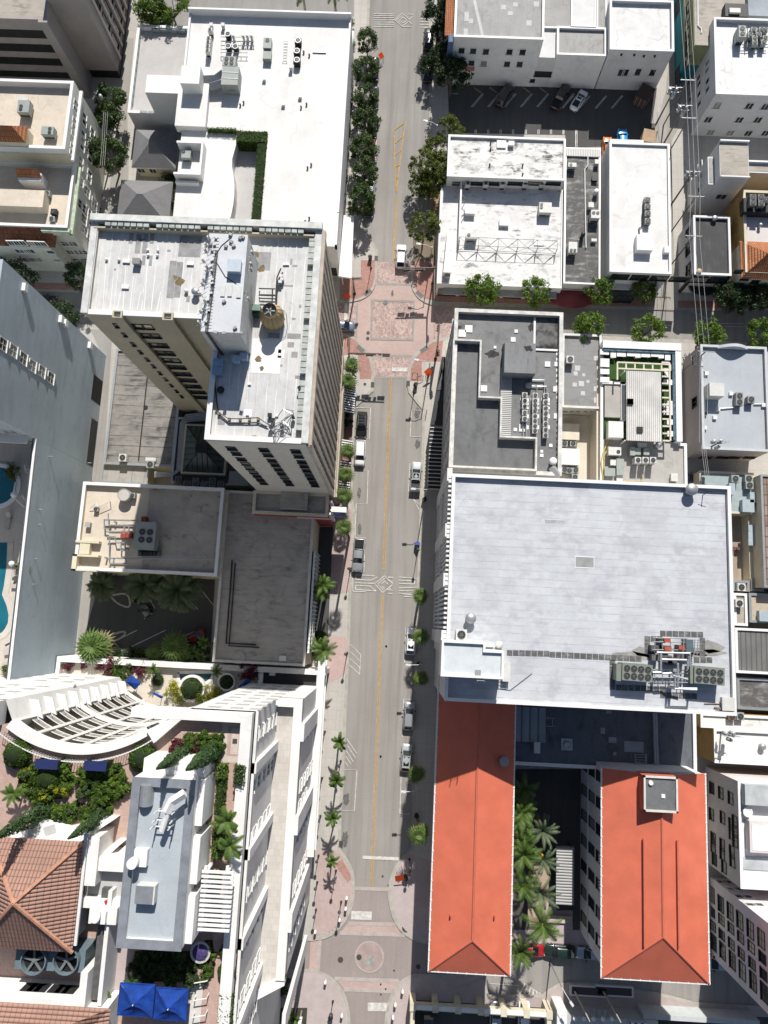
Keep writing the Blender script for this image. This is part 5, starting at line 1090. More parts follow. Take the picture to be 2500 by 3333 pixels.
q=rect('D',1500,-200,'D',1900,128,hz+1);MB().box(*q,hz,hz+.9).B('rear_roof',M('blue_grey_roof_far',(.34,.38,.42),.8,.2,.4),TB)
hF=10.6;xf=p('D',1252,500,hF)[0];yf=p('D',1400,727,hF)[1];yfn=p('D',1400,140,hF)[1]
FB=bld('white_building','tall white block with a cluster of rooftop condensers by the power lines',(xf,xf+30,yf,yfn),hF,GWALL,MROOF('spotted_white_roof',(.74,.735,.725),(.2,.2,.2),.7,.56,.68,1,0,big=.25,st=3,fs=1.),WHITE,.7,.3,cat='building')
for x,y in ((1268,812),(1515,815),(1640,820),(1198,920),(1438,922),(1582,922),(1217,1020),(1368,1024),(1507,1026),(1640,1025)): u,z=ony('D',x,y,yf);win(FB,'S',yf,u,z,1.2,1.3,'wm')
for x,y in ((1195,482),(1192,540),(1128,598),(1195,625),(1130,645),(1195,690),(1062,715),(1130,725),(1062,765),(1132,800),(1062,845),(1020,700),(1010,800)): u,z=onx('D',x,y,xf);win(FB,'W',xf,u,z,.9,1.2,'w')
yg=p('H',1200,115)[1];hgb=ony('D',1400,1372,yg)[1];q=rect('D',1282,1088,'D',1515,1375,hgb)
G1=thing('grey_building','stepped grey building with a raised stained roof box','building',(q[0],yg,0))
MB().box(q[0],q[1],yg,q[3],0,hgb).B('raised_block',GWALL,G1);MB().box(q[0]+.1,q[1]-.1,yg+.3,q[3]-.3,hgb,hgb+.05).B('raised_roof',CONR,G1);mb=MB();mb.box(q[0],q[1],q[3]-.25,q[3],hgb,hgb+.5);mb.box(q[0],q[1],yg,yg+.2,hgb,hgb+.3);mb.B('parapet',WHITE,G1)
hlo=hgb-2.;xlo=p('D',1195,1300,hlo)[0];MB().box(xlo,q[0]-.02,yg+.02,q[3]-1.5,0,hlo).B('side_block',GWALL,G1);MB().box(xlo+.2,q[0]-.05,yg+.3,q[3]-1.8,hlo,hlo+.04).B('side_roof',DGR,G1)
MB().box(q[1]+.02,q[1]+14,yg+2.5,q[3]-2.5,0,hlo).B('rear_block',GWALL,G1);MB().box(q[1]+.3,q[1]+13,yg+2.8,q[3]-2.8,hlo,hlo+.04).B('rear_roof',CONR,G1)
MB().box(q[1]+.02,q[1]+14,q[3]-2.5,q[3]-2.2,0,hlo+.5).B('rear_parapet',WHITE,G1)
u,z=ony('D',1298,1515,yg);win(G1,'S',yg,u,z,1.7,1.3,'wm')
for x,y in ((1138,1275),(1140,1365),(1135,1455),(1058,1380)): u,z=onx('D',x,y,xlo);win(G1,'W',xlo,u,z,1.,1.3,'w')
hn=6.8;q=rect('H',1083,122,'H',1375,585,hn)
N1=bld('shop_building','narrow shop with dark roof, white walls and black corner trims',(q[0],q[1],q[2],min(q[3],yg-.05)),hn,WHITEW,MROOF('black_felt_roof',(.06,.062,.065),(.15,.15,.15),.6,.5,.7,1,0,big=.2,st=4),WHITE,.4,.28,cat='shop')
for x,y in ((1045,245),(1045,350),(1045,400),(1048,520),(1046,570)): u,z=onx('H',x,y,q[0]);win(N1,'W',q[0],u,z,1.1,1.5,'dm')
u,z=ony('H',1195,625,q[2]);win(N1,'S',q[2],u,z,5.4,1.1,'d3');
for s_ in (q[0]-.1,q[1]-.35): MB().box(s_,s_+.45,q[2]-.12,q[2]+.35,0,hn-.3).B('corner_trim',DARK,N1)
mb=MB();cxn=(q[0]+q[1])/2;wv=[(cxn+(q[1]-q[0])*.42*mc(a),q[2]-.2+1.9*ms(a)) for a in lin(PI_2,2*PI_2,14)];mb.Q(wv,2.9,3.1);mb.B('curved_canopy',DARK,N1);mb=MB();mb.ribbon(wv,.25,3.13);mb.B('canopy_edge',STEEL,N1)
hy_=9.;xo=p('H',1478,300,hy_)[0];yo=p('H',1560,560,hy_)[1]
OC=bld('ochre_building','ochre walled building with an orange tile corner roof',(xo,xo+20,yo,yg-1),hy_,M('ochre_wall',(.42,.27,.10),.85,.25,.5),MROOF('pink_white_roof',(.62,.58,.56),(.4,.36,.34),.5,.55,.7,0,0,big=.3),CREAMW,.6,.35,cat='building')
q=rect('H',1500,290,'H',1800,525,9.6);MB().box(q[0]-.5,q[1],yo-.6,q[3]-.3,0,8.4).B('corner_tower',CREAMW,OC);mb=MB();hip(mb,(q[0]-.8,q[1],yo-.9,q[3]),8.4,11.,1);mb.B('tower_roof',TILEO,OC)
for x,y in ((1433,550),(1485,605),(1560,632)): u,z=ony('H',x,y,yo-.6);win(OC,'S',yo-.6,u,max(z,1.5),1.2,1.0,'d')
q=rect('H',1475,-20,'H',1800,98,hy_+1.2);MB().box(*q,hy_-.5,hy_+1.).B('plant_deck',DARK,OC)
hu=7.2;ydw=p('C',1000,1392,hu)[1];r1=rect('C',618,1040,'C',1515,1392,hu)
DW=bld('white_building','white roofed building with black mould stains and sign trusses at the crossing',(r1[0],r1[1],r1[2],r1[3]),hu,WHITEW,WDIRT,WHITE,.35,.28,cat='building')
hl2=4.6;xl0=p('C',553,1500,hl2)[0];xl1=p('C',1500,1500,hl2)[0];yl0=p('G',1000,664,hl2)[1]
MB().box(xl0,xl1,yl0,r1[2]-.02,0,hl2-.25).B('front_wall',WHITEW,DW);MB().box(xl0+.3,xl1-.25,yl0+.3,r1[2]-.03,hl2-.25,hl2-.2).B('lower_roof',WDIR2,DW)
mb=MB();mb.box(xl0,xl0+.3,yl0,r1[2]-.02,hl2-.25,hl2);mb.box(xl0+.3,xl1,yl0,yl0+.3,hl2-.25,hl2+.02);mb.box(xl1-.25,xl1,yl0+.3,r1[2]-.02,hl2-.25,hl2);xs=p('C',708,1500,hl2)[0];mb.box(xs-.15,xs+.15,yl0+7.5,r1[2]-.02,hl2-.25,hl2+1.3);mb.B('parapet',WHITE,DW)
for x in (685,838,950,1130,1285,1425): u,z=ony('C',x,1413,r1[2]);win(DW,'S',r1[2],u,z,2.4 if x!=685 else 1.6,.7,'d3')
sg=[p('G',608,255,hl2+1.2),p('G',585,595,hl2+1.2)];mb=MB();ax,ay=p('G',610,250,hl2);bx2,by2=p('G',580,590,hl2)
mb.Q([(ax-.1,ay),(ax+.1,ay),(bx2+1.1,by2),(bx2-.2,by2)],hl2-.2,hl2+1.4);mb.B('corner_fin',WHITE,DW);q=rect('G',592,510,'G',628,595,hl2+1);MB().box(q[0],q[1],q[2],q[3]+.2,hl2-.2,hl2+.9).B('planter_box',M('planter_grey',(.3,.3,.3),.8,.2,2),DW)
MB().box(xl0+1.2,xl1-.6,yl0-1.2,yl0-.02,2.9,3.2).B('street_canopy',M('canopy_grey',(.33,.33,.33),.8,.2,1),DW)
for k in range(9): win(DW,'S',yl0,xl0+2+k*3.9,1.6,3.0,2.2,'d3')
TRS=thing('sign_truss','long grey lattice sign frame standing on the lower white roof','truss',(*p('G',1065,420,hl2),hl2-.2));mb=MB();ya=p('G',1065,400,hl2)[1];xa_,xb_=p('G',690,400,hl2)[0],p('G',1440,400,hl2)[0];zt=hl2+1.5
for z in (hl2,zt): mb.U([(xa_,ya,z),(xb_,ya,z)],.04,4)
mb.U([(xa_,ya+1.6,zt-.1),(xb_,ya+1.6,zt-.1)],.04,4)
for k in range(6):
 u=xa_+(xb_-xa_)*k/5;mb.U([(u,ya,hl2-.2),(u,ya,zt)],.07,4);mb.U([(u,ya,zt),(u,ya+1.6,zt-.1)],.035,4)
 if k<5: v=xa_+(xb_-xa_)*(k+1)/5;m_=(u+v)/2;mb.U([(u,ya,hl2),(m_,ya,zt)],.03,4);mb.U([(m_,ya,zt),(v,ya,hl2)],.05,4);mb.U([(u,ya+1.6,zt-.1),(m_,ya,zt)],.03,4);mb.U([(m_,ya,zt),(v,ya+1.6,zt-.1)],.05,4)
mb.B('lattice',M('lattice_grey',(.20,.21,.22),.5,.1,2,.4),TRS)
BR=thing('wall_brace','short grey bracing truss beside the low roof wall','truss',(*p('C',735,1540,hl2),hl2-.2));mb=MB();a=p('C',712,1490,hl2+1.2);b=p('C',755,1535,hl2);
for dy in (0,-2.6): mb.U([(a[0],a[1]+dy,hl2+1.2),(b[0],b[1]+dy,hl2-.2)],.07,4);mb.U([(a[0],a[1]+dy-1.8,hl2+1.2),(b[0],b[1]+dy,hl2-.2)],.07,4)
mb.B('brace_bar',STEEL,BR)
hd=5.3;q=rect('D',80,1140,'H',362,655,hd);xd0=r1[1]+.1
DK=bld('low_building','black weathered roof strip with pale peeling patches between two white roofs',(max(q[0],xl1+.1),q[1],q[2],q[3]),hd,WHITEW,BLKR,STEEL,.15,.2,cat='building')
MB().box(q[0]+.4,q[1],q[3]-1.6,q[3]-.1,hd-.1,hd+.15).B('metal_roof_strip',MRIB('ribbed_white_metal',(.68,.67,.64),0,.3,.6,.1,.5),DK)
L=[(*p('D',270,1180,hd+.1),hd+.1),(*p('D',268,1275,hd+.1),hd+.1),(*p('D',245,1305,hd+.1),hd+.1),(*p('D',250,1659,hd+.1),hd+.1),(*p('H',255,370,hd+.1),hd+.1)];MB().U(L,.09,5).B('roof_pipe',WHITE,DK)
a=p('H',75,655,3.6);b=p('H',195,690,3.6);c_=p('H',310,655,3.6)
o=MB().Q([(a[0],q[2]-.05),(b[0],b[1]),(c_[0],q[2]-.05)],3.2,3.5).B('peaked_canopy',MATS['canopy_grey']);tag(o,'grey pointed shop canopy below the black roof strip','canopy')
X,Y=p('H',145,747,2.6);t=thing('patio_umbrella','dark red oval cafe canopy on the shaded pavement','umbrella',(X,Y,SW));mb=MB()
for i in range(12):
 a0,a1=i*PI_2/6,(i+1)*PI_2/6;mb.tri((X+4.1*mc(a0),Y+2.2*ms(a0),2.5),(X+4.1*mc(a1),Y+2.2*ms(a1),2.5),(X,Y,3.1))
mb.B('canopy',M('maroon_canvas',(.22,.05,.055),.8,.2,.6),t);MB().cone(X,Y,SW,3,.06,.06,6).B('pole',STEEL,t)
hw5=7.1;q=rect('D',438,1072,'H',912,572,hw5)
W5=bld('white_building','plain white flat roofed block with a white roof box and four small fans',(q[0],q[1],q[2],p('D',800,1108,hw5)[1]),hw5,WHITEW,MROOF('near_clean_white_roof',(.68,.675,.665),(.35,.28,.26),.45,.6,.72,1,2.2,.05,(.7,.7,.7),4,.6,big=.2,fs=.8),WHITE,.3,.3,cat='building')
xw5=p('D',700,1090,hw5)[0];MB().box(q[0],xw5,p('D',800,1108,hw5)[1]+.02,q[3],0,hw5+.05).B('rear_bay',WHITEW,W5)
b5=rect('H',650,262,'H',775,385,hw5+1.2);MB().box(*b5,hw5-.3,hw5+1.).B('roof_box',WHITE,W5);b5=rect('H',862,355,'H',905,405,hw5+.6);MB().box(*b5,hw5-.3,hw5+.5).B('small_roof_box',WHITE,W5)
for k in range(6): win(W5,'S',q[2],q[0]+2.2+k*3.35,hw5-1.6,2.9,1.5,'d')
MB().box(q[0]+.6,q[1]-.6,q[2]-1.,q[2]-.02,2.6,2.85).B('street_canopy',WHITE,W5);MB().box(q[0]+1,q[1]-1,q[2]-.05,q[2]+.05,.2,2.5).B('shop_front',GLASS,W5)
h8=20.5;q=rect('G',632,838,'K',1485,600,h8);x80=p('K',632,300,h8)[0];y80=p('K',800,535,h8)[1];ybig=p('K',1200,600,24.3)[1]
CB=bld('corner_building','tall corner block with charcoal roof and three rows of condensers',(x80,q[1],ybig+1.3,q[3]),h8,MROOF('cream_grey_wall',(.58,.55,.47),(.42,.40,.35),.4,.5,.75,0,0,big=.2,st=.3),CHAR2,M('grey_coping',(.62,.61,.58),.8,.3,1),.75,.45,cat='building')
zc8=h8-.75
Lp=[(650,1082,'G'),(870,1078,'G'),(862,1522,'G'),(1028,1526,'G'),(1012,292,'K'),(1292,298,'K'),(1292,548,'K'),(640,535,'K')]
Lw=[p(T,x,y,h8) for x,y,T in Lp];Lw=[(Lw[0][0],Lw[0][1]),(Lw[1][0],Lw[0][1]),(Lw[1][0],Lw[2][1]),(Lw[3][0],Lw[2][1]),(Lw[3][0],Lw[5][1]),(Lw[6][0],Lw[5][1]),(Lw[6][0],y80),(Lw[0][0],y80)]
Li=inset(Lw,.25);mb=MB();n=len(Lw);Lo=Lw if area(Lw)>0 else Lw[::-1]
for i in range(n):
 j=(i+1)%n;mb.quad((*Lo[i],zc8),(*Lo[j],zc8),(*Lo[j],h8+.5),(*Lo[i],h8+.5));mb.quad((*Lo[i],h8+.5),(*Lo[j],h8+.5),(*Li[j],h8+.5),(*Li[i],h8+.5));mb.quad((*Li[j],zc8-.3),(*Li[i],zc8-.3),(*Li[i],h8+.5),(*Li[j],h8+.5))
mb.B('inner_parapet',MATS['grey_coping'],CB);MB().poly(Li,zc8+.1).B('upper_roof',CHAR,CB)
mb=MB();mb.box(Lw[7][0],Lw[6][0],y80-.02,y80+.3,8,h8+.4);mb.B('south_wall',CREAMW,CB)
for x in (678,725,832,965,1112,1203): u,z=ony('K',x,568,y80);win(CB,'S',y80-.02,u,z,1.9,1.2,'w')
q2=rect('G',1052,1097,'G',1288,1340,h8+1.6);MB().box(*q2,zc8,h8+1.5).B('lift_house',MROOF('lift_house_felt',(.22,.225,.23),(.12,.12,.12),.7,.5,.7,1,0,big=.3),CB)
q2=rect('G',1022,1298,'K',1096,285,h8-.4);MB().box(*q2,zc8,h8-.3).B('metal_walk',MRIB('ribbed_grey_metal',(.42,.42,.41),1,.28,.6,.08,.5),CB)
q2=rect('G',1288,895,'G',1465,1150,h8);mb=MB();mb.box(q2[0]-.15,q2[0]+.15,q2[2],q2[3],zc8,zc8+.2);mb.box(q2[0],q2[1],q2[2]-.15,q2[2]+.15,zc8,zc8+.2);mb.B('patch_border',WHITE,CB);MB().box(q2[0]+.15,q2[1],q2[2]+.15,q2[3],zc8,zc8+.02).B('patched_felt',MROOF('burnt_felt',(.15,.15,.15),(.008,.008,.008),1.,.36,.5,0,0,big=.3,st=1.2,fs=.5),CB)
mb=MB()
for y in list(range(1190,1660,42)): X,Y=p('G',1457,y,zc8);mb.K(X,Y,zc8,.42,.42,.05)
for y in range(30,580,42): X,Y=p('K',1458,y,zc8);mb.K(X,Y,zc8,.42,.42,.05)
for T,x,y,s_ in (('G',772,995,1.1),('G',722,1030,1.1),('G',1115,1078,.7),('G',1138,1014,.5),('G',975,1138,.4),('G',1380,1268,.8),('G',1452,1268,.7),('G',890,1455,.9),('G',655,925,.3),('K',1131,232,.5),('K',1190,220,1.1),('K',1350,205,.7),('K',1405,355,.5),('K',1335,400,.4),('K',1335,432,.5),('G',1445,1460,.8),('K',1450,128,.8)):
 X,Y=p(T,x,y,zc8+.1);mb.K(X,Y,zc8,s_,s_,.12)
mb.each('pipe_flashing',WHITE,CB)
for k in range(9):
 y=ybig+3+k*2.7
 for z in (18.4,15.2,12.,8.8,5.9): win(CB,'W',x80,y,z,1.2,1.6,'w')
mb=MB();mb.box(x80-.25,x80,ybig+2,q[3],4.6,5.2);mb.B('string_course',CREAMW,CB)
mo=MB()
for T,x,y,rx,ry in (('G',690,985,.55,.4),('G',950,1190,1.1,.7),('G',1260,980,.5,.8),('G',1210,1190,.7,.5),('G',680,905,.3,.2)):
 X,Y=p(T,x,y,zc8+.1)
 zz=h8+1.53 if x==1210 else zc8+.013
 mo.poly([(X+rx*(.5+.7*random.random())*mc(i*.42),Y+ry*(.5+.7*random.random())*ms(i*.42)) for i in range(15)],zz)
mo.each('mould_stain',M('mould_stain',(.05,.05,.05),.9,.5,2.5),CB)
AWN=thing('street_awning','long black slatted street awning below the charcoal roofed block','awning',(x80-2,ybig+14,3.4));ya,yb=p('K',500,690,3.6)[1],p('K',500,215,3.6)[1];xx0=p('K',468,450,3.6)[0];mb=MB()
MB().box(xx0,x80-.02,ya,yb,3.3,3.36).B('awning_sheet',DARK,AWN)
for k in range(17): y=ya+(yb-ya)*k/16;mb.box(xx0-.1,x80-.02,y-.07,y+.07,3.38,3.5)
mb.B('rib',M('awning_rib',(.6,.6,.58),.6,.1,1),AWN)
AW2=thing('street_awning','solid charcoal street awning nearest the crossing','awning',(x80-2,yb+8,3.4));yc=p('G',500,1210,3.6)[1];xx1=p('G',480,1600,3.6)[0];MB().Q([(xx1,yb+.4),(x80-.02,yb+.4),(x80-.02,yc),(xx1+1.5,yc)],3.3,3.7).B('awning_top',M('charcoal_canvas',(.05,.055,.06),.8,.2,1),AW2);MB().Q([(xx1+.9,yb+6.5),(x80-.6,yb+6.5),(x80-.6,yc-1),(xx1+2.1,yc-1)],3.72,3.78).B('awning_panel',M('grey_canvas',(.10,.105,.11),.8,.2,1),AW2)
h9=5.4;q=rect('H',72,1032,'H',372,1612,h9);q=(p('G',1500,1200,h9)[0],q[1],q[2],q[3])
xg9=max(q[0],WL(CB).x+ (x80*0));q9=(p('G',1495,1200,h9)[0],q[1],q[2],q[3])
SMG=bld('low_building','small patched grey roof with white squares beside the rooftop bar',q9,h9,CREAMW,MROOF('brick_felt_grey',(.27,.27,.27),(.16,.16,.16),.7,.5,.7,0,.8,.05,(.17,.17,.17),2,.8,tile=.9),M('white_edge',(.62,.62,.61),.7,.15,1),.35,.28,cat='building')
mb=MB()
for x,y,s_ in ((190,1298,.9),(175,1340,.7),(238,1350,.5),(168,1425,.7),(220,1418,.9),(335,1222,.8),(270,1402,.5),(232,1492,.7),(335,1458,.8),(338,1545,.9)):
 X,Y=p('H',x,y,h9-.3);mb.K(X,Y,h9-.35,s_,s_,.015)
mb.each('pale_patch',MATS['pale_patch'],SMG)
for x in (95,145,195,255,295): u,z=ony('H',x,1632,q9[2]);win(SMG,'S',q9[2],u,z,.9,.6,'w')
YD=thing('service_yard','bright cream service yard squeezed between the tall blocks','yard',(q9[0]+6,q9[2]-8,0));yy0=ybig+1.4;xr9=p('L',352,300,5)[0];MB().box(q[0]-3,xr9,yy0,q9[2]-.05,0,1.2).B('yard_floor',CREAMF,YD);MB().box(xr9-.4,xr9,yy0,q9[2]+9,0,5.2).B('yard_wall',CREAMF,YD)
r_=rect('L',70,182,'L',205,312,2.6);MB().box(*r_,1.2,2.5).B('plinth',CREAMF,YD);r_=rect('L',68,375,'L',205,505,2.8);MB().box(*r_,1.2,2.7).B('white_deck',WHITE,YD)
hb=6.0;q=rect('H',378,1100,'L',1030,640,hb);xr1=p('H',978,1400,hb)[0];yq=p('L',700,328,hb)[1]
BAR=bld('rooftop_bar_building','building with a rooftop bar of artificial grass, white tables and pergola',[(xr9+.05,ybig+1.3),(p('L',1032,500,hb)[0],ybig+1.3),(p('L',1032,500,hb)[0],yq),(xr1,yq),(xr1,q[3]),(xr9+.05,q[3])],hb,WHITEW,MROOF('grey_bar_roof',(.40,.385,.36),(.24,.23,.22),.6,.5,.7,1,0,big=.2,st=3),WHITE,.3,.35,cat='building')
zb=hb-.25;tq=rect('H',400,1150,'H',960,1600,zb)
g_=MB();g_.box(xr9+.5,xr1-.5,yq+.3,q[3]-.6,zb-.3,zb+.03);g_.B('artificial_grass',M('artificial_grass',(.035,.085,.018),.95,.25,2),BAR)
mb=MB();mb.box(xr9+.1,xr1-.05,q[3]-1.3,q[3]-.05,hb-.4,hb+1.);mb.box(xr1-1.,xr1-.05,yq+.1,q[3]-1.3,hb-.4,hb+.9);mb.B('bar_parapet',WHITE,BAR);mb=MB();mb.box(xr9+.3,xr1-.9,q[3]-1.75,q[3]-1.32,zb,hb+.8);mb.box(xr1-1.45,xr1-1.02,yq+.4,q[3]-1.3,zb,hb+.7);mb.each('mural_panel',M('mural_blue',(.08,.15,.2),.7,.6,1.5),BAR)
cn=rect('H',565,1320,'L',838,328,hb+2.2);MB().box(*cn,hb+2.1,hb+2.3).B('canopy_roof',MRIB('ribbed_canopy',(.60,.585,.565),0,.32,.62,.22,.6),BAR)
mb=MB()
for x,y in ((0,0),(0,1),(1,0),(1,1)): mb.cone(cn[x]-.2+x*-.0,cn[2+y],zb,hb+2.1,.1,.1,8)
mb.B('canopy_post',WFR,BAR)
pg=MB();zpz=hb+1.9;P1=rect('H',495,1255,'H',905,1320,zpz);P2=rect('H',838,1255,'L',905,320,zpz)
for k in range(7): x=P1[0]+(P1[1]-P1[0])*k/6;pg.box(x-.12,x+.12,P1[2],P1[3],zpz-.15,zpz+.1)
pg.box(P1[0],P1[1],P1[3]-.12,P1[3]+.12,zpz-.1,zpz+.15);pg.box(P1[0],P1[1],P1[2]-.12,P1[2]+.12,zpz-.1,zpz+.14)
for k in range(12): y=P2[2]+(P2[3]-P2[2])*k/11;pg.box(P2[0],P2[1],y-.12,y+.12,zpz-.15,zpz+.08)
pg.box(P2[1]-.12,P2[1]+.12,P2[2],P2[3],zpz-.1,zpz+.16);pg.box(P1[0]-.12,P1[0]+.12,p('H',500,1390,zpz)[1],P1[3],zpz-.1,zpz+.17);pg.B('pergola_beam',M('cream_timber',(.62,.57,.47),.7,.15,1),BAR)
q2=rect('H',380,1420,'L',525,160,hb-1.2);MB().box(q2[0],q2[1],q2[2],q2[3],zb,zb+.5).B('lower_roof',MATS['grey_bar_roof'],BAR);q2=rect('L',430,165,'L',545,295,hb+1.5);MB().box(*q2,zb,hb+1.4).B('stair_box',WHITEW,BAR);a=rect('H',525,1395,'L',560,160,hb+.5);MB().box(*a,zb,hb+.5).B('divider_wall',WHITE,BAR);a=rect('H',380,1395,'H',560,1425,hb+.5);MB().box(*a,zb,hb+.5).B('divider_wall',WHITE,BAR)
def tbl():
 t=thing('bar_table','','table');MB().box(-.75,.75,-.45,.45,.72,.8).B('tabletop',WHITE,t)
 for sx in (-.6,.6): MB().box(sx-.05,sx+.05,-.35,.35,0,.72).B('leg',WFR,t)
 return t
for k,(T,x,y,rz) in enumerate((('H',398,1175,0),('H',465,1185,1.57),('H',527,1190,0),('H',605,1188,0),('H',655,1185,1.57),('H',715,1195,0),('H',790,1192,0),('H',835,1190,1.57),('H',885,1205,1.57),('H',400,1245,0),('H',400,1270,0),('H',400,1325,0),('H',400,1388,0),('H',880,1335,1.57),('H',890,1408,0),('H',890,1590,0),('H',890,1640,0),('L',905,45,1.57),('L',905,95,0),('L',915,175,0),('L',918,265,0))):
 X,Y=p(T,x,y,zb+.8);use('bar_table',tbl,(X,Y,zb+.03),rz,'white bar table on the artificial grass of the rooftop bar','table','white tables on the rooftop bar')
mb=MB()
for T,x,y in (('H',598,1555),('L',597,17),('L',672,232)):
 X,Y=p(T,x,y,hb+2.6);mb.K(X,Y,hb+2.3,.95,.95,.25)
mb.each('roof_vent',DARK,BAR)
gp=MB();gp.U([(*p('L',435,290,hb+.2),hb+.2),(*p('L',385,420,hb+.2),hb+.2),(*p('L',372,490,hb+.2),hb+.2),(*p('L',388,620,hb+.2),hb+.2)],.1,5);gp.U([(*p('L',455,300,hb+.2),hb+.2),(*p('L',395,440,hb+.2),hb+.2),(*p('L',398,600,hb+.2),hb+.2)],.08,5);gp.U([(*p('L',540,628,hb+.2),hb+.2),(*p('L',690,630,hb+.2),hb+.2),(*p('L',690,580,hb+.2),hb+.2)],.08,5);gp.B('gas_pipe',M('pipe_yellow',(.55,.40,.12),.6,.2,2),BAR)
h21=7.;q=rect('H',1138,1118,'L',1800,408,h21)
BG=bld('blue_grey_roof_building','blue-grey roofed building with an arched front parapet under power lines',(q[0],p('H',1655,1400,h21)[0],q[2],q[3]),h21,MROOF('pinkish_wall',(.46,.42,.40),(.34,.31,.3),.4,.5,.7,0,0,big=.2,st=.3),MROOF('blue_grey_metal',(.415,.45,.48),(.36,.39,.42),.4,.5,.7,1,.9,.05,(.36,.39,.42),5,.6),M('blue_grey_cap',(.50,.53,.55),.7,.1,1),.55,.3,cat='building')
a=p('H',1270,1120,h21)[0];b=p('H',1500,1120,h21)[0];ar=[(a+(b-a)*k/16,) for k in range(17)];mb=MB();n=16
for k in range(n):
 u0=a+(b-a)*k/n;u1=a+(b-a)*(k+1)/n;z0_,z1_=[h21+1.1*ms(PI_2*f/n) for f in (k,k+1)]
 mb.quad((u0,q[3],h21-.2),(u0,q[3],z0_),(u1,q[3],z1_),(u1,q[3],h21-.2));mb.quad((u0,q[3]-.5,h21-.2),(u1,q[3]-.5,h21-.2),(u1,q[3]-.5,z1_),(u0,q[3]-.5,z0_));mb.quad((u0,q[3],z0_),(u0,q[3]-.5,z0_),(u1,q[3]-.5,z1_),(u1,q[3],z1_))
mb.B('arched_parapet',MATS['blue_grey_cap'],BG);r_=rect('H',1212,1408,'H',1328,1512,h21+1.8);MB().box(*r_,h21-.5,h21+1.6).B('roof_box',ACW,BG)
u,z=onx('H',1095,1230,q[0]);win(BG,'W',q[0],u,z,1.8,2.,'wmx');u,z=onx('H',1095,1565,q[0]);win(BG,'W',q[0],u,z,1.6,1.5,'dmx');u,z=onx('L',1095,20,q[0]);win(BG,'W',q[0],u,z,1.4,1.3,'dmx')
for x in (1180,1310,1400,1520): u,z=ony('L',x,445,q[2]);win(BG,'S',q[2],u,z,1.8,.8,'dm')
mb=MB()
for T,x,y in (('H',1190,1335),('H',1380,1492),('H',1280,1612),('H',1632,1580),('H',1178,1645),('L',1180,105),('L',1178,215),('L',1255,135)): X,Y=p(T,x,y,h21);mb.K(X,Y,h21-.55,.6,.6,.4)
mb.each('roof_curb',WHITE,BG)
h22=4.;q=rect('L',1280,558,'L',1555,885,h22);bld('low_building','blue-green flat roof with scattered condensers right of the big white roof',(p('L',1370,700,4)[0]-5,q[1],q[2],q[3]),h22,CREAMW,MROOF('sea_grey_roof',(.34,.40,.41),(.2,.23,.24),.6,.5,.7,0,0,big=.3),CREAMW,.2,.25,cat='building')
Y2=thing('service_yard','narrow cream yard with barrels and wall units at the right edge','yard',(*p('L',1450,1200,0),0));q=rect('L',1370,890,'L',1600,1480,1.);MB().box(q[0]-6,q[1],q[2],q[3]-.1,0,.9).B('yard_floor',MGROUND('stained_yard',(.40,.34,.28),(.2,.15,.11),.6,big=.35),Y2);w_=rect('L',1510,890,'L',1600,1480,3.4);MB().box(w_[0],w_[1]-.1,w_[2],w_[3],.9,3.2).B('side_building',CREAMW,Y2)
for k,(x,y) in enumerate(((1398,1150),(1432,1150))): X,Y=p('L',x,y,1.8);tag(MB().cone(X,Y,.9,1.8,.32,.32,14).B('barrel',M('rust_barrel',(.13,.07,.05),.7,.3,2)),'dark rusty barrel standing in the narrow cream yard, '+('left' if k==0 else 'right')+' one of two','barrel','barrels in the yard')
h23=6.5;q=rect('L',1602,580,'L',2200,1475,h23);bld('brown_roof_building','weathered brown ribbed roof at the right edge',(q[0],q[0]+20,q[2],q[3]),h23,CREAMW,MRIB('brown_metal_roof',(.23,.155,.12),0,.5,.6,.5,.7,(.34,.27,.22),1.7),STEEL,.2,.25,cat='building')
for lb,a,m,h in (('small cream roof with one condenser under the brown roof',('L',1385,1395,'L',1515,1480),CONR,3.6),('olive strip roof with pipes beside the brown roof',('L',1530,1380,'L',1625,1480),CREAMW,3.4),('grey roof with a round fan and white parapet, right edge',('L',1395,1495,'P',1500,205),CONR,4.6),('sandy roof with black holes in its coating, right edge',('L',1512,1495,'P',2100,205),MROOF('sandy_peeling_roof',(.46,.39,.30),(.03,.03,.03),.9,.58,.64,0,0,big=.4,st=1.2),4.6),('dark ribbed metal roof, right edge',('P',1405,222,'P',2100,600),MRIB('dark_metal_roof',(.15,.15,.145),0,.8,.6,.2,.7),5.2),('black streaked roof above the white roofs, right edge',('P',1420,605,'P',2100,880),BLKR,4.4)):
 q=rect(*a,h);bld('low_building',lb,q,h,CREAMW,m,WHITE if 'white parapet' in lb or 'ribbed' in lb else STEEL,.2,.3,cat='building')
hB=24.3;q=rect('K',620,600,'P',1425,870,hB);xB0=p('K',610,1659,hB)[0];xB1=p('P',1395,200,hB)[0];yB0=p('P',400,845,hB)[1];yB1=ybig
BW=bld('big_building','very large pale roofed block with chillers and a white stair house',(xB0,xB1,yB0,yB1),hB,GWALL,BIGR,WHITE,.55,.35,cat='building')
mb=MB();gl=MB();ys=p('O',560,285,hB-9)[1]
n=34
for k in range(n+1):
 y=ys+(yB1-.4-ys)*k/n;mb.box(xB0-.5,xB0,y-.14,y+.14,3.5,hB-.2)
for z in (3.2,13.5): mb.box(xB0-.7,xB0,ys,yB1,z,z+.55)
for f in (.0,.345,.65,1.): y=ys+(yB1-ys)*f;mb.box(xB0-.72,xB0,y-.9,y+.9,0,hB-.3)
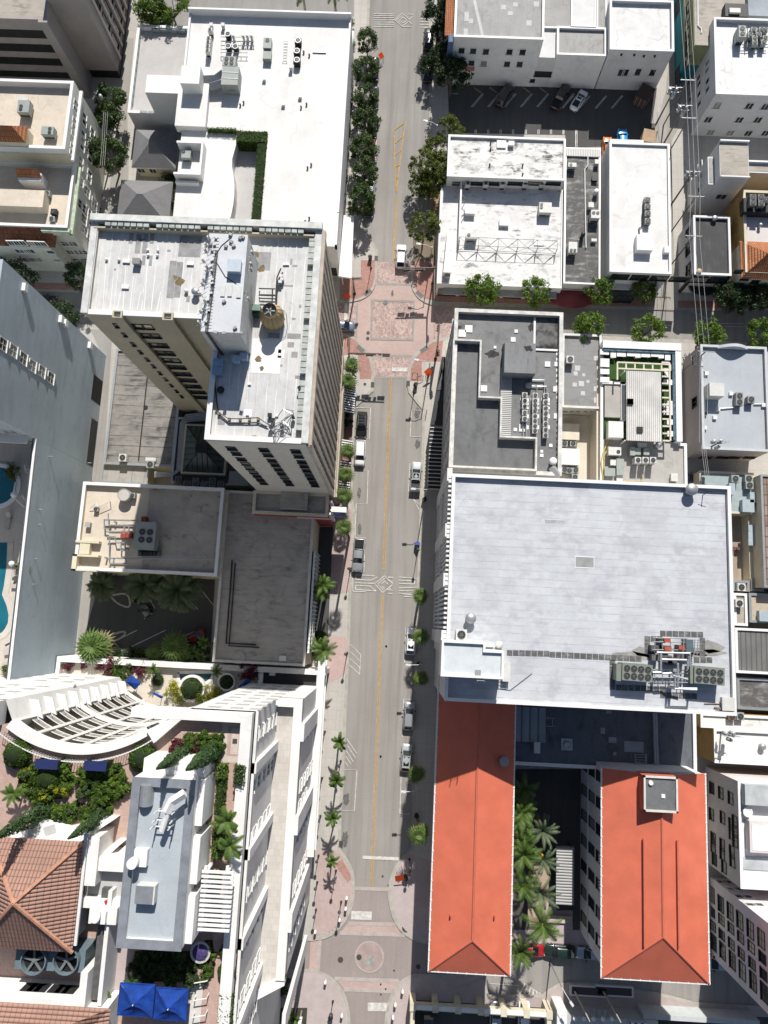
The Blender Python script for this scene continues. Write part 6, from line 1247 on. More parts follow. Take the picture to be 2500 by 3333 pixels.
mb.B('facade_fin',WHITEW,BW);gl.box(xB0-.1,xB0+.05,ys+1,yB1-1,3.6,hB-1);gl.B('facade_glazing',M('blue_glass',(.05,.075,.10),.12,.2,.4,0,.5),BW)
MB().box(xB0-.4,xB0-.0,yB0+6,ys-.3,2.5,hB+.02).B('blank_panel',GWALL,BW)
zB=hB-.55
S1=rect('O',625,318,'O',895,612,hB+3.2);S2=rect('O',895,392,'O',1040,622,hB+3.2)
for q_ in (S1,(S1[1]-.02,S2[1],S1[2]-.1,S2[3])):
 MB().box(q_[0]-(1.0 if q_ is S1 else 0),q_[1],q_[2],q_[3],zB,hB+2.9).B('stair_house',WHITE,BW);pr=inset(rp(q_),.3)
mb=MB();SH=[(S1[0]-1,S1[2]),(S2[1],S1[2]),(S2[1],S2[3]),(S1[1],S2[3]),(S1[1],S1[3]),(S1[0]-1,S1[3])];Si=inset(SH,.3)
for i in range(6): j=(i+1)%6;mb.quad((*SH[i],hB+3.3),(*SH[j],hB+3.3),(*Si[j],hB+3.3),(*Si[i],hB+3.3));mb.quad((*SH[i],hB+2.9),(*SH[j],hB+2.9),(*SH[j],hB+3.3),(*SH[i],hB+3.3));mb.quad((*Si[j],hB+2.9),(*Si[i],hB+2.9),(*Si[i],hB+3.3),(*Si[j],hB+3.3))
mb.B('stair_parapet',WHITE,BW);MB().poly(Si,hB+2.92).B('stair_roof',MROOF('pale_roof_blue',(.56,.60,.62),(.42,.46,.48),.5,.5,.7,1,0,big=.3),BW)
q_=rect('O',822,545,'O',865,590,hB+3);MB().box(*q_,hB+2.93,hB+3.05).B('hatch',M('hatch_grey',(.30,.31,.31),.8,.2,1),BW);mb=MB();a,b=p('O',835,640,hB+1.5),p('O',865,640,hB+1.5)
for X in (a[0]-.2,b[0]+.2): mb.U([(X,S1[2]-.3,zB),(X,S1[2]-.3,hB+4)],.06,4)
for k in range(9): mb.U([(a[0]-.2,S1[2]-.3,zB+.4+k*.42),(b[0]+.2,S1[2]-.3,zB+.4+k*.42)],.04,4)
mb.B('ladder',STEEL,BW)
q_=rect('P',172,1210-1540,'P',316,-237,zB);q_=rect('L',172,1210,'L',316,1302,zB);MB().box(*q_,zB,zB+.02).B('roof_patch',MATS['hatch_grey'],BW);mb=MB();mb.ribbon(rp(q_),.14,zB+.03,True);q_=rect('K',1360,925,'K',1512,962,zB);mb.ribbon(rp(q_),.05,zB+.03,True);mb.B('patch_edge',WHITE,BW);MB().box(*q_,zB,zB+.02).B('roof_patch',M('dull_patch',(.38,.38,.40),.8,.2,1.5),BW)
mb=MB();pd=[]
for k in range(7): pd.append(('O',1088+k*47.3,415+k*1.0))
for k in range(15): pd.append(('P',-5+k*47.5,428+k*2.4))
for y in (490,540,585,632,678): pd.append(('P',458,y))
for k in range(8): pd.append(('P',508+k*48,682+k*1.7))
for k in range(6): pd.append(('P',848+k*48,742+k*1.5))
for k in range(7): pd.append(('P',848+k*48,265+k*1.5))
for k in range(3): pd.append(('P',728+k*48,308));
for y in (356,402): pd.append(('P',728,y))
for y in (322,370,420): pd.append(('P',1152,y))
for x in (1108,1158,1206): pd.append(('P',x,470))
for T,x,y in pd: X,Y=p(T,x,y,zB);mb.box(X-.37,X+.37,Y-.37,Y+.37,zB,zB+.03)
mb.each('walkway_pad',MROOF('rubber_pad',(.10,.10,.10),(.28,.28,.28),.7,.45,.6,0,0,big=.4,st=1.5),BW)
st=MB()
for x,y,rx,ry in ((1228,370,1.5,.9),(1180,410,2.4,.5),(1120,430,1.2,.5),(620,440,2.8,.6),(700,410,1.6,.7)):
 X,Y=p('P',x,y,zB);st.poly([(X+rx*(.7+.5*random.random())*mc(i*.4),Y+ry*(.7+.5*random.random())*ms(i*.4)) for i in range(15)],zB+.015)
st.each('water_stain',M('damp_stain',(.30,.29,.275),.8,.3,1),BW)
LDR=MB();q_=rect('O',1005,630,'O',1062,690,hB);LDR.U([(q_[0],q_[3],zB+.2),(q_[0],q_[2],zB+.2)],.06,4);LDR.U([(q_[1],q_[3],zB+.2),(q_[1],q_[2],zB+.2)],.06,4);LDR.U([(q_[0],q_[3],zB+.2),(q_[1],q_[3],zB+.2)],.05,4);LDR.U([(q_[0],(q_[2]+q_[3])/2,zB+.2),(q_[1],(q_[2]+q_[3])/2,zB+.2)],.05,4);LDR.U([(q_[0],q_[2],zB+.15),(*p('O',1100,700,hB),zB+.15),(*p('O',1265,572,hB),zB+.15)],.05,4);LDR.B('conduit',STEEL,BW)
h24=9.;q=rect('O',1068,820,'P',1108,1328,h24);y24=p('P',400,1312,h24)[1]
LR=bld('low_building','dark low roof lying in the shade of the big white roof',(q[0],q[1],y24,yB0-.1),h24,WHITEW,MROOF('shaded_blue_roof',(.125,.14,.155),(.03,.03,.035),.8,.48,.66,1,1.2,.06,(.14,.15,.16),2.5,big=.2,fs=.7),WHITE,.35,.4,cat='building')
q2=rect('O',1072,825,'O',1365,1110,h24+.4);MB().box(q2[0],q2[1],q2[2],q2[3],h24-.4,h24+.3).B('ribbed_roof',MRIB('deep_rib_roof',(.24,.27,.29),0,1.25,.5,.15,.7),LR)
mb=MB()
for x in (778,795): mb.U([(*p('P',x,880,h24+.2),h24+.2),(*p('P',x+12,1285,h24+.2),h24+.2)],.2,6)
mb.U([(*p('P',765,1278,h24+.2),h24+.2),(*p('P',805,1282,h24+.2),h24+.2)],.2,6);mb.B('roof_duct',STEEL,LR)
mb=MB()
for a in ((635,1195,640,1310),(720,1195,722,1320)): mb.U([(*p('P',a[0],a[1],h24+.2),h24+.1),(*p('P',a[2],a[3],h24+.6),h24+.6)],.08,4)
for k in range(6): mb.U([(*p('P',637,1200+k*20,h24+.3),h24+.3),(*p('P',720,1202+k*20,h24+.3),h24+.3)],.05,4)
for q_ in ((1370,920,1440,985),):
 a=rect('O',*q_[:2],'O',*q_[2:],h24+.3);mb.U([(a[0],a[3],h24),(a[1],a[3],h24)],.06,4);mb.U([(a[0],a[2],h24),(a[1],a[2],h24)],.06,4);mb.U([(a[0]+1,a[2],h24),(a[0]+1,a[3],h24)],.06,4)
mb.B('roof_ladder',STEEL,LR)
mb=MB()
for a in ((412,850,450,885),(368,992,402,1040),(430,1065,490,1110),(550,1095,700,1185),(465,1180,490,1205)):
 q_=rect('P',a[0],a[1],'P',a[2],a[3],h24-.3);mb.box(*q_,h24-.35,h24-.32)
mb.each('roof_patch',M('dull_blue_patch',(.32,.35,.38),.8,.2,1),LR)
X,Y=p('O',1530,1122,h24);MB().K(X,Y,h24-.35,1.7,1.7,.3).B('fan_curb',STEEL,LR);MB().dome(X,Y,h24-.05,.6,.5).B('roof_fan',STEEL,LR);X,Y=p('O',1295,1142,h24);MB().K(X,Y,h24-.35,.9,1.6,.9).B('roof_unit',ACW,LR)
REDT=MRIB('red_tile',(.56,.145,.085),1,.29,.93,.15,.6,None,.0,bump=0);REDX=MRIB('red_tile_cross',(.54,.135,.08),0,.29,.93,.14,.6,None,.3,bump=0);RDG=M('red_ridge',(.50,.135,.085),.7,.12,1.5)
hR=13.2
def redroof(lbl,x0,x1,y0,y1,he,rise,wall,hiptop=False):
 t=thing('red_roof_building',lbl,'building',((x0+x1)/2,(y0+y1)/2,0));o=.55
 MB().box(x0+o,x1-o,y0+o,y1,0,he-.02).B('wall',wall,t)
 xm=(x0+x1)/2;hw=(x1-x0)/2;yr=y0+hw*.92;A,B,C,D=(x0,y0,he),(x1,y0,he),(x1,y1,he),(x0,y1,he);a,b=(xm,yr,he+rise),(xm,y1,he+rise)
 MB().quad(B,C,b,a).quad(D,A,a,b).B('roof',REDT,t);MB().tri(A,B,a).B('roof_end',REDX,t)
 rb=MB();rb.U([a,b],.16,6);rb.U([A,a],.14,6);rb.U([B,a],.14,6);rb.B('ridge_cap',RDG,t)
 g=MB();
 g.box(x0-.18,x0-.0,y0-.18,y1,he-.22,he-.04);g.box(x1,x1+.18,y0-.18,y1,he-.22,he-.04);g.box(x0,x1,y0-.18,y0,he-.22,he-.04)
 y=y0
 while y<y1:
  g.box(x0-.18,x0+.12,y-.05,y+.05,he-.04,he+.04);g.box(x1-.12,x1+.18,y-.05,y+.05,he-.04,he+.04);y+=1.3
 x=x0
 while x<x1: g.box(x-.05,x+.05,y0-.18,y0+.1,he-.04,he+.04);x+=1.3
 g.B('gutter',WHITE,t);MB().box(x0+.02,x1-.02,y0+.02,y1,he-.03,he-.01).B('soffit',WHITE,t);return t,(xm,yr)
rx0=(p('S',487,900,hR)[0]+p('O',524,1000,hR)[0])/2;rx1=(p('O',1112,1250,hR)[0]+p('S',1106,900,hR)[0])/2;ry0=p('S',800,1268,hR)[1]
R1,_=redroof('long red tiled roof along the street below the big white roof',rx0,rx1,ry0,p('O',545,550,hR)[1],hR,2.4,WHITEW)
for k in range(9):
 for z in (9.6,5.6): win(R1,'W',rx0+.55,ry0+4+k*4.,z,1.5,2.,'w')
X,Y=p('O',1047,1255,hR+2);t=thing('roof_vent','grey drum vent on the shaded half of the red roof by the street','vent',(X,Y,hR+.6));MB().cone(X,Y,hR+.6,hR+1.9,.62,.62,20).B('drum',M('drum_grey',(.27,.29,.30),.6,.15,1),t);MB().cone(X,Y,hR+1.9,hR+2.0,.68,.68,20).B('lid',MATS['drum_grey'],t)
hR2=13.8;sx0=(p('P',372,1400,hR2)[0]+p('T',386,900,hR2)[0])/2;sx1=(p('P',1168,1500,hR2)[0]+p('T',1205,900,hR2)[0])/2;sy0=p('T',800,1325,hR2)[1];sy1=p('P',800,1325,hR2)[1]
R2,rm=redroof('wide red tiled roof with a grey flat roof box behind the courtyard palms',sx0,sx1,sy0,sy1,hR2,3.0,WHITEW)
mb=MB();xm=(sx0+sx1)/2
for s_ in (-1,1): mb.box(xm+s_*2.3-.12,xm+s_*2.3+.12,sy0+(sx1-sx0)*.46*.78,sy1-8.5,hR2+2.35,hR2+2.62)
mb.B('roof_step',RDG,R2)
q_=rect('P',690,1355,'P',955,1645,hR2+3.4);MB().box(*q_,hR2+1,hR2+3.6).B('roof_box',MATS['red_ridge'],R2);MB().box(q_[0]+.2,q_[1]-.2,q_[2]+.2,q_[3]-.2,hR2+3.62,hR2+3.7).B('box_roof',CHAR,R2);mb=MB();0
for e in ((q_[0],q_[0]+.25,q_[2],q_[3]),(q_[1]-.25,q_[1],q_[2],q_[3]),(q_[0],q_[1],q_[2],q_[2]+.25),(q_[0],q_[1],q_[3]-.25,q_[3])): mb.box(*e,hR2+3.5,hR2+3.95)
mb.B('box_parapet',M('cream_parapet',(.62,.60,.56),.8,.1,1),R2)
X,Y=p('P',742,1410,hR2+3.2);MB().cone(X,Y,hR2+3.7,hR2+4.,.35,.3,12).B('vent_collar',WHITE,R2);X,Y=p('P',838,1512,hR2+3.2);MB().K(X,Y,hR2+3.7,.5,.5,.15).B('vent_box',WHITE,R2)
xw=sx0+.55
for z,hh in ((10.6,2.3),(6.8,2.5),(2.6,2.7)):
 for k in range(7): win(R2,'W',xw,sy0+3.2+k*3.75,z,1.35,hh,'d')
MB().box(xw-.15,xw,sy0+.6,sy1,4.5,4.8).B('string_course',WHITEW,R2)
for T,x,y,rr in (('S',632,820,'left'),('S',972,828,'right')):
 X,Y=p(T,x,y,hR+1.4);tag(MB().cone(X,Y,hR+.8,hR+1.75,.12,.12,8).B('vent_pipe',RDG),f'thin red vent pipe on the {rr} slope of the street-side red roof','vent')
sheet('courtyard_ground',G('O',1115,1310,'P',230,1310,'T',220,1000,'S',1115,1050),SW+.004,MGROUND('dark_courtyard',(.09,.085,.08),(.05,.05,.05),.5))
sheet('courtyard_path',qd('S',1255,430,1390,430,1385,640,1345,885,1235,885,1220,700),SW+.01,MGROUND('sandy_path',(.42,.32,.24),(.3,.23,.17),.3,big=.3));sheet('courtyard_path',qd('S',1390,640,1450,640,1445,1040,1130,1040,1120,930,1340,930,1360,780),SW+.008,MATS['pale_rose_paving']);sheet('courtyard_path',qd('T',25,780,150,780,150,930,230,930,230,1045,-100,1045,-100,930,25,930),SW+.009,MATS['pale_rose_paving'])
q_=rect('T',28,285,'T',162,745,3.4);t=thing('slatted_shelter','grey slatted shelter roof in the courtyard','shelter',((q_[0]+q_[1])/2,(q_[2]+q_[3])/2,SW));MB().box(*q_,3.2,3.35).B('slatted_roof',MRIB('slat_metal',(.34,.34,.34),1,.42,.35,.1,.5),t)
for sx in (q_[0]+.2,q_[1]-.2):
 for sy in (q_[2]+.3,q_[3]-.3): MB().cone(sx,sy,SW,3.2,.09,.09,8).B('post',DARK,t)
for x,y in ((1470,838),(1470,868)): X,Y=p('S',x,y,.6);tag(MB().K(X,Y,SW,4.0,.5,.45).B('bench',M('bench_pale',(.5,.42,.36),.8,.1,1)),'pale low bench in the courtyard, '+('upper' if y<850 else 'lower')+' of two','bench','courtyard benches')
hO=6.6;xo0=p('P',1245,1100,hO)[0];q_=rect('P',1245,1000,'P',2000,1300,hO)
OW=bld('white_building','white flat roof over an ochre side wall at the right edge',(xo0,xo0+16,q_[2],q_[3]),hO,M('ochre_wall2',(.36,.235,.095),.85,.25,.5),MROOF('bright_cream_roof',(.77,.755,.72),(.6,.57,.52),.35,.55,.7,1,0,big=.25),WHITE,.35,.3,cat='building')
q2=rect('P',1140,880,'P',2000,985,hO-.8);bld('white_building','low white roof strip with dark patches by the pole transformers',(q2[0],q2[0]+18,q_[3]+.05,q2[3]),hO-.8,M('ochre_wall3',(.40,.26,.10),.85,.25,.5),MROOF('patched_white_strip',(.74,.73,.70),(.05,.05,.05),.9,.6,.66,0,0,big=.35,st=3),WHITE,.25,.3,cat='building')
def z3(x,y): return (2250+x*.4673-1800)/.42195,(2300+y*.4673-1950)/.42195   # zoom pixels -> tile P
hU=11.;xu=p('P',*z3(336,900),hU)[0];yu0=p('P',*z3(345,1265),hU)[1];yu1=p('P',*z3(325,520),hU)[1]
UB=bld('pale_building','pale lilac-white building with a stepped white roof, right of the wide red roof',(xu,xu+24,yu0,min(yu1,q_[2]-.1)),hU,MROOF('lilac_white_wall',(.60,.56,.55),(.5,.47,.46),.35,.5,.7,0,0,big=.2,st=.3),MROOF('bright_white_roof',(.77,.765,.755),(.3,.28,.27),.4,.62,.72,1,0,big=.25),WHITE,.35,.3,cat='building')
for x,y in ((147,568),(210,603),(278,638),(145,752),(222,775),(283,825),(285,885),(365,838),(365,905),(367,972),(157,920),(157,975),(220,967),(220,1025),(287,1015),(290,1075),(165,1065),(232,1118)):
 u,z=onx('P',*z3(x,y),xu);win(UB,'W',xu,u,min(z,hU-1.2),1.6,1.25,'d' if y>1050 else 'dm')
q_=rect('P',*z3(378,545),'P',*z3(900,715),hU+1.4);MB().box(*q_,hU-.4,hU+1.2).B('roof_box',M('cool_grey_box',(.42,.45,.46),.8,.25,.5),UB);q_=rect('P',*z3(345,1050),'P',*z3(900,1170),hU+.2);MB().box(q_[0]+.4,q_[1],q_[2],q_[3],hU-.4,hU-.2).B('roof_strip',MATS['cool_grey_box'],UB);q_=rect('P',*z3(410,800),'P',*z3(900,1045),hU+1.2);MB().box(q_[0],q_[1],q_[2],q_[3],hU-.4,hU+1.).B('upper_floor',MATS['lilac_white_wall'],UB);MB().box(q_[0]+.3,q_[1],q_[2]+.3,q_[3]-.3,hU+1.02,hU+1.06).B('upper_roof',MATS['bright_white_roof'],UB)
xq=p('T',1195,1100)[0];pn=((2300-1800)/.42195,(2853-2633)/.42195);ps=((2316-1800)/.42195,(3110-2633)/.42195);xq=p('T',*ps)[0];yq0=p('T',*ps)[1];yq1=p('T',*pn)[1]
QB=thing('pale_building','tall lilac-white building with rows of dark windows, bottom right corner','building',(xq+10,yq0+5,0));MB().box(xq,xq+34,yq0,yq1,0,27).B('wall',MROOF('lilac_wall_2',(.66,.61,.64),(.56,.52,.54),.35,.5,.7,0,0,big=.2,st=.3),QB);MB().box(xq+.3,xq+33,yq0+.3,yq1-.3,27,27.05).B('roof',MATS['bright_white_roof'],QB)
def z3t(x,y): return (2250+x*.4673-1800)/.42195,(2300+y*.4673-2633)/.42195
for x,y,hh in ((147,1310,2.1),(210,1378,2.1),(275,1430,2.1),(342,1492,2.1),(415,1555,2.1),(492,1620,2.1),(150,1432,1.2),(214,1487,1.2),(280,1545,1.2),(348,1610,1.2),(422,1678,1.2),(500,1752,1.2),(155,1530,1.2),(217,1592,1.2),(283,1655,1.2),(352,1722,1.2),(428,1793,1.2),(508,1868,1.2),(160,1645,2.1),(222,1705,2.1),(290,1772,2.1),(360,1845,2.1),(435,1918,2.1),(512,1995,2.1)):
 u,z=onx('T',*z3t(x,y),xq);win(QB,'W',xq,u,z,hh,1.55,'dmx')
for x,y in ((212,1222),(250,1222),(280,1272),(325,1272),(340,1325),(390,1325),(415,1380),(465,1380)):
 u,z=ony('T',*z3t(x,y),yq1);win(QB,'N',yq1,u,z,1.3,1.2,'w')
MB().box(xq+14.8,xq+15.6,yq0,yq1,0,.1).B('downpipe_base',WHITE,QB)
yw=p('S',800,1520,3.)[1];xa=p('S',340,1530,3.)[0];xb=p('S',1392,1540,3.)[0]
AR=thing('arcade_wall','pale yellow and white arcade wall in front of the lower car park','wall',((xa+xb)/2,yw,0));mb=MB();mb.box(xa,xb,yw-.9,yw,2.6,3.3);
k=0;x=xa
while x<xb+.1:
 mb.box(x-.45,x+.45,yw-1.0,yw+.1,0,3.5);x+=(xb-xa)/6
mb.box(xa-.3,xa+.35,yw-12,yw-1.0,0,3.3);mb.box(xb-.35,xb+.3,yw-2,yw-1.,0,3.3);mb.B('arch_frieze',M('pale_yellow_trim',(.62,.57,.44),.8,.15,1),AR);mb=MB();mb.box(xa-.1,xb+.1,yw-.75,yw-.15,3.3,3.42);mb.B('coping',WHITE,AR)
sheet('parking_lot',[(xa,yw-1.),(xb,yw-1.),(xb,yw-30),(xa,yw-30)],SW+.012,MGROUND('dark_lot',(.085,.085,.083),(.05,.05,.05),.5))
pm=MB()
for T,x in (('S',435),('S',590),('S',805),('S',1025),('S',1255)):
 a=p(T,x,1540);pm.ribbon([(a[0],yw-12),(a[0],yw-1.5)],.13,SW+.02)
for k in range(5): pm.ribbon([p('S',355+0,1540+k*40),p('S',430,1565+k*40)],.2,SW+.021)
struct(pm.B('bay_marking',MARKW))
CF=thing('cafe_building','white cafe front with globe lamps cut by the bottom edge','cafe',(*p('T',300,1620,3.4),0));a=rect('T',70,1600,'T',820,2100,3.6);MB().box(a[0],a[1],a[2],a[3],0,3.4).B('cafe_roof',MROOF('pale_cafe_roof',(.46,.48,.48),(.3,.32,.33),.5,.5,.7,0,0,big=.3),CF);mb=MB();a=rect('T',35,1560,'T',110,1800,4.4);mb.box(*a,0,4.2);mb.B('corner_pier',WHITE,CF);b_=rect('T',235,1575,'T',405,1615,3.9);mb=MB()
for k in range(5): x=b_[0]+(b_[1]-b_[0])*k/4;mb.box(x-.12,x+.12,b_[2],b_[3]+.6,3.5,3.7)
mb.B('canopy_slat',STEEL,CF)
for x in (168,240,312,385,455): X,Y=p('T',x,1620,4.4);gg=MB().dome(X,Y,4.4,.3,n=12,full=True).B('globe_lamp',WHITE,CF);MB().cone(X,Y,3.4,4.15,.05,.05,6).B('stem',WFR,gg)
a=rect('T',570,1610,'T',705,1720,3.2);t=thing('striped_canopy','blue and white striped cafe canopy at the bottom edge','canopy',((a[0]+a[1])/2,a[3],SW));s_=NT('blue_stripes');v=s_.math('FRACT',s_.math('DIVIDE',s_.math('ADD',s_.comp(0),1000.),.95));BS=s_.done(s_.mix(s_.math('LESS_THAN',v,.5),(.75,.75,.75),(.10,.08,.32)),.8);MB().box(a[0],a[1],a[2],a[3],4.5,4.55).B('canopy_cloth',BS,t)
for sx in (a[0]+.1,a[1]-.1): MB().cone(sx,a[3]-.1,3.3,4.5,.05,.05,6).B('post',STEEL,t)
w_=rect('T',700,1590,'T',1600,1640,3.2);tag(MB().box(w_[0],w_[1],w_[3]-.7,w_[3],0,3.).B('arcade_wall',M('pale_blue_wall',(.5,.53,.53),.8,.1,1)),'long pale arcade wall behind the striped canopy at the bottom edge','wall');sheet('parking_lot',[(w_[0],w_[3]-.8),(w_[1]+10,w_[3]-.8),(w_[1]+10,w_[3]-20),(w_[0],w_[3]-20)],SW+.012,MATS['dark_lot'])
for x,lb in ((280,'left'),(480,'right')):
 X,Y=p('T',x,1415,.8);t=thing('planter_bench',f'long white edged planter on the lower pavement, {lb} of two','planter',(X,Y,SW),0,'planters on the lower pavement');MB().box(X-2.9,X+2.9,Y-.75,Y+.75,SW,.55).B('planter_rim',WHITE,t);MB().box(X-2.6,X+2.6,Y-.5,Y+.55,.56,.6).B('soil',MATS['dark_courtyard'],t)
FANM={}
def fan_mesh(r):
 r=round(r,2)
 if r not in FANM:
  a=MB().cone(0,0,0,.03,r,r,20).mesh('fan',BLACK);b=MB().ring(0,0,0,.09,r,r*.88,20)
  for k in range(4): b.K(0,0,.05,r*1.7,r*.16,.02,k*PI_2/4+.3)
  b.cone(0,0,.04,.1,r*.2,r*.2,10);FANM[r]=(a,b.mesh('fan_blade',M('fan_metal',(.16,.165,.165),.4,.15,2,.4)))
 return FANM[r]
UC={}
def unit(T,x,y,z,w,d,h,fans,label,group=None,col=None,rz=0.,cat='air conditioner',name='condenser_unit'):
 """casing (w along x, d along y) standing on z, its top centred on the pixel;fans: list of (u,v,r) on the top"""
 X,Y=p(T,x,y,z+h);t=thing(name,label,cat,(X,Y,z),rz,group);col=col or ACG;k=(w,d,h,col.name)
 if k not in UC:
  mb=MB();mb.box(-w/2,w/2,-d/2,d/2,.12,h);mb.box(-w/2-.03,w/2+.03,-d/2-.03,d/2+.03,h-.09,h-.02);mb.box(-w/2-.02,w/2+.02,-d/2-.02,d/2+.02,h*.45,h*.5);c=mb.mesh('casing',col)
  g=MB()
  for q in (-.5,.5):
   g.box(-w*.42,w*.42,q*d*1.01-.01 if q<0 else q*d*1.0-.0,q*d*1.01+.012,.2,h*.42)
  g2=g.mesh('grille',DARK);b=MB()
  for sx in (-w/2+.1,w/2-.1): b.box(sx-.06,sx+.06,-d/2,d/2,0,.12)
  UC[k]=(c,g2,b.mesh('base_rail',STEEL))
 c,g2,b=UC[k];link('casing',c,t);link('grille',g2,t);link('base_rail',b,t)
 for u,v,r in fans:
  a,bm=fan_mesh(r);f=link('fan',a,t,(u,v,h));link('fan_blade',bm,f)
 return t
F1=[(0,0,.36)]
def sm(T,x,y,z,label,group=None,s=.95,h=.95,col=None,r=None): return unit(T,x,y,z,s,s,h,[(0,0,r or s*.4)],label,group,col)
def box(T,x,y,z,w,d,h,label,mat=None,name='roof_box',cat='roof box',lid=True,group=None,rz=0.):
 X,Y=p(T,x,y,z+h);t=thing(name,label,cat,(X,Y,z),rz,group);mb=MB().box(-w/2,w/2,-d/2,d/2,0,h-.06);o=BON('box_body',mb.mesh('box_body',mat or WHITE));lk9(o,t)
 o=BON('lid',MB().box(-w/2-.06,w/2+.06,-d/2-.06,d/2+.06,h-.06,h).mesh('lid',mat or WHITE));lk9(o,t);return t
def vent(T,x,y,z,r,h,label,mat=None,dome=True,group=None):
 X,Y=p(T,x,y,z+h);t=thing('roof_vent',label,'vent',(X,Y,z),0,group);MB().cone(X,Y,z,z+h,r*.8,r*.8,14).B('stack',mat or STEEL,t)
 if dome: MB().dome(X,Y,z+h-.02,r,r*.55,14,4).B('cowl',mat or STEEL,t)
 else: MB().ring(X,Y,z+h-.1,z+h+.05,r,r*.7,14).B('rim',mat or STEEL,t)
 return t
zs_=hs-.45
for k,y in enumerate((225,290,320,352,385)): unit('B',(197,187,183,180,178)[k],y,zs_,.75,.6,1.5,[(0,0,.24)],'slim pale condenser in the row at the top left of the white store roof','condensers on the store roof',ACW)
for x,y,lb in ((335,262,'dark cylindrical condenser, upper one of the trio on the pipe rack'),(338,355,'dark cylindrical condenser, lower left one on the pipe rack'),(393,358,'dark cylindrical condenser, lower right one on the pipe rack')):
 X,Y=p('B',x,y,zs_+1.1);t=thing('condenser_unit',lb,'air conditioner',(X,Y,zs_));MB().cone(X,Y,zs_,zs_+1.1,.5,.5,16).B('casing',DARK,t);MB().ring(X,Y,zs_+1.1,zs_+1.2,.52,.4,16).B('rim',STEEL,t);f=link('fan',fan_mesh(.38)[0],t,(0,0,1.1));link('fan_blade',fan_mesh(.38)[1],f)
for k,(x,y) in enumerate(((876,312),(868,392),(868,462))):
 X,Y=p('B',x,y,zs_+1.1);t=thing('condenser_unit','black condenser in the column of three on the white store roof','air conditioner',(X,Y,zs_),0,'black condensers on the store roof');MB().box(X-.55,X+.55,Y-.5,Y+.5,zs_,zs_+1.1).B('casing',DARK,t);MB().ring(X,Y,zs_+1.1,zs_+1.2,.52,.42,16).B('rim',STEEL,t);f=link('fan',fan_mesh(.4)[0],t,(0,0,1.1));link('fan_blade',fan_mesh(.4)[1],f)
RK=thing('pipe_rack','white pipe rack running between the condensers on the store roof','pipe rack',(*p('B',400,350,zs_),zs_));mb=MB()
for y in (285,320,350,405,438): a,b=p('B',280,y,zs_+.4),p('B',540 if y<400 else 490,y+2,zs_+.4);mb.U([(*a,zs_+.4),(*b,zs_+.4)],.07,4)
for x in (285,400,440,480,515,535): a,b=p('B',x,280,zs_+.4),p('B',x-2,440 if x<490 else 350,zs_+.4);mb.U([(*a,zs_+.4),(*b,zs_+.4)],.06,4)
mb.B('rack_frame',WFR,RK)
for k,x in enumerate((375,452,483,515)): vent('B',x,272,zs_,.28,1.3,'white pipe stack in the row at the head of the pipe rack',WHITE,True,'white stacks on the store roof')
unit('B',640,330,zs_,1.35,2.0,1.3,[(0,.5,.36)],'pale packaged unit with one fan near the middle of the store roof',None,ACG,0,'air conditioner','rooftop_unit');box('B',640,420,zs_,1.3,1.5,1.,'pale duct box joined below the single fan unit of the store',ACG,'duct_box','duct')
unit('B',345,470,zs_,2.2,1.8,1.7,[(-.45,.4,.36),(.45,.4,.36),(-.45,-.4,.36),(.45,-.4,.36)],'large four fan unit on the store roof',None,ACG,0,'air conditioner','rooftop_unit')
BD=thing('air_handler','big ribbed grey air handler with branching ducts on the store roof','air handler',(*p('B',345,590,zs_+2.2),zs_));q=rect('B',295,510,'B',410,655,zs_+2.3);MB().box(*q,zs_,zs_+2.3).B('casing',ACG,BD);mb=MB()
for k in (1,2): y=q[2]+(q[3]-q[2])*k/3;mb.box(q[0]-.03,q[1]+.03,y-.05,y+.05,zs_,zs_+2.36)
mb.B('casing_seam',STEEL,BD);mb=MB();a,b,c_=p('B',300,560,zs_+1.5),p('B',240,600,zs_+1.3),p('B',150,605,zs_+1.2);mb.U([(*a,zs_+1.5),(*b,zs_+1.2),(*c_,zs_+1.1)],.75,4);a,b=p('B',300,640,zs_+1.4),p('B',200,665,zs_+1.2);mb.U([(*a,zs_+1.4),(*b,zs_+1.1)],.8,4);mb.B('duct',STEEL,BD)
q=rect('B',345,655,'B',395,690,zs_+1.);MB().box(q[0],q[1],q[2]-.3,q[3],zs_,zs_+1.).B('control_box',ACG,BD)
unit('A',1435,1185,hs-.5,1.5,1.5,1.2,[(-.45,.35,.3)],'pale condenser inside the white walled roof enclosure',None,ACG)
for x,y,lb in ((615,600,'centre'),(108,808,'left, near the raised strip'),(763,795,'right of centre'),(893,735,'above the pair of black pipes')): box('B',x,y,zs_,.5,.55,.55,'small white vent box on the store roof, '+lb,WHITE,'vent_box','vent')
for x,y,lb in ((205,185,'by the slim condensers'),(295,185,'left of the dark cylinders'),(820,510,'below the black condensers')): box('B',x,y,zs_,.5,.5,.9,'tall narrow white box on the store roof, '+lb,ACW,'electrical_box','electrical box')
LD=thing('roof_ladder','white ladder rack lying flat on the store roof','ladder',(*p('B',778,400,zs_),zs_));mb=MB()
for x in (768,798): mb.U([(*p('B',x,322,zs_+.2),zs_+.2),(*p('B',x-8,480,zs_+.2),zs_+.2)],.06,4)
for k in range(8): y=322+k*22;mb.U([(*p('B',766-k,y,zs_+.2),zs_+.2),(*p('B',800-k,y,zs_+.2),zs_+.2)],.05,4)
mb.B('rail',WFR,LD)
for T,x,y in (('B',920,396),('B',963,420),('B',942,798),('B',900,822),('B',456,785),('B',430,805),('B',978,1265),('B',950,1290),('F',963,138),('F',932,165)): vent(T,x,y,zs_,.17,.35,'short black vent pipe on the white store roof',DARK,False,'black vent pipes on the store roof')
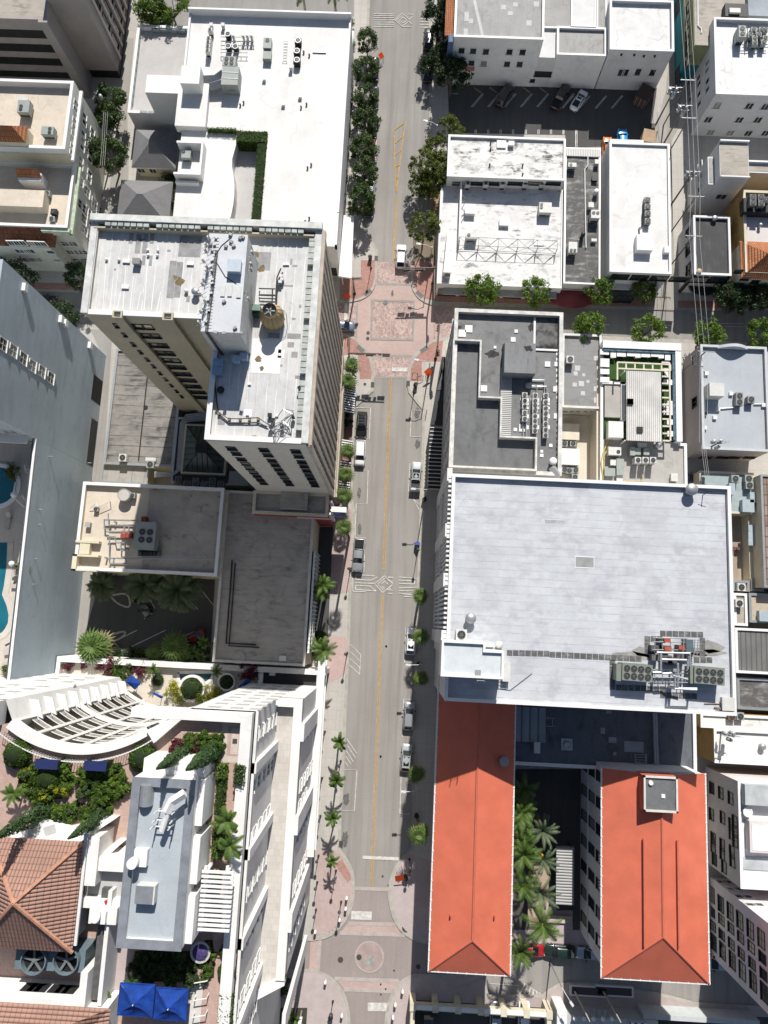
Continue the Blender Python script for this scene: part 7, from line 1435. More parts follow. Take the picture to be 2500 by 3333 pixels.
for a,lb in (((180,818,hl+2.9,1.9,2.2,1.3,[(-.35,-.05,.3),(-.35,-.6,.3)]),'grey packaged unit with two fans, upper one on the cream block roof'),((365,1005,hl+2.9,2.0,1.4,1.3,[(.4,.3,.28),(.4,-.35,.28)]),'grey packaged unit with two fans, lower one on the cream block roof')):
 unit('A',a[0],a[1],a[2],a[3],a[4],a[5],a[6],lb,None,ACG,0,'air conditioner','rooftop_unit')
sm('A',362,1490,hl-.9,'small condenser on the lower cream roof beside the tile dormer',None,.9);sm('E',412,90,hl-.9,'small dark condenser near the green stained corner of the cream block',None,.95,.9,DARK);sm('E',398,145,hl-.9,'round topped condenser at the green stained corner of the cream block',None,.85,.7,STEEL)
box('A',175,765,hl+2.9,1.6,.7,.3,'pale flat box beside the upper unit of the cream block',ACW,'electrical_box','electrical box')
X,Y=p('F',655,845,HT+2.6);zt=HT-.55;T0=len(bpy.data.objects)
CT2=thing('cooling_tower','tan round cooling tower tank with open fan on the tower roof','cooling tower',(X,Y,zt));mb=MB();mb.cone(X,Y,zt+.7,zt+2.6,2.75,2.85,40,False);mb.cone(X,Y,zt+2.6,zt+3.9,2.85,1.75,40,False);mb.cone(X,Y,zt+3.9,zt+4.9,1.75,1.6,40,False);mb.B('tank',M('tan_fibreglass',(.50,.37,.19),.6,.15,.8),CT2)
MB().cone(X,Y,zt+4.3,zt+4.35,1.55,1.55,32).B('fan_well',BLACK,CT2);mb=MB();mb.ring(X,Y,zt+4.85,zt+4.98,1.66,1.55,32)
for k in range(-3,4): d=k*.42;l_=math.sqrt(max(.1,1.55**2-d*d));mb.box(X-l_,X+l_,Y+d-.025,Y+d+.025,zt+4.82,zt+4.86);mb.box(X+d-.025,X+d+.025,Y-l_,Y+l_,zt+4.82,zt+4.86)
mb.B('fan_guard',DARK,CT2);mb=MB()
for k in range(5): mb.K(X+.7*mc(k*1.2566),Y+.7*ms(k*1.2566),zt+4.45,1.35,.32,.04,k*1.2566)
mb.B('fan_blade',STEEL,CT2);mb=MB()
for k in range(14):
 a=k*PI_2/7;mb.U([(X+2.9*mc(a),Y+2.9*ms(a),zt+2.6),(X+1.8*mc(a),Y+1.8*ms(a),zt+3.95)],.06,4);mb.U([(X+2.85*mc(a),Y+2.85*ms(a),zt+.7),(X+2.95*mc(a),Y+2.95*ms(a),zt+2.65)],.05,4)
mb.B('tank_rib',M('tan_rib',(.36,.26,.12),.7,.1,1),CT2);mb=MB()
for k in range(6): a=k*PI_2/3;mb.cone(X+2.3*mc(a),Y+2.3*ms(a),zt,zt+.8,.14,.14,8)
mb.B('leg',DARK,CT2);mb=MB();lx=X+3.3
for dy in (-.25,.25): mb.U([(X+2.2,Y+.9+dy,zt+4.2),(X+3.6,Y+.2+dy,zt+2.9),(X+3.4,Y-1.5+dy,zt+.0)],.05,4)
for k in range(9): f=k/8;mb.U([(X+3.6-.2*f,Y-.05+.2-1.7*f,zt+2.9*(1-f)),(X+3.6-.2*f,Y+.45-1.7*f,zt+2.9*(1-f))],.04,4)
mb.B('ladder',STEEL,CT2)
PI_=thing('pipe_run','black insulated pipes looping up to the tan cooling tower','pipes',(*p('F',680,720,zt),zt));mb=MB();z=zt+.5
for L in (((745,530),(715,600),(708,690),(705,780)),((760,560),(725,620),(715,690),(712,770)),((575,685),(700,688)),((580,705),(580,735),(700,740)),((580,760),(700,765)),((680,690),(678,770))): mb.U([(*p('F',*q,z),z) for q in L],.08,6)
mb.B('pipe',DARK,PI_);PB=MB()
for q in ((740,575),(748,600),(735,620)): PB.K(*p('F',*q,zt+1),zt,.4,.35,.7)
PB.each('pump',STEEL,PI_)
box('F',530,845,zt,1.7,1.0,1.6,'dark green tank beside the penthouse wall',M('green_tank',(.05,.10,.08),.6,.3,2),'tank','tank');box('F',540,805,zt,1.6,1.1,2.2,'green mesh box above the dark green tank',M('green_box',(.16,.24,.20),.6,.3,2),'tank','tank')
for x,y,lb,m_ in ((248,1240,'upper blue tank box on the tower roof edge',M('tank_blue',(.25,.36,.50),.6,.15,1)),(240,1300,'lower blue tank box on the tower roof edge',MATS['tank_blue']),(388,1210,'pale blue unit under the penthouse wall, middle',M('tank_pale_blue',(.42,.50,.60),.6,.15,1)),(448,1190,'pale blue unit under the penthouse wall, right',MATS['tank_pale_blue'])):
 box('F',x,y,zt,1.7 if x<300 else 1.3,1.5 if x<300 else 1.2,1.5,lb,m_,'air_handler','air handler')
for a in ((970,465),(962,665)): box('E',*a,zt,1.3,.7,.35,'white domed skylight with three lobes on the tower roof, '+('upper' if a[1]<500 else 'lower'),WHITE,'skylight','skylight')
box('E',1038,455,zt,1.4,1.1,1.2,'dark square roof hatch near the letter patches',M('hatch_dark',(.25,.25,.25),.8,.2,1),'roof_hatch','hatch');box('E',1465,485,zt,1.3,.6,.35,'white roof vent pair by the penthouse antennas',WHITE,'skylight','skylight')
for x,y in ((1135,380),(1212,383),(1137,418),(1208,420),(815,452),(912,455)): vent('E',x,y,zt,.3,.4,'small white capped pipe on the west half of the tower roof',WHITE,True,'white capped pipes on the tower roof')
vent('E',1498,690,zt,.8,1.2,'stacked silver turbine vent beside the penthouse',STEEL);vent('E',1430,692,zt,.4,.6,'short white stack beside the turbine vent',WHITE)
for T,x,y in (('F',772,490),('F',795,490),('F',735,1190),('F',500,1415),('J',485,110),('J',712,120)): box(T,x,y,zt,.5,.4,.3,'little white vent hood on the white tower roof patches',WHITE,'vent_hood','vent',True,'little vent hoods on the tower roof')
box('F',383,505,HP,1.4,1.3,.9,'pale peaked vent box on the penthouse roof',M('pale_blue_box',(.46,.52,.58),.6,.1,1),'vent_box','vent')
for k,x in enumerate((297,352,420)): box('F',x,700 if k<2 else 710,HP,.35,1.2,.2,'narrow grey slat vent on the penthouse roof',ACW,'slat_vent','vent',True,'slat vents on the penthouse')
for o in [o for o in bpy.data.objects if o.parent is None and 'category' in o and abs(o.location.z-zt)<.01]:
 o.scale=(.6,.6,.62)
CT2.scale=(.48,.48,.62);PI_.scale=(1,1,1)
AN=thing('antenna_row','dense row of cellular antennas and cables on the penthouse edge','antennas',((PH[0]),(PH[2]+PH[3])/2,HP));mb=MB();pm_=MB();cb=MB()
xw_=PH[0]+.35;nn=13
for k in range(nn):
 y=PH[2]+1+k*(PH[3]-PH[2]-2)/(nn-1)+rU(-.3,.3);hgt=rU(.7,1.5);x=xw_+rU(-.5,.1)
 mb.U([(x,y,HP-1.2),(x,y,HP+hgt)],.035,5);pm_.K(x-.16,y,HP+.1,.16,.2,.9,rU(-.3,.3));pm_.K(xw_+rU(.1,.5),y+.3,HP+.08,.3,.22,.25,rU(-.4,.4))
 mb.U([(x-.5,y-.35,HP+.4),(x+.5,y+.3,HP+.4)],.028,4)
for d in (0,.14,.26): cb.U([(xw_+.5+d,PH[3]-2,HP+.15),(xw_+.45+d,(PH[2]+PH[3])/2,HP+.15),(xw_+.2+d,PH[2]-.1,HP+.15),(xw_+.4+d,PH[2]-.25,HP-3.5),(xw_+.6+d,PH[2]-.4,zt+.3)],.05,5)
cb.U([(xw_+.6,PH[3]-3.2,HP+.12),(xw_+1.8,PH[3]-5.,HP+.12),(PH[1]-.9,PH[3]-5.7,HP+.12),(PH[1]+.1,PH[3]-6.6,HP-.4)],.045,4)
cb.U([(xw_+2.,PH[3]-.5,HP+.12),(xw_+1.1,PH[3]-1.4,HP+.12),(xw_+.5,PH[3]-2.6,HP+.12)],.05,4)
k=0
while k<30: cb.box(xw_+.25,xw_+.8,PH[2]+.3+k*.36,PH[2]+.34+k*.36,HP+.02,HP+.1);k+=1
mb.B('mast',STEEL,AN);pm_.each('panel_antenna',ACW,AN);cb.B('cable',DARK,AN)
mb=MB()
for q in ((200,340),(320,355),(380,350),(430,290),(355,265),(360,320),(450,285),(390,985),(305,1025),(440,1025),(240,1020),(305,780)): x,y=p('F',*q,HP+.3);mb.K(x,y,HP+.08,.38,.28,.25,rU(-.6,.6))
mb.each('antenna_box',M('antenna_box_grey',(.36,.36,.36),.6,.3,2),AN)
mb=MB()
for q in ((500,410),(490,500),(510,540),(525,770)): x,y=p('F',*q,HP-1);mb.U([(PH[1],y,HP-1.4),(PH[1]+.5,y,HP-1.3),(PH[1]+.5,y+.1,HP+.5)],.04,5);mb.K(PH[1]+.45,y,HP-1.3,.25,.22,.8)
mb.B('side_antenna',STEEL,AN)
SM=thing('antenna_mast','tangled steel antenna frame at the south edge of the tower roof','antenna frame',(*p('J',750,170,zt),zt));mb=MB()
N_=[(660,190),(770,90),(835,70),(840,130),(800,190),(705,270),(670,230),(650,195),(740,150)]
W_=[(*p('J',*q,zt+1),zt+.2+1.6*(i%2)) for i,q in enumerate(N_)]
for i,j in ((0,1),(1,2),(2,3),(3,4),(4,5),(5,6),(6,7),(7,0),(0,8),(8,2),(8,3),(8,4),(8,5),(1,3),(6,8),(4,6)): mb.U([W_[i],W_[j]],.045,5)
for q in ((700,278),(685,320),(740,320),(825,305)): mb.U([(*p('J',*q,zt+.2),zt+.1),W_[5]],.035,4)
mb.B('frame_bar',STEEL,SM);mb=MB()
for q in ((660,205),(750,210),(835,130),(690,250)): x,y=p('J',*q,zt+1);mb.K(x,y,zt+.3,.35,.3,.6,.5)
mb.each('panel_antenna',DARK,SM)
CL=thing('cable_run','drooping cable on small stands along the south edge of the tower roof','cable',(*p('J',420,160,zt),zt));mb=MB();mb.U([(*p(T,x,y,zt+.2),zt+.2) for T,x,y in (('F',230,1360),('F',250,1550),('J',265,110),('J',345,180),('J',430,180),('J',500,182),('J',570,180),('J',640,210))],.08,5);mb.U([(*p('J',x,y,zt+.4),zt+.4) for x,y in ((265,100),(340,148),(430,150),(500,145),(570,140),(650,195))],.06,5);mb.B('cable',DARK,CL);mb=MB()
for q in ((265,105),(345,150),(428,152),(500,152),(568,148)): x,y=p('J',*q,zt+.4);mb.K(x,y,zt,.3,.3,.4)
mb.each('cable_stand',M('rusty_stand',(.33,.24,.17),.8,.3,2),CL)
for x,y,lb in ((658,120,'left'),(683,158,'right')): box('J',x,y,zt,.36,.36,.5,f'small dark mast base by the antenna frame, {lb} one',DARK,'mast_base','antenna')
vent('F',280,1465,zt,.42,.3,'dark round fan at the west roof edge of the tower',DARK,False);vent('F',885,1450,zt,.2,.8,'thin dark pipe near the east parapet of the tower',DARK,False)
sm('I',945,448,hq-.25,'white condenser on the seamed grey roof',None,1.2,1.1,ACW);sm('I',1158,500,hq-.25,'grey condenser at the lower edge of the seamed roof',None,1.2,1.,ACG);box('I',1162,462,hq-.25,1.6,.5,.6,'white box above the grey condenser',ACW,'electrical_box','electrical box')
GT=thing('cable_tray','bundle of grey pipes looping round the skylight building','pipes',(*p('I',1375,350,5.4),5.2));mb=MB()
for d in range(5): mb.U([(*p('I',1659,95+d*14,5.6),5.5),(*p('I',1430+d*6,120+d*12,5.6),5.5),(*p('I',1392+d*8,180,5.6),5.5),(*p('I',1365+d*8,540,5.6),5.5),(*p('I',1330,572+d*4,5.6),5.5),(*p('I',1190,560+d*9,5.6),5.5)],.14,5)
mb.B('pipe',STEEL,GT)
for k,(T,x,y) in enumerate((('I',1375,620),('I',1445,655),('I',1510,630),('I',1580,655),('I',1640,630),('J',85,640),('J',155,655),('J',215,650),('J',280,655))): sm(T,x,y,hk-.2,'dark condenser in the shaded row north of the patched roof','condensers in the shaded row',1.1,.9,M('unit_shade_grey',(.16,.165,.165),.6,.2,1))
box('J',420,610,hk-.2,3.2,2.2,1.6,'pale framed unit in the dark gap beside the tower foot',ACG,'rooftop_unit','air conditioner')
zc1=hc-.74
unit('I',1118,1050,zc1,3.1,4.2,2.2,[(-.45,.55,.5),(.75,.55,.5),(-.45,-.65,.5),(.75,-.65,.5)],'large four fan chiller in the tower shadow on the patched roof',None,ACG,0,'chiller','chiller')
PP=thing('pipe_run','maze of grey water pipes with red pumps on the cream roof','pipes',(*p('I',900,1050,zc1),zc1));mb=MB();z=zc1+.9
for L in (((835,880),(838,970),(1060,970),(1150,965)),((805,925),(805,995),(835,1000)),((805,928),(1060,935)),((820,1020),(1040,1022)),((825,1060),(885,1058),(895,1105),(1000,1105)),((845,1070),(842,1225),(1659,1232)),((842,1230),(845,1265),(1005,1268)),((960,970),(958,1040)),((995,965),(995,1040)),((935,1100),(932,1165),(990,1165)),((965,1100),(965,1165)),((880,1225),(875,1260)),((970,1225),(972,1262))): mb.U([(*p('I',*q,z),z) for q in L],.13,6)
mb.B('pipe',STEEL,PP);mb=MB()
for q in ((950,1040),(992,1040),(1108,930)): x,y=p('I',*q,zc1+1);mb.K(x,y,zc1,.8,1.1,1.)
mb.each('pump',M('pump_red',(.32,.07,.05),.6,.3,2),PP);mb=MB()
for q in ((860,975),(900,950),(1060,1090),(830,1225),(985,1150)): x,y=p('I',*q,zc1);mb.K(x,y,zc1,.25,.25,.9)
mb.B('pipe_stand',STEEL,PP)
X,Y=p('I',955,735,zc1+1.4);t=thing('water_drum','pale round drum near the north wall of the cream roof','drum',(X,Y,zc1));MB().cone(X,Y,zc1,zc1+1.4,.95,.95,20).B('drum',M('drum_pale',(.48,.45,.42),.7,.1,1),t);MB().ring(X,Y,zc1+1.3,zc1+1.45,1.,.9,20).B('rim',STEEL,t)
sm('I',1020,740,zc1,'small condenser on a stand beside the pale drum',None,.8,1.,ACG);sm('I',738,845,zc1,'squat rusty vent with a curved pipe on the cream roof',None,.7,.7,CONC);box('I',675,965,zc1,.7,.7,.8,'small pale round topped box by the cream west parapet',CONC,'vent_box','vent')
GB=thing('gantry','white guard rail arm on the sunny part of the cream roof','railing',(*p('I',780,810,zc1),zc1));mb=MB();mb.U([(*p('I',690,845,zc1+.3),zc1+.3),(*p('I',740,800,zc1+1),zc1+1.),(*p('I',755,825,zc1+1),zc1+1),(*p('I',850,785,zc1+1),zc1+1.)],.06,5);mb.U([(*p('I',850,785,zc1),zc1),(*p('I',850,785,zc1+1),zc1+1.)],.06,5);mb.B('rail',WFR,GB)
mb=MB()
for k in range(6):
 for j in range(2): x,y=p('I',1085+k*26,1155+j*32,zc1+.4);mb.K(x,y,zc1,.8,.8,.35)
o=mb.B('coil_rack',M('coil_teal',(.12,.16,.16),.6,.3,2));tag(o,'low teal coil rack below the four fan chiller','rack')
zd_=hd-.15
for a,lb in ((('D',150,1270,1.35,.75,1.2,[(-.25,0,.26)]),'pale mini unit on the black roof, top left'),(('H',330,80+30,1.5,1.5,1.6,[(-.35,.2,.28),(.35,.2,.28)]),'white two fan unit at the right of the black roof'),(('H',155,365,1.4,1.9,1.4,[(-.3,-.6,.26),(.3,-.6,.26)]),'white two fan unit at the left of the black roof')): unit(a[0],a[1],a[2],zd_,a[3],a[4],a[5],a[6],lb,None,ACW,0,'air conditioner','rooftop_unit')
for T,x,y,w_,d_,h_,lb in (('D',342,1245,.7,.7,.9,'white cube vent at the top right of the black roof'),('D',325,1370,.9,1.,.6,'dark coil box on the black roof below the cube vent'),('H',295,38,.8,.8,.9,'white box with red top on the black roof'),('H',318,310,.8,.4,.6,'small white box with two black pipes on the black roof')): box(T,x,y,zd_,w_,d_,h_,lb,ACW if 'dark' not in lb else DARK,'vent_box','vent')
vent('D',337,1472,zd_,.45,1.,'round white mushroom vent on the black roof',WHITE);vent('H',235,262,zd_,.4,1.3,'black flue pipe on the black roof',DARK)
for k,(T,x,y) in enumerate((('D',730,1540),('D',732,1592),('D',733,1645),('H',733,162))):
 sm(T,x,y,hw5-.3,'round fan condenser in the row of four on the plain white roof','condensers on the plain white roof',.95,1.,M('unit_mid_grey',(.26,.27,.27),.5,.1,1),.42)
MB_=MB();MB_.U([(*p('D',705,1560,hw5),hw5-.1),(*p('D',690,1659,hw5),hw5-.1),(*p('H',690,205,hw5),hw5-.1),(*p('H',665,215,hw5),hw5-.1),(*p('H',668,262,hw5),hw5-.1)],.09,5);tag(MB_.B('refrigerant_pipe',DARK),'dark refrigerant pipe beside the row of four fans','pipe')
zl=hl2-.2
unit('C',1365,1600,zl,2.1,1.9,1.4,[(-.7,.55,.26),(-.7,-.05,.26)],'pale two fan unit at the right of the lower white roof',None,ACW,0,'air conditioner','rooftop_unit');unit('G',795,275,zl,1.9,1.1,1.3,[(-.5,.05,.3)],'pale one fan unit above the lattice sign',None,ACW,0,'air conditioner','rooftop_unit')
box('C',783,1610,zl,1.7,1.7,.9,'white cube curb near the low wall on the lower white roof',WHITE);box('G',1047,165,zl,1.6,1.5,.6,'white flat skylight box in the middle of the lower white roof',WHITE,'skylight','skylight');box('G',1315,325,zl,1.6,1.2,.15,'flat white hatch behind the lattice sign',WHITE,'roof_hatch','hatch')
box('C',1025,1110,hu-.35,1.5,1.3,.25,'flat white hatch on the stained upper roof',WHITE,'roof_hatch','hatch');box('C',1102,1103,hu-.35,.9,.7,.6,'small white box beside the flat hatch of the stained roof',WHITE)
for x,y in ((935,1265),(1190,1270),(1190,1338),(943,1095),(942,1140)): vent('C',x,y,hu-.35,.16,.4,'dark vent pipe on the stained white upper roof',DARK,True,'vent pipes on the stained roof')
for k,x in enumerate((765,905,1035,1210,1340)): unit('C',x,1410,zl,.95,.75,1.7,[(0,-.05,.28)],'slim white condenser in the row under the upper roof edge','condensers under the upper roof edge',ACW)
zF=hF-.7
unit('D',1462,240,zF,1.2,2.2,2.,[(0,.5,.4),(0,-.5,.4)],'tall two fan unit, left end of the condenser cluster on the white block',None,ACG,0,'air conditioner','rooftop_unit')
for x,y in ((1525,268),(1550,225),(1558,293),(1560,325),(1590,265),(1628,322),(1640,225),(1640,290),(1612,225)): sm('D',x,y,zF,'fan condenser in the cluster on the tall white block','condensers on the tall white block',.85,1.3,ACG)
mb=MB()
for x in (1500,1575,1600): mb.U([(*p('D',x,215,zF+.8),zF+.8),(*p('D',x,360,zF+.8),zF+.8)],.08,4)
for y in (215,345,365): mb.U([(*p('D',1460,y,zF+.6),zF+.6),(*p('D',1659,y,zF+.6),zF+.6)],.08,4)
tag(mb.B('condenser_rack',STEEL),'steel rack under the condenser cluster of the tall white block','rack')
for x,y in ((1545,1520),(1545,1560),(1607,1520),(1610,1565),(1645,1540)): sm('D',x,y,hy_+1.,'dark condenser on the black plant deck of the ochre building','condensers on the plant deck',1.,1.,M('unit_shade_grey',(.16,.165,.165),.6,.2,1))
vent('H',1605,190,hy_-.6,.3,.8,'small grey fan with cables on the ochre building roof',STEEL);vent('H',1250,140,hn-.4,.5,.6,'grey fan at the top of the narrow shop roof',STEEL)
X,Y=p('H',1133,545,hn+.5);t=thing('satellite_dish','tan satellite dish at the corner of the narrow shop','satellite dish',(X,Y,hn-.4));MB().cone(X,Y,hn-.4,hn+.3,.05,.05,6).B('mast',STEEL,t);MB().dome(X,Y,hn+.3,.45,.18).B('dish',M('dish_tan',(.5,.38,.24),.6,.1,1),t)
for T,x,ys in (('G',1205,(1505,1550,1592,1640)),('K',1205,(10,52,102,148)),('G',1286,(1508,1550,1588,1620)),('K',1284,(10,42,82,128,165,205,240)),('G',1368,(1510,1560,1608,1645)),('K',1366,(20,68,110,145,188,232,275))):
 for y in ys: sm(T,x,y,zc8,'square fan condenser in the three rows on the charcoal roof','condensers on the charcoal roof',.7,.95,M('unit_frame_pale',(.50,.50,.48),.5,.1,1),.27)
mb=MB()
for x in (1190,1270,1352):
 for T,y in (('G',1545),('G',1600),('K',40),('K',130),('K',215)): X,Y=p(T,x+12,y,zc8);mb.box(X-.62,X+.62,Y-.3,Y+.3,zc8,zc8+.06)
tag(mb.B('support_pad',WHITE),'white support pads under the condenser rows','pads');mb=MB()
for L in ((('G',1255,1390),('G',1355,1392),('G',1355,1490)),(('G',1255,1437),('G',1300,1440),('G',1295,1500)),(('G',1300,1440),('G',1370,1440),('G',1375,1500)),(('K',1212,160),('K',1215,285)),(('K',1192,160),('K',1192,285))): mb.U([(*p(T,x,y,zc8+.3),zc8+.3) for T,x,y in L],.1,5)
tag(mb.B('refrigerant_pipe',STEEL),'thin grey pipe loops above the condenser rows','pipe')
vent('G',1235,1430,zc8,.5,.6,'grey mushroom vent above the condenser rows',STEEL);vent('K',1425,475,zc8,.55,1.,'white mushroom vent in the corner of the charcoal roof',WHITE);vent('G',1048,1125,zc8,.3,.5,'black pipe beside the lift house',DARK,False)
DD=MB();DD.U([(*p('K',1410,520,zc8+.7),zc8+.7),(*p('K',1440,555,zc8+.7),zc8+.7),(*p('K',1462,595,zc8+.6),zc8+.6)],.55,4);tag(DD.B('air_duct',STEEL),'short bent silver duct by the white mushroom vent','duct')
sm('G',1556,1230,h9-.35,'condenser with one fan on the patched small grey roof',None,1.2,1.2,ACW)
for x,y in ((1512,338),(1578,338)): sm('K',x,y,1.3,'condenser in the yard slot under the cream plinth','condensers in the cream yard',1.,1.,ACG)
for x,y in ((1512,540),(1550,548),(1598,545),(1592,598)): sm('K',x,y,1.3,'condenser in the yard slot below the white deck','condensers below the white deck',1.,1.,ACG)
zbb=hb-.25
unit('L',478,398,zbb,2.0,1.3,1.4,[(.55,-.1,.3)],'white one fan unit on the south roof of the rooftop bar',None,ACW,0,'air conditioner','rooftop_unit')
for k,x in enumerate((657,715,773)): sm('L',x,468,zbb,'square condenser in the row of three south of the bar','condensers south of the bar',.95,1.9,ACW)
for x,y,w_,d_,h_,lb in ((690,352,1.4,.7,.8,'pale box close under the ribbed bar canopy'),(655,400,.8,1.,1.2,'blue-grey box left of the condenser row'),(722,402,.8,1.,1.2,'blue-grey box right of the condenser row'),(615,398,.7,1.3,1.3,'narrow grey box by the pipe stand'),(470,485,1.,.9,.8,'pale square box below the one fan unit'),(520,520,1.1,2.6,1.,'long grey duct box on the south roof of the bar'),(440,560,1.6,1.2,1.,'bent grey duct box by the yellow pipes'),(515,605,.9,1.,.6,'pale box at the edge of the big white roof'),(938,600,1.,1.2,.7,'pale cube near the right corner of the bar roof')): box('L',x,y,zbb,w_,d_,h_,lb,ACG if 'grey' in lb else ACW,'duct_box','duct')
vent('L',815,350,zbb,.55,1.2,'silver mushroom vent below the bar canopy',STEEL)
zg_=h21-.55
for x,y,lb in ((1440,1512,'upper left'),(1440,1560,'lower left'),(1530,1540,'right')): sm('H',x,y,zg_,f'dark round fan condenser on the blue-grey roof, {lb}',None,1.1,1.1,M('unit_mid_grey',(.26,.27,.27),.5,.1,1))
mb=MB();mb.U([(*p('H',1280,1615,zg_),zg_+.2),(*p('H',1400,1605,zg_),zg_+.2)],.1,5);mb.U([(*p('H',1545,1580,zg_),zg_+.2),(*p('H',1630,1580,zg_),zg_+.2)],.1,5);mb.U([(*p('H',1370,1492,zg_),zg_+.2),(*p('H',1415,1505,zg_),zg_+.2)],.1,5);tag(mb.B('refrigerant_pipe',STEEL),'three short grey pipe runs to the fans on the blue-grey roof','pipe')
for x,y,lb in ((1408,612,'left'),(1512,610,'upper right'),(1518,662,'lower right')): sm('L',x,y,3.8,f'pale condenser on the blue-green roof, {lb}',None,1.2,1.,ACG)
for x,y,w_,d_,lb in ((1383,690,.9,1.8,'tall pale box at the left edge of the blue-green roof'),(1508,820,1.8,2.0,'pale blue box with dark shadow on the blue-green roof'),(1545,755,.9,1.6,'narrow blue box at the right of the blue-green roof')): box('L',x,y,3.8,w_,d_,1.1,lb,M('unit_pale_blue',(.36,.42,.46),.6,.1,1),'roof_unit','air conditioner')
for k,y in enumerate((995,1048,1100)): box('L',1535,y,3.2,1.0,1.0,.9,'pale blue unit in the row of three on the narrow cream roof',MATS['unit_pale_blue'],'wall_unit','air conditioner',True,'units on the narrow cream roof')
sm('L',1455,1448,3.4,'condenser on the small cream roof under the brown roof',None,1.2,1.,ACW);sm('P',1440,32,4.4,'condenser with round fan at the right edge roofs',None,1.2,1.,ACW);box('P',1640,130,4.4,1.8,1.6,1.,'pale blue box on the sandy peeling roof',MATS['unit_pale_blue'],'roof_unit','air conditioner')
def chiller(T,x,y,z,lb):
 return unit(T,x,y,z,3.85,2.15,2.2,[(-1.35+i*.9,j*.95-.47,.41) for i in range(4) for j in range(2)],lb,None,M('chiller_green_grey',(.20,.225,.19),.55,.1,1),-.03,'chiller','chiller')
C1_=chiller('P',652,568,zB,'eight fan green-grey chiller, left one on the big roof');C2_=chiller('P',1208,592,zB,'eight fan green-grey chiller, right one on the big roof')
for T,x,y,lb in (('P',520,565,'left'),('P',1090,585,'right')): box(T,x,y,zB,.9,2.1,1.9,f'ribbed grey control cabinet at the left end of the {lb} chiller',M('chiller_green_grey',(.20,.225,.19),.55,.1,1),'control_cabinet','cabinet')
PR=thing('pipe_run','tall silver water pipes joining the two chillers','pipes',(*p('P',940,550,zB),zB));mb=MB();z=zB+2.4
for L in (((768,565),(835,565),(845,575),(910,570),(925,590),(1040,620)),((835,410),(832,560)),((800,412),(1055,418),(1058,520)),((840,465),(1030,470)),((965,500),(962,685),(1110,690)),((945,580),(938,690),(1110,700)),((1040,470),(1040,540))): mb.U([(*p('P',*q,z),z) for q in L],.14,8)
for q in ((835,410),(1055,418),(965,500),(965,685),(1108,695),(940,690),(775,565)): mb.U([(*p('P',*q,z),z),(*p('P',*q,z),zB)],.14,8)
mb.B('pipe',M('silver_pipe',(.50,.51,.53),.35,.1,2,.6),PR);mb=MB()
for x in (785,845,905,990,1020): mb.U([(*p('P',x,530,zB+1.2),zB+1.2),(*p('P',x,650,zB+1.2),zB+1.2)],.06,4);mb.U([(*p('P',x,300,zB+1.2),zB+1.2),(*p('P',x,410,zB+1.2),zB+1.2)],.06,4)
for y in (300,330,390,545,570,605,640): mb.U([(*p('P',770,y,zB+1.3),zB+1.3),(*p('P',1040,y+4,zB+1.3),zB+1.3)],.06,4)
for x in (1010,1095,1120): mb.U([(*p('P',x,310,zB+1.6),zB+1.6),(*p('P',x-8,430,zB+1.6),zB+1.6)],.07,4)
for k in range(6): mb.U([(*p('P',1090,315+k*20,zB+1.6),zB+1.6),(*p('P',1128,316+k*20,zB+1.6),zB+1.6)],.05,4)
mb.B('frame',STEEL,PR);mb=MB()
for q,s_ in (((785,380),1.),((840,320),.8),((880,385),1.1),((990,378),1.),((880,465),1.3),((920,480),1.2),((990,440),1.2),((790,450),1.)): x,y=p('P',*q,zB+1);mb.K(x,y,zB,s_,s_*.8,1.1)
mb.each('pump',M('pump_dark',(.12,.12,.12),.6,.5,2),PR);mb=MB()
for q in ((880,320),(882,385),(992,375)): x,y=p('P',*q,zB+1.3);mb.K(x,y,zB+1.1,.8,.5,.4)
mb.each('valve',M('valve_red',(.40,.08,.05),.6,.3,2),PR);q=rect('P',1030,310,'P',1088,410,zB+1.6);MB().box(*q,zB,zB+1.5).B('tank',M('tank_slate',(.10,.14,.16),.5,.2,1),PR)
vent('O',788,148,zB,.75,1.,'silver turbine vent above the stair house',STEEL);t=sm('O',716,275,zB,'white condenser with dark fan left of the stair house',None,1.4,.8,ACW);vent('L',1073,692,zB,.85,1.2,'silver turbine vent at the top right of the big roof',STEEL)
box('O',1064,560,zB,.9,2.4,1.,'white wall unit on the right side of the stair house',ACW,'wall_unit','air conditioner');X,Y=p('O',1010,352,zB+.8);t=thing('satellite_dish','pale dish and box above the stair house','satellite dish',(X,Y,zB));MB().cone(X,Y,zB,zB+.7,.05,.05,6).B('mast',STEEL,t);MB().dome(X,Y,zB+.6,.5,.2).B('dish',ACW,t);MB().K(X-1.6,Y-.1,zB,1.8,.5,.5).B('box',ACW,t)
box('P',1355,810,zB,1.5,1.6,.7,'pale box in the bottom right corner of the big roof',ACW,'roof_unit','air conditioner');mb=MB();mb.U([(*p('P',1240,835,zB),zB+.15),(*p('P',1390,848,zB),zB+.15)],.12,4);mb.U([(*p('P',1255,845,zB),zB+.3),(*p('P',1385,855,zB),zB+.3)],.1,4);mb.U([(*p('P',1165,806,zB),zB+.1),(*p('P',1295,808,zB),zB+.1)],.07,4);tag(mb.B('timber_pile',M('old_timber',(.25,.2,.15),.9,.3,2)),'old planks lying by the bottom right corner of the big roof','planks')
mb=MB();a=p('L',1155,740,zB);mb.U([(a[0],a[1],zB),(a[0],a[1]+.2,zB+1.6)],.06,4);mb.U([(a[0]-.5,a[1]+.4,zB+1.5),(a[0]+.6,a[1]+.2,zB+1.6)],.05,4);tag(mb.B('antenna',DARK),'small dark aerial at the top right of the big roof','antenna')
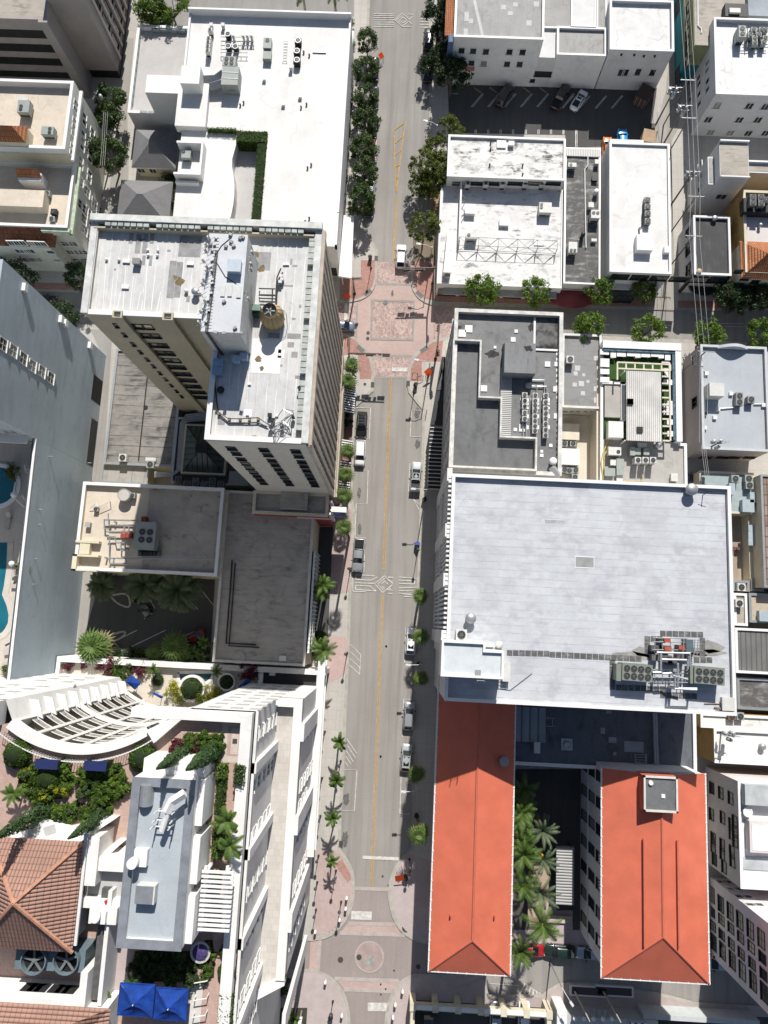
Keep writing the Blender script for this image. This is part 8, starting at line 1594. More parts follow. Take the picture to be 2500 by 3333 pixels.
for x,y,m_,lb in ((1383,905,M('rusty_unit',(.24,.13,.08),.7,.3,2),'rusty brown square fan on the patched white strip'),(1447,905,ACG,'green-grey fan beside the rusty one on the patched white strip')): sm('P',x,y,hO-1.,lb,None,1.1,.8,m_)
vent('P',1622,1140,hO-.35,.5,.7,'grey round vent on the bright cream roof',STEEL);vent('P',*z3(395,735),hU-.35,.7,.9,'large white pipe vent beside the cool grey roof box',WHITE,False)
X,Y=p('P',1490,1660,5)
BARK=M('bark',(.14,.11,.085),.9,.3,3);PBARK=M('palm_bark',(.25,.21,.17),.9,.25,3)
LOAK=MLEAF('oak_leaf',(.032,.062,.016),(.078,.125,.028));LLIME=MLEAF('lime_leaf',(.06,.115,.014),(.15,.23,.03));LDARK=MLEAF('dark_leaf',(.018,.04,.014),(.045,.075,.022));LGOLD=MLEAF('olive_leaf',(.06,.085,.012),(.15,.175,.028))
LPALM=MLEAF('palm_leaf',(.035,.075,.014),(.125,.19,.038),.15);LDATE=MLEAF('date_palm_leaf',(.07,.10,.055),(.15,.19,.11),.1);LYEL=MLEAF('yellow_leaf',(.22,.24,.02),(.40,.36,.03));LRED=MLEAF('red_leaf',(.08,.02,.03),(.18,.03,.05));LHEDGE=MLEAF('hedge_leaf',(.035,.075,.010),(.09,.15,.02));LCYP=MLEAF('cypress_leaf',(.022,.055,.018),(.055,.10,.03));LPINE=MLEAF('feathery_leaf',(.06,.085,.04),(.12,.16,.075));LDRY=MLEAF('dry_frond',(.22,.16,.08),(.34,.26,.15))
def quads(C,N,S,asp,rng):
 """leaf faces: centres C, normals N, sizes S"""
 n=len(C);t=np.cross(N,rng.normal(size=(n,3)));t/=np.linalg.norm(t,axis=1)[:,None]+1e-9;b=np.cross(N,t)
 u=t*S[:,None];v=b*(S*asp)[:,None];V=np.stack([C-u,C-v*.9,C+u,C+v*.9],1).reshape(-1,3);return V
def leafmesh(name,V,mat):
 me=bpy.data.meshes.new(name);n=len(V)//4;me.from_pydata(V.tolist(),[],np.arange(n*4).reshape(n,4).tolist());me.materials.append(mat);return me
def crown_pts(n,rng,rx,ry,rz,z0,clumps,crad,leaf,asp=.55,flat=.6,hollow=.55):
 cc=[]
 while len(cc)<clumps:
  d=rng.normal(size=3);d/=np.linalg.norm(d);r=rng.uniform(hollow,1.)**.6
  if d[2]<-.55: continue
  cc.append(d*r*np.array([rx,ry,rz])*rng.uniform(.78,1.1))
 cc=np.array(cc);k=rng.integers(0,clumps,n);sz=crad*rng.uniform(.6,1.35,clumps)
 o=rng.normal(size=(n,3));o/=np.linalg.norm(o,axis=1)[:,None];o*=(rng.uniform(0,1,n)**.4)[:,None]*sz[k][:,None];o[:,2]*=.75
 C=cc[k]+o;C[:,2]+=z0;N=rng.normal(size=(n,3))*.75;N+=o/(sz[k][:,None]+1e-6)*.8;N[:,2]+=flat;N/=np.linalg.norm(N,axis=1)[:,None]
 return quads(C,N,leaf*rng.uniform(.6,1.3,n),asp,rng),cc
def mk_tree(seed,mat,rx=2.4,rz=1.9,h=4.2,n=3600,clumps=42,crad=.62,leaf=.17,bark=None):
 def f():
  rng=np.random.default_rng(seed);t=thing('street_tree','','tree');V,cc=crown_pts(n,rng,rx,rx,rz,h,clumps,crad,leaf);o=BON('crown',leafmesh('crown',V,mat));lk9(o,t)
  mb=MB();mb.U([(0,0,0),(.05,.03,h*.35),(0,.05,h*.62)],.17,7,.12)
  for i in rng.permutation(clumps)[:11]: c=cc[i];mb.U([(0,.05,h*.55),(c[0]*.45,c[1]*.45,h*.72+c[2]*.25),(c[0]*.85,c[1]*.85,h+c[2]*.85)],.08,5,.025)
  o=BON('trunk',mb.mesh('trunk',bark or BARK));lk9(o,t);return t
 return f
def frond_feather(V,rng,base,az,L,el,droop,w,n=26,leafw=.05):
 P=[];d=np.array([mc(az),ms(az)])
 for i in range(n+1):
  s=i/n;a=el-droop*s*s*1.2;
  P.append((s,a))
 pos=np.array(base,float);pts=[pos.copy()];dirs=[]
 for s,a in P[1:]:
  dv=np.array([d[0]*mc(a),d[1]*mc(a),ms(a)]);pos=pos+dv*L/n;pts.append(pos.copy());dirs.append(dv)
 for i in range(2,n):
  s=i/n;ll=w*ms(PI_2*min(1,(.12+s*.88)))**.55*(1.05-.35*s);side=np.array([-d[1],d[0],0])
  for sg in (-1,1):
   tip=pts[i]+side*sg*ll*.86+dirs[i-1]*ll*.55+np.array([0,0,-.28*ll+rng.normal()*.04]);q=dirs[i-1]*leafw
   V+= [pts[i]-q,pts[i]+q,tip+q*.35,tip-q*.35]
 side=np.array([-d[1],d[0],0])*.035
 for i in range(n): V+=[pts[i]-side,pts[i]+side,pts[i+1]+side*.7,pts[i+1]-side*.7]
def mk_feather(seed,mat,h=6.,L=2.4,n=16,w=.55,droop=1.3,trunk=.16,lean=(0,0),crownshaft=False):
 def f():
  rng=np.random.default_rng(seed);t=thing('palm_tree','','palm tree');V=[]
  for k in range(n):
   az=k*2.39996+rng.normal()*.2;e=rng.uniform(.0,1.15) if k>3 else 1.2;frond_feather(V,rng,(lean[0],lean[1],h),az,L*rng.uniform(.8,1.1),e,droop*rng.uniform(.8,1.2),w)
  o=BON('crown',leafmesh('crown',np.array(V),mat));lk9(o,t);mb=MB();mb.U([(0,0,0),(lean[0]*.4,lean[1]*.4,h*.5),(lean[0],lean[1],h)],trunk*1.25,8,trunk)
  if crownshaft: mb.U([(lean[0],lean[1],h-.9),(lean[0],lean[1],h+.1)],trunk*1.2,8,trunk*.7)
  o=BON('trunk',mb.mesh('trunk',PBARK));lk9(o,t);return t
 return f
def mk_fan(seed,mat,h=6.,r=1.15,n=30,trunk=.2):
 def f():
  rng=np.random.default_rng(seed);t=thing('palm_tree','','palm tree');V=[];D=[]
  for k in range(n+7):
   dry=k>=n;az=k*2.39996+rng.normal()*.15;e=(1.45-1.75*(k/n)) if not dry else rng.uniform(-1.1,-.7);st=r*(.3+.5*(k/n))*rng.uniform(.85,1.1);d=np.array([mc(az)*mc(e),ms(az)*mc(e),ms(e)]);side=np.array([-ms(az),mc(az),0]);up=np.cross(d,side);c=np.array([0,0,h])+d*st*.72;W=D if dry else V;d=np.array([mc(az)*mc(e*.45),ms(az)*mc(e*.45),ms(e*.45)]);up=np.cross(d,side)
   W+=[np.array([0,0,h])-side*.03,np.array([0,0,h])+side*.03,c+side*.03,c-side*.03];m=9;fl=r*rng.uniform(.62,.92)
   for i in range(m):
    a=(i/(m-1)-.5)*3.2;dr=d*mc(a)+side*ms(a);tip=c+dr*fl*(1-.12*abs(a))+np.array([0,0,-.22*fl-(.1*rng.random())]);q=np.cross(dr,up);q/=np.linalg.norm(q)+1e-9;mid=c+dr*fl*.5;V2=[c-q*.015,mid-q*.055*r,tip,mid+q*.055*r];W+=V2
  o=BON('crown',leafmesh('crown',np.array(V),mat));lk9(o,t);o=BON('dry_fronds',leafmesh('dry_fronds',np.array(D),LDRY));lk9(o,t)
  mb=MB();mb.U([(0,0,0),(.05,0,h*.5),(0,0,h)],trunk*1.2,8,trunk);mb.dome(0,0,h-.3,trunk*1.7,.5,10,4);o=BON('trunk',mb.mesh('trunk',PBARK));lk9(o,t);return t
 return f
def mk_bush(seed,mat,r=1.,hz=.8,n=900,clumps=12,leaf=.13,name='shrub',asp=.5):
 def f():
  rng=np.random.default_rng(seed);t=thing(name,'','shrub');V,cc=crown_pts(n,rng,r,r,hz,hz*.7,clumps,r*.42,leaf,asp,.5,.3);o=BON('foliage',leafmesh('foliage',V,mat));lk9(o,t)
  mb=MB()
  for i in range(4): c=cc[i];mb.U([(0,0,0),(c[0]*.7,c[1]*.7,c[2]+hz*.6)],.03,4)
  o=BON('stem',mb.mesh('stem',BARK));lk9(o,t);return t
 return f
def shell_leaves(rng,n,fn,leaf,mat,asp=.6):
 C,N=fn(rng,n);N=N+rng.normal(size=N.shape)*.55;N/=np.linalg.norm(N,axis=1)[:,None];return leafmesh('foliage',quads(C,N,leaf*rng.uniform(.6,1.3,n),asp,rng),mat)
def mk_dome(seed,mat,r=1.6,hz=1.5,n=2600,leaf=.085):
 def f():
  rng=np.random.default_rng(seed);t=thing('topiary','','clipped shrub')
  def fn(g,n):
   d=g.normal(size=(n,3));d/=np.linalg.norm(d,axis=1)[:,None];d[:,2]=np.abs(d[:,2])*1.0-.25;bump=1+.06*np.sin(d[:,0]*9+seed)*np.cos(d[:,1]*8)+g.normal(size=n)*.03;return d*np.array([r,r,hz])*bump[:,None]+np.array([0,0,hz*.45]),d
  o=BON('foliage',shell_leaves(rng,n,fn,leaf,mat));lk9(o,t);o=BON('core',MB().dome(0,0,hz*.2,r*.9,hz*1.1,16,5).mesh('core',M('core_dark_green',(.015,.03,.008),.95,.3,2)));lk9(o,t);return t
 return f
def mk_cyp(seed,mat,h=5.5,r=.95,n=2600):
 def f():
  rng=np.random.default_rng(seed);t=thing('cypress_tree','','tree')
  def fn(g,n):
   s=g.uniform(0,1,n)**1.25;a=g.uniform(0,2*PI_2,n);rr=r*(1-s)**.7*(1+.22*np.sin(a*5+s*14))*g.uniform(.8,1.05,n);C=np.stack([rr*np.cos(a),rr*np.sin(a),.2+s*h],1);N=np.stack([np.cos(a),np.sin(a),np.full(n,.5)],1);return C,N
  o=BON('crown',shell_leaves(rng,n,fn,.12,mat));lk9(o,t);o=BON('trunk',MB().cone(0,0,0,h*.85,r*.55,.05,10).mesh('trunk',MATS['core_dark_green'] if 'core_dark_green' in MATS else BARK));lk9(o,t);return t
 return f
def hedge(lbl,x0,x1,y0,y1,z0,z1,mat,dens=70,leaf=.11):
 t=thing('hedge',lbl,'hedge',((x0+x1)/2,(y0+y1)/2,z0));rng=np.random.default_rng(int(abs(x0*7+y0*13))+3);w,d,h=x1-x0,y1-y0,z1-z0;n=int(min(9000,(w*d+2*(w+d)*h)*dens));C=[];N=[]
 ar=np.array([w*d,w*h,w*h,d*h,d*h]);k=rng.choice(5,n,p=ar/ar.sum());u=rng.uniform(-.5,.5,n);v=rng.uniform(-.5,.5,n);C=np.zeros((n,3));N=np.zeros((n,3))
 for f,(cx,cy,cz,nn) in enumerate(((1,1,0,(0,0,1)),(1,0,1,(0,-1,0)),(1,0,1,(0,1,0)),(0,1,1,(-1,0,0)),(0,1,1,(1,0,0)))):
  m=k==f;N[m]=nn
  if f==0: C[m]=np.stack([u[m]*w,v[m]*d,np.full(m.sum(),h)],1)
  elif f<3: C[m]=np.stack([u[m]*w,np.full(m.sum(),(-.5 if f==1 else .5)*d),(v[m]+.5)*h],1)
  else: C[m]=np.stack([np.full(m.sum(),(-.5 if f==3 else .5)*w),u[m]*d,(v[m]+.5)*h],1)
 C+=rng.normal(size=C.shape)*.06+.10*np.sin(C*4.)*.6;N+=rng.normal(size=N.shape)*.6;N/=np.linalg.norm(N,axis=1)[:,None]
 o=BON('foliage',leafmesh('foliage',quads(C,N,leaf*rng.uniform(.6,1.3,n),.6,rng),mat));lk9(o,t)
 MB().box(x0+.1,x1-.1,y0+.1,y1-.1,z0,z1-.08).B('core',M('core_dark_green',(.015,.03,.008),.95,.3,2),t);return t
M('core_dark_green',(.015,.03,.008),.95,.3,2)
def place(key,mk,T,x,y,hc,label,cat,group=None,s=1.,z0=SW,rz=None):
 """crown centre seen at the pixel, hc metres above z0"""
 X,Y=p(T,x,y,z0+hc*(s if not isinstance(s,tuple) else s[2]));return use(key,mk,(X,Y,z0),rU(0,6.28) if rz is None else rz,label,cat,group,s)
OAK=[('oak%d'%i,mk_tree(20+i,LOAK)) for i in range(3)];LIM=[('lime%d'%i,mk_tree(40+i,LLIME,n=3200)) for i in range(2)];DRK=[('drk%d'%i,mk_tree(60+i,LDARK)) for i in range(2)];OLV=[('olv%d'%i,mk_tree(80+i,LGOLD,rx=2.5,clumps=55,crad=.5,leaf=.15)) for i in range(2)]
def oak(i,L=OAK): return L[i%len(L)]
row=[(1408,300,.85),(1395,520,.95),(1402,735,.95),(1408,925,1.),(1390,1130,.98),(1388,1320,.98),(1362,1530,1.05)]
nm=['topmost in the row by the white store','second from the top in the row by the white store','third from the top in the row by the white store','middle one in the row by the white store','fifth from the top in the row by the white store','second from the bottom in the row by the white store','bottom one in the row by the white store']
for i,(x,y,s) in enumerate(row): place(*oak(i),'B',x,y,4.6,'round dark green street tree, '+nm[i],'tree','street trees by the white store',s*1.04)
for i,(x,y,s,L,lb) in enumerate(((545,95,1.25,DRK,'dark tree at the top edge right of the road'),(580,420,1.05,DRK,'dark tree over a parked car beside the white building'),(640,560,1.3,DRK,'wide dark tree at the corner of the shaded car park'),(470,490,.75,DRK,'small dark tree hanging over the kerb by the parked cars'),(548,240,.7,DRK,'thin dark tree above the kerbside car'),(630,985,1.,OLV,'olive green tree above the stained white roof'),(520,1140,.95,OLV,'upper olive tree of the broad cluster at the kerb'),(430,1260,1.15,OLV,'left olive tree of the broad cluster at the kerb'),(520,1290,1.2,OLV,'right olive tree of the broad cluster at the kerb'),(400,1410,.9,OLV,'lower left olive tree of the broad cluster at the kerb'),(480,1420,.95,OLV,'lowest olive tree of the broad cluster at the kerb'))):
 place(*oak(i,L),'C',x,y,4.6,lb,'tree',None,s)
place(*oak(1,OLV),'G',430,190,4.6,'olive green tree by the bulb of the crossing',"tree",None,1.12)
for i,(T,x,y,s,lb) in enumerate((('G',865,695,1.15,'bright green tree in front of the dirty white roof, left'),('G',1285,705,1.0,'bright green tree in front of the dirty white roof, right'),('H',368,710,.98,'bright green tree left of the plain white block front'),('H',712,705,.8,'bright green tree right of the plain white block front'),('H',285,972,1.05,'bright green tree across the shaded side road, beside the charcoal block'),('H',728,1008,1.05,'bright green tree in front of the rooftop bar'),('H',1195,1050,1.05,'bright green tree beneath the three power wires'),('H',1610,1040,1.1,'bright green tree at the right edge of the side road'))): place(*oak(i,LIM),T,x,y,4.2,lb,'tree','bright street trees of the side road',s*1.08)
for i,(x,y,s) in enumerate(((1370,740,1.15),(1480,770,1.1),(1600,740,1.1))): place(*oak(i,DRK),'H',x,y,4.,('dark shaded tree in front of the ochre building, '+('left','middle','right')[i]),'tree','shaded trees at the ochre building',s)
for i,(T,x,y,s,L,lb) in enumerate((('A',1160,60,1.3,LIM,'leafy tree at the top left lot, left part'),('A',1310,50,1.35,LIM,'leafy tree at the top left lot, right part'),('A',1240,130,1.,LIM,'leafy tree at the top left lot, lower part'),('A',850,760,1.15,OAK,'fine leaved tree beside the precast office'),('A',840,890,1.1,OAK,'fine leaved tree behind the alley power pole'),('A',830,1190,1.35,OAK,'fine leaved alley tree below the upper pole'),('E',150,600,1.2,DRK,'dark street tree at the left, in front of the cream block'),('E',615,590,1.05,DRK,'dark street tree half behind the tower corner'),('E',500,890,1.1,LDARK and DRK,'dark street tree beside the blue-grey building'),('E',-20,560,1.1,DRK,'dark street tree at the left edge of the picture'))): place(*oak(i,L),T,x,y,4.2,lb,'tree',None,s)
for x,y,s in ((1310,1240,.6),(1290,1340,.7),(1290,1440,.75),(1285,1540,.75)): place('bushy',mk_bush(5,LDARK,2.3,2.2,2400,26,.2),'A',x,y,2.2,'dense dark shrub mass along the west wall of the store','shrub','shrubs along the store wall',s)
PIN=[('pine%d'%i,mk_feather(100+i,LPINE,5.5,3.0,60,.6,1.1,.16)) for i in range(2)]
for i,(x,y,s,lb) in enumerate(((790,1430,.85,'feathery grey-green tree at the left of the shaded car park'),(1110,1425,1.1,'feathery grey-green tree in the middle of the shaded car park'),(1372,1470,1.25,'large feathery grey-green tree at the right of the shaded car park'))): place(*PIN[i%2],'I',x,y,5.8,lb,'tree',None,s*1.12)
FAN=[('fan%d'%i,mk_fan(200+i,LPALM,6.,1.32,13)) for i in range(3)];FEA=[('fea%d'%i,mk_feather(230+i,LPALM,5.2,1.9,11,.42,1.5,.13,(-.2,-.3))) for i in range(3)];ROY=[('roy%d'%i,mk_feather(260+i,LPALM,9.,2.9,15,.62,1.35,.2,(0,0),True)) for i in range(2)];DAT=[('dat%d'%i,mk_feather(280+i,LDATE,6.5,2.9,20,.4,1.2,.22)) for i in range(2)];BIGF=[('bigf%d'%i,mk_fan(300+i,LPALM,4.5,1.7,26)) for i in range(2)]
for i,(T,x,y,s,lb) in enumerate((('F',1290,1270,1.05,'fan palm by the signal arm, first from the crossing'),('F',1265,1400,1.1,'fan palm second from the crossing'),('J',1263,398,1.0,'fan palm beside the white parked car'),('J',1240,578,1.05,'fan palm above the red wing, upper'),('J',1235,740,1.08,'fan palm above the red wing, lower'))): place(*FAN[i%3],T,x,y,6.,lb,'palm tree','fan palms along the tower',s)
place('tallfan',mk_fan(207,LPALM,13.,1.3,13),'J',1232,985,13.,'tall fan palm alone on the pink pavement below the blade sign','palm tree',None,1.)
for i,(T,x,y,lb) in enumerate((('J',1255,150,'dark shaded sapling palm beside the striped awnings, upper'),('J',1255,20,'dark shaded sapling palm beside the striped awnings, top'))): place('dbush',mk_bush(9,LDARK,1.,1.1,800,10,.16),T,x,y,1.,lb,'shrub',None,1.)
for i,(T,x,y,s,lb) in enumerate((('K',400,1515,1.0,'fan palm at the end of the painted maze line'),('O',400,290,1.05,'fan palm leaning over the white parked car'),('O',402,615,.95,'fan palm with a dead frond beside the white stair house'),('O',370,1360,1.0,'fan palm beside the lowest silver car'),('S',392,202,1.2,'big fan palm by the tip of the lower kerb'))): place(*FAN[(i+1)%3],T,x,y,6.5,lb,'palm tree','fan palms along the right pavement',s)
for i,(T,x,y,s,lb) in enumerate((('N',1180,1105,1.1,'slim feather palm on the white hotel pavement, topmost'),('N',1165,1385,1.1,'slim feather palm on the white hotel pavement, second'),('R',1155,85,1.05,'slim feather palm on the white hotel pavement, third with a brown planting square'),('R',1132,388,.9,'slim feather palm on the white hotel pavement, lowest on the pink paving'))): place(*FEA[i%3],T,x,y,5.2,lb,'palm tree','feather palms along the hotel',s*.86)
for i,(T,x,y,s,lb) in enumerate((('J',1085,1440,1.0,'dark feather palm beside the garage glass front'),('J',1060,1500,.9,'low dark feather palm overlapping the garage palm'),('N',1090,390,1.1,'feather palm at the pink kerb bay by the garage corner'),('N',1035,360,.8,'small feather palm behind the kerb bay one'))): place(*ROY[i%2],T,x,y,6.,lb,'palm tree',None,s*.8)
for i,(T,x,y,s,lb) in enumerate((('O',1190,1470,1.,'topmost green palm of the courtyard row'),('O',1195,1610,1.,'second green palm of the courtyard row'),('S',1160,45,1.05,'third green palm of the courtyard row'),('S',1190,260,1.05,'fourth green palm of the courtyard row'),('S',1195,350,1.1,'fifth green palm of the courtyard row, widest'),('S',1185,590,1.0,'sixth green palm of the courtyard row'),('S',1340,890,1.2,'green palm above the kerb beside the sandy path'),('S',1170,1090,1.05,'green palm at the roof corner with a long street shadow'))): place(*ROY[i%2],T,x,y,9.,lb,'palm tree','green palms of the courtyard',s)
for i,(x,y,s,lb) in enumerate(((1340,165,1.05,'grey-green date palm with orange fruit, topmost'),(1345,395,.95,'grey-green date palm with orange fruit, middle'),(1320,640,1.2,'grey-green date palm, lowest and largest'))): place(*DAT[i%2],'S',x,y,6.5,lb,'palm tree','date palms of the courtyard',s)
for x,y in ((1310,95),(1325,95),(1325,370),(1340,365)):
 X,Y=p('S',x,y,7.0);tag(MB().dome(X,Y,6.5,.28,.4,10,4).B('fruit_cluster',M('orange_fruit',(.5,.24,.03),.7,.3,4)),'orange fruit cluster in the date palm crown','fruit','date palm fruit')
for x,y,lb in ((930,65,'left'),(1165,65,'right')): place(*ROY[0],'B',x,y,6.,f'broad palm at the top edge behind the store, {lb} of two','palm tree',None,1.0 )
for i,(T,x,y,s,lb) in enumerate((('M',722,365,1.45,'large pale fan palm at the corner of the blue-grey building'),('M',1195,415,.85,'fan palm by the deck wall, darkest'),('M',1345,365,1.2,'fan palm by the deck wall, middle and tallest'),('M',1405,430,.9,'fan palm by the deck wall, low right'))): place(*BIGF[i%2],T,x,y,4.5,lb,'palm tree',None,s*1.08)
for i,(x,y,s) in enumerate(((1580,345,.7),(1515,410,.7),(1575,430,.65))): place(*FEA[i%3],'M',x,y,4.,'light green young palm in the car park corner','palm tree','young palms in the car park corner',s*1.2,SW)
for T,x,y,s,z,mt,lb in (('M',900,420,.9,SW,LDARK,'lot'),('M',990,430,.9,SW,LDARK,'lot'),('M',1075,425,.8,SW,LGOLD,'lot'),('N',1040,290,.9,SW,LHEDGE,'kerb bay'),('N',1070,340,.8,SW,LHEDGE,'kerb bay'),('N',1030,430,.9,SW,LHEDGE,'kerb bay')): place('lotbush'+mt.name,mk_bush(12,mt,1.1,.9,900,12,.15),T,x,y,.9,'low green shrub in the '+lb+' planting strip','shrub','shrubs in the '+lb,s,z)
for T,x,y,s,mt,lb in (('M',935,545,1.15,LHEDGE,'bright green rounded shrub on the hotel deck'),('M',850,520,.85,LRED,'dark red leaved shrub at the deck wall'),('M',855,560,.7,LRED,'dark red leaved shrub under the deck wall, lower'),('M',1025,530,.6,LRED,'small red leaved shrub between green ones on the deck'),('M',1100,535,.8,LRED,'red leaved shrub left of the deck palm'),('M',520,510,.6,LRED,'red plant in the deck corner'),('M',650,512,.4,LRED,'tiny red plant along the deck wall'),('M',760,515,.5,LRED,'small red plant along the deck wall, middle'),('M',1340,715,.95,LYEL,'yellow-green shrub left of the round planter'),('M',1410,740,.8,LGOLD,'olive shrub below the round planter'),('M',1560,735,.9,LGOLD,'olive shrub right of the round planter'),('M',1630,725,.9,LYEL,'yellow-green shrub at the curve end'),('N',480,560,.9,LRED,'red plant at the deck rail'),('N',540,560,.8,LRED,'red plant near the dark roof')): place('dk'+mt.name,mk_bush(15,mt,1.5,1.,1200,14,.16),T,x,y,.9,lb,'shrub',None,s,zd)
place('dome_s',mk_dome(31,LOAK,1.5,1.3,1800),'M',1468,695,1.3,'clipped round shrub inside the white planter','clipped shrub',None,1.05,zd+.5);place('dome_s',None,'N',325,640,1.2,'small clipped shrub in the planter beside the white steps','clipped shrub',None,.7,zd+.5);place('dome_s',None,'M',1208,625,1.2,'small clipped shrub on the deck beside white loungers','clipped shrub',None,.65,zd)
for T,x,y,s,lb in (('M',1225,535,.75,'palm in front of the deck wall'),('N',285,545,.75,'palm by the white deck steps')): place(*ROY[1],T,x,y,3.,lb,'palm tree',None,s*.6,zd-1.5)
for x,y,z_,lb in ((100,550,zp,'potted bush on the upper pool deck'),(170,1290,zp,'potted palm under the pool globe lamp')): place('dk'+LGOLD.name,None,'I',x,y,.9,lb,'shrub',None,.8,z_)
place('dk'+LGOLD.name,None,'M',75,555,.9,'potted bush at the foot of the pool deck','shrub',None,.7,zp)
q=rect('B',240,1012,'B',640,1120,hs-.2);hedge('deep green clipped hedge along the head of the roof well',wav[1][0],wx1,wy1-2.1,wy1-.02,zf,hs+.1,LHEDGE,110);hedge('deep green clipped hedge down the side of the roof well',wx1-1.55,wx1-.02,yb+.3,wy1-2.1,zf,hs+.05,LHEDGE,90)
q=rect('B',175,1005,'B',405,1022,hs);hedge('thin hedge strip at the top edge of the raised roof',q[0],q[1],q[2],q[3]+.3,hs-.4,hs+.35,LHEDGE)
for k,y in enumerate((180,330,360)): place('dk'+LHEDGE.name,None,'B',1285,y,.6,'green shrub at the store corner, '+('top','middle','lower')[k],'shrub',None,.55,SW)
hedge('narrow dark hedge strip along the east wall of the store',p('B',1270,1000)[0],p('B',1282,1000)[0],p('B',1270,1580)[1],p('B',1280,560)[1],SW,1.,LDARK,40)
def gp(T,x,y,h=1.): return p(T,x,y,HG+h)
DOM=[('dome%d'%i,mk_dome(40+i,LHEDGE,1.42,1.3,3600)) for i in range(3)]
for i,(T,x,y,s,lb) in enumerate((('M',78,1215,1.02,'large clipped green dome at the left edge of the roof garden'),('M',1065,1243,1.02,'large clipped green dome near the white stepped parapet'),('M',332,1398,1.0,'large clipped green dome rising from the left flower bed'))): place(*DOM[i],T,x,y,1.9,lb,'clipped shrub',None,s,HG)
def bed(lbl,pts,mats,n,seed,zt=1.):
 """one flower bed = soil with many separate shrubs"""
 L=[gp(T,x,y,0) for T,x,y in pts];struct(MB().poly(L if area(L)>0 else L[::-1],HG+.05).B('planting_bed',M('soil',(.06,.045,.03),.95,.3,2)));xs=[a[0] for a in L];ys=[a[1] for a in L];rng=random.Random(seed);c=0;tries=0
 def inside(x,y):
  r=False
  for i in range(len(L)):
   (x1,y1),(x2,y2)=L[i],L[i-1]
   if (y1>y)!=(y2>y) and x<(x2-x1)*(y-y1)/(y2-y1)+x1: r=not r
  return r
 while c<n and tries<4000:
  tries+=1;x,y=rng.uniform(min(xs),max(xs)),rng.uniform(min(ys),max(ys))
  if not inside(x,y): continue
  mt=rng.choice(mats);k='gb'+mt.name+str(c%2);use(k,mk_bush(70+c%2,mt,.95,.85,620,9,.19,'garden_shrub',.42),(x,y,HG),rng.uniform(0,6.28),{'yellow_leaf':'yellow leaved shrub in '+lbl,'red_leaf':'red leaved shrub in '+lbl}.get(mt.name,'green leafy shrub in '+lbl),'shrub','shrubs in '+lbl,rng.uniform(.5,.85)*zt);c+=1
MIXG=[LHEDGE,LLIME,LHEDGE,LOAK,LLIME,LLIME]
bed('the left flower bed of the roof garden',(('M',180,1290),('M',300,1235),('M',555,1275),('M',555,1400),('M',480,1540),('M',240,1540),('M',120,1480)),MIXG+[LYEL],46,1)
bed('the middle flower bed of the roof garden',(('M',640,1290),('M',930,1260),('M',1000,1440),('M',960,1520),('M',860,1560),('M',640,1520),('M',600,1400)),MIXG,48,2)
bed('the hedge bed beside the stepped parapet',(('M',1280,1200),('M',1420,1060),('M',1659,1040),('N',280,1050),('N',280,1240),('N',180,1200),('N',120,1180),('M',1500,1140)),[LHEDGE,LLIME,LHEDGE,LRED],42,3)
bed('the lower bed behind the garden wall',(('M',300,1600),('M',620,1570),('M',880,1600),('M',870,1659),('Q',860,60),('Q',350,90),('Q',300,20)),[LHEDGE,LOAK,LLIME,LDARK],40,4,.9)
bed('the shaded bed below the pavilion',(('Q',1040,1095),('Q',1500,1095),('Q',1500,1330),('Q',1040,1330)),[LDARK,LOAK],30,5)
bed('the bed around the garden stairs',(('R',160,1010),('R',245,1010),('R',230,1300),('R',140,1310)),[LHEDGE,LLIME],14,6,.7)
bed('the side bed next to the stair head',(('R',340,830),('R',390,830),('R',370,1060),('R',300,1060)),[LHEDGE,LOAK],10,7,.7)
hedge('clipped hedge column left of the brick path, upper',gp('N',262,1300)[0],gp('N',322,1300)[0],gp('N',262,1372)[1],gp('N',262,1278)[1],HG,HG+1.6,LLIME);hedge('long hedge left of the brick path',gp('N',248,1500)[0],gp('N',305,1500)[0],gp('N',250,1659)[1],gp('N',250,1390)[1],HG,HG+1.2,LHEDGE);hedge('tall hedge right of the brick path',gp('N',402,1300)[0],gp('N',470,1300)[0],gp('N',402,1430)[1],gp('N',402,1272)[1],HG,HG+1.7,LOAK)
hedge('hedge beside the pergola path, upper',gp('R',222,200)[0],gp('R',292,200)[0],gp('R',222,225)[1],gp('R',222,145)[1],HG,HG+1.3,LHEDGE);hedge('hedge beside the pergola path, lower',gp('R',220,300)[0],gp('R',280,300)[0],gp('R',220,385)[1],gp('R',220,235)[1],HG,HG+1.3,LLIME);hedge('long hedge at the bottom edge of the roof garden',gp('R',275,1500)[0],gp('R',360,1500)[0],gp('R',280,1900)[1],gp('R',280,1420)[1],HG,HG+1.2,LHEDGE)
hedge('narrow hedge under the white pergola',gp('R',195,500)[0],gp('R',262,600)[0],gp('R',200,690)[1],gp('R',200,490)[1],HG,HG+.9,LHEDGE)
for x,y,s,lb in ((322,1125,.62,'upper clipped ball beside the stairs'),(312,1295,.66,'lower clipped ball beside the stairs')): place(*DOM[0],'R',x,y,1.9,lb,'clipped shrub',None,s,HG)
place(*DOM[1],'N',430,1520,1.9,'clipped lime ball between the brick path and hotel parapet','clipped shrub',None,.5,HG)
for T,x,y,lb,s in (('M',1420,1180,'dark conical cypress behind the pavilion, left',1.05),('M',1640,1175,'dark conical cypress behind the pavilion, right',1.15),('Q',330,25,'dark conical cypress behind the tile roof, left',1.15),('Q',790,55,'dark conical cypress behind the tile roof, right',.95)):
 X,Y=p(T,x,y,HG+.5);use('cyp%d'%(x%2),mk_cyp(90+x%2,LCYP,8.6,.85),(X,Y,HG+.2),random.random()*6,lb,'tree',None,s)
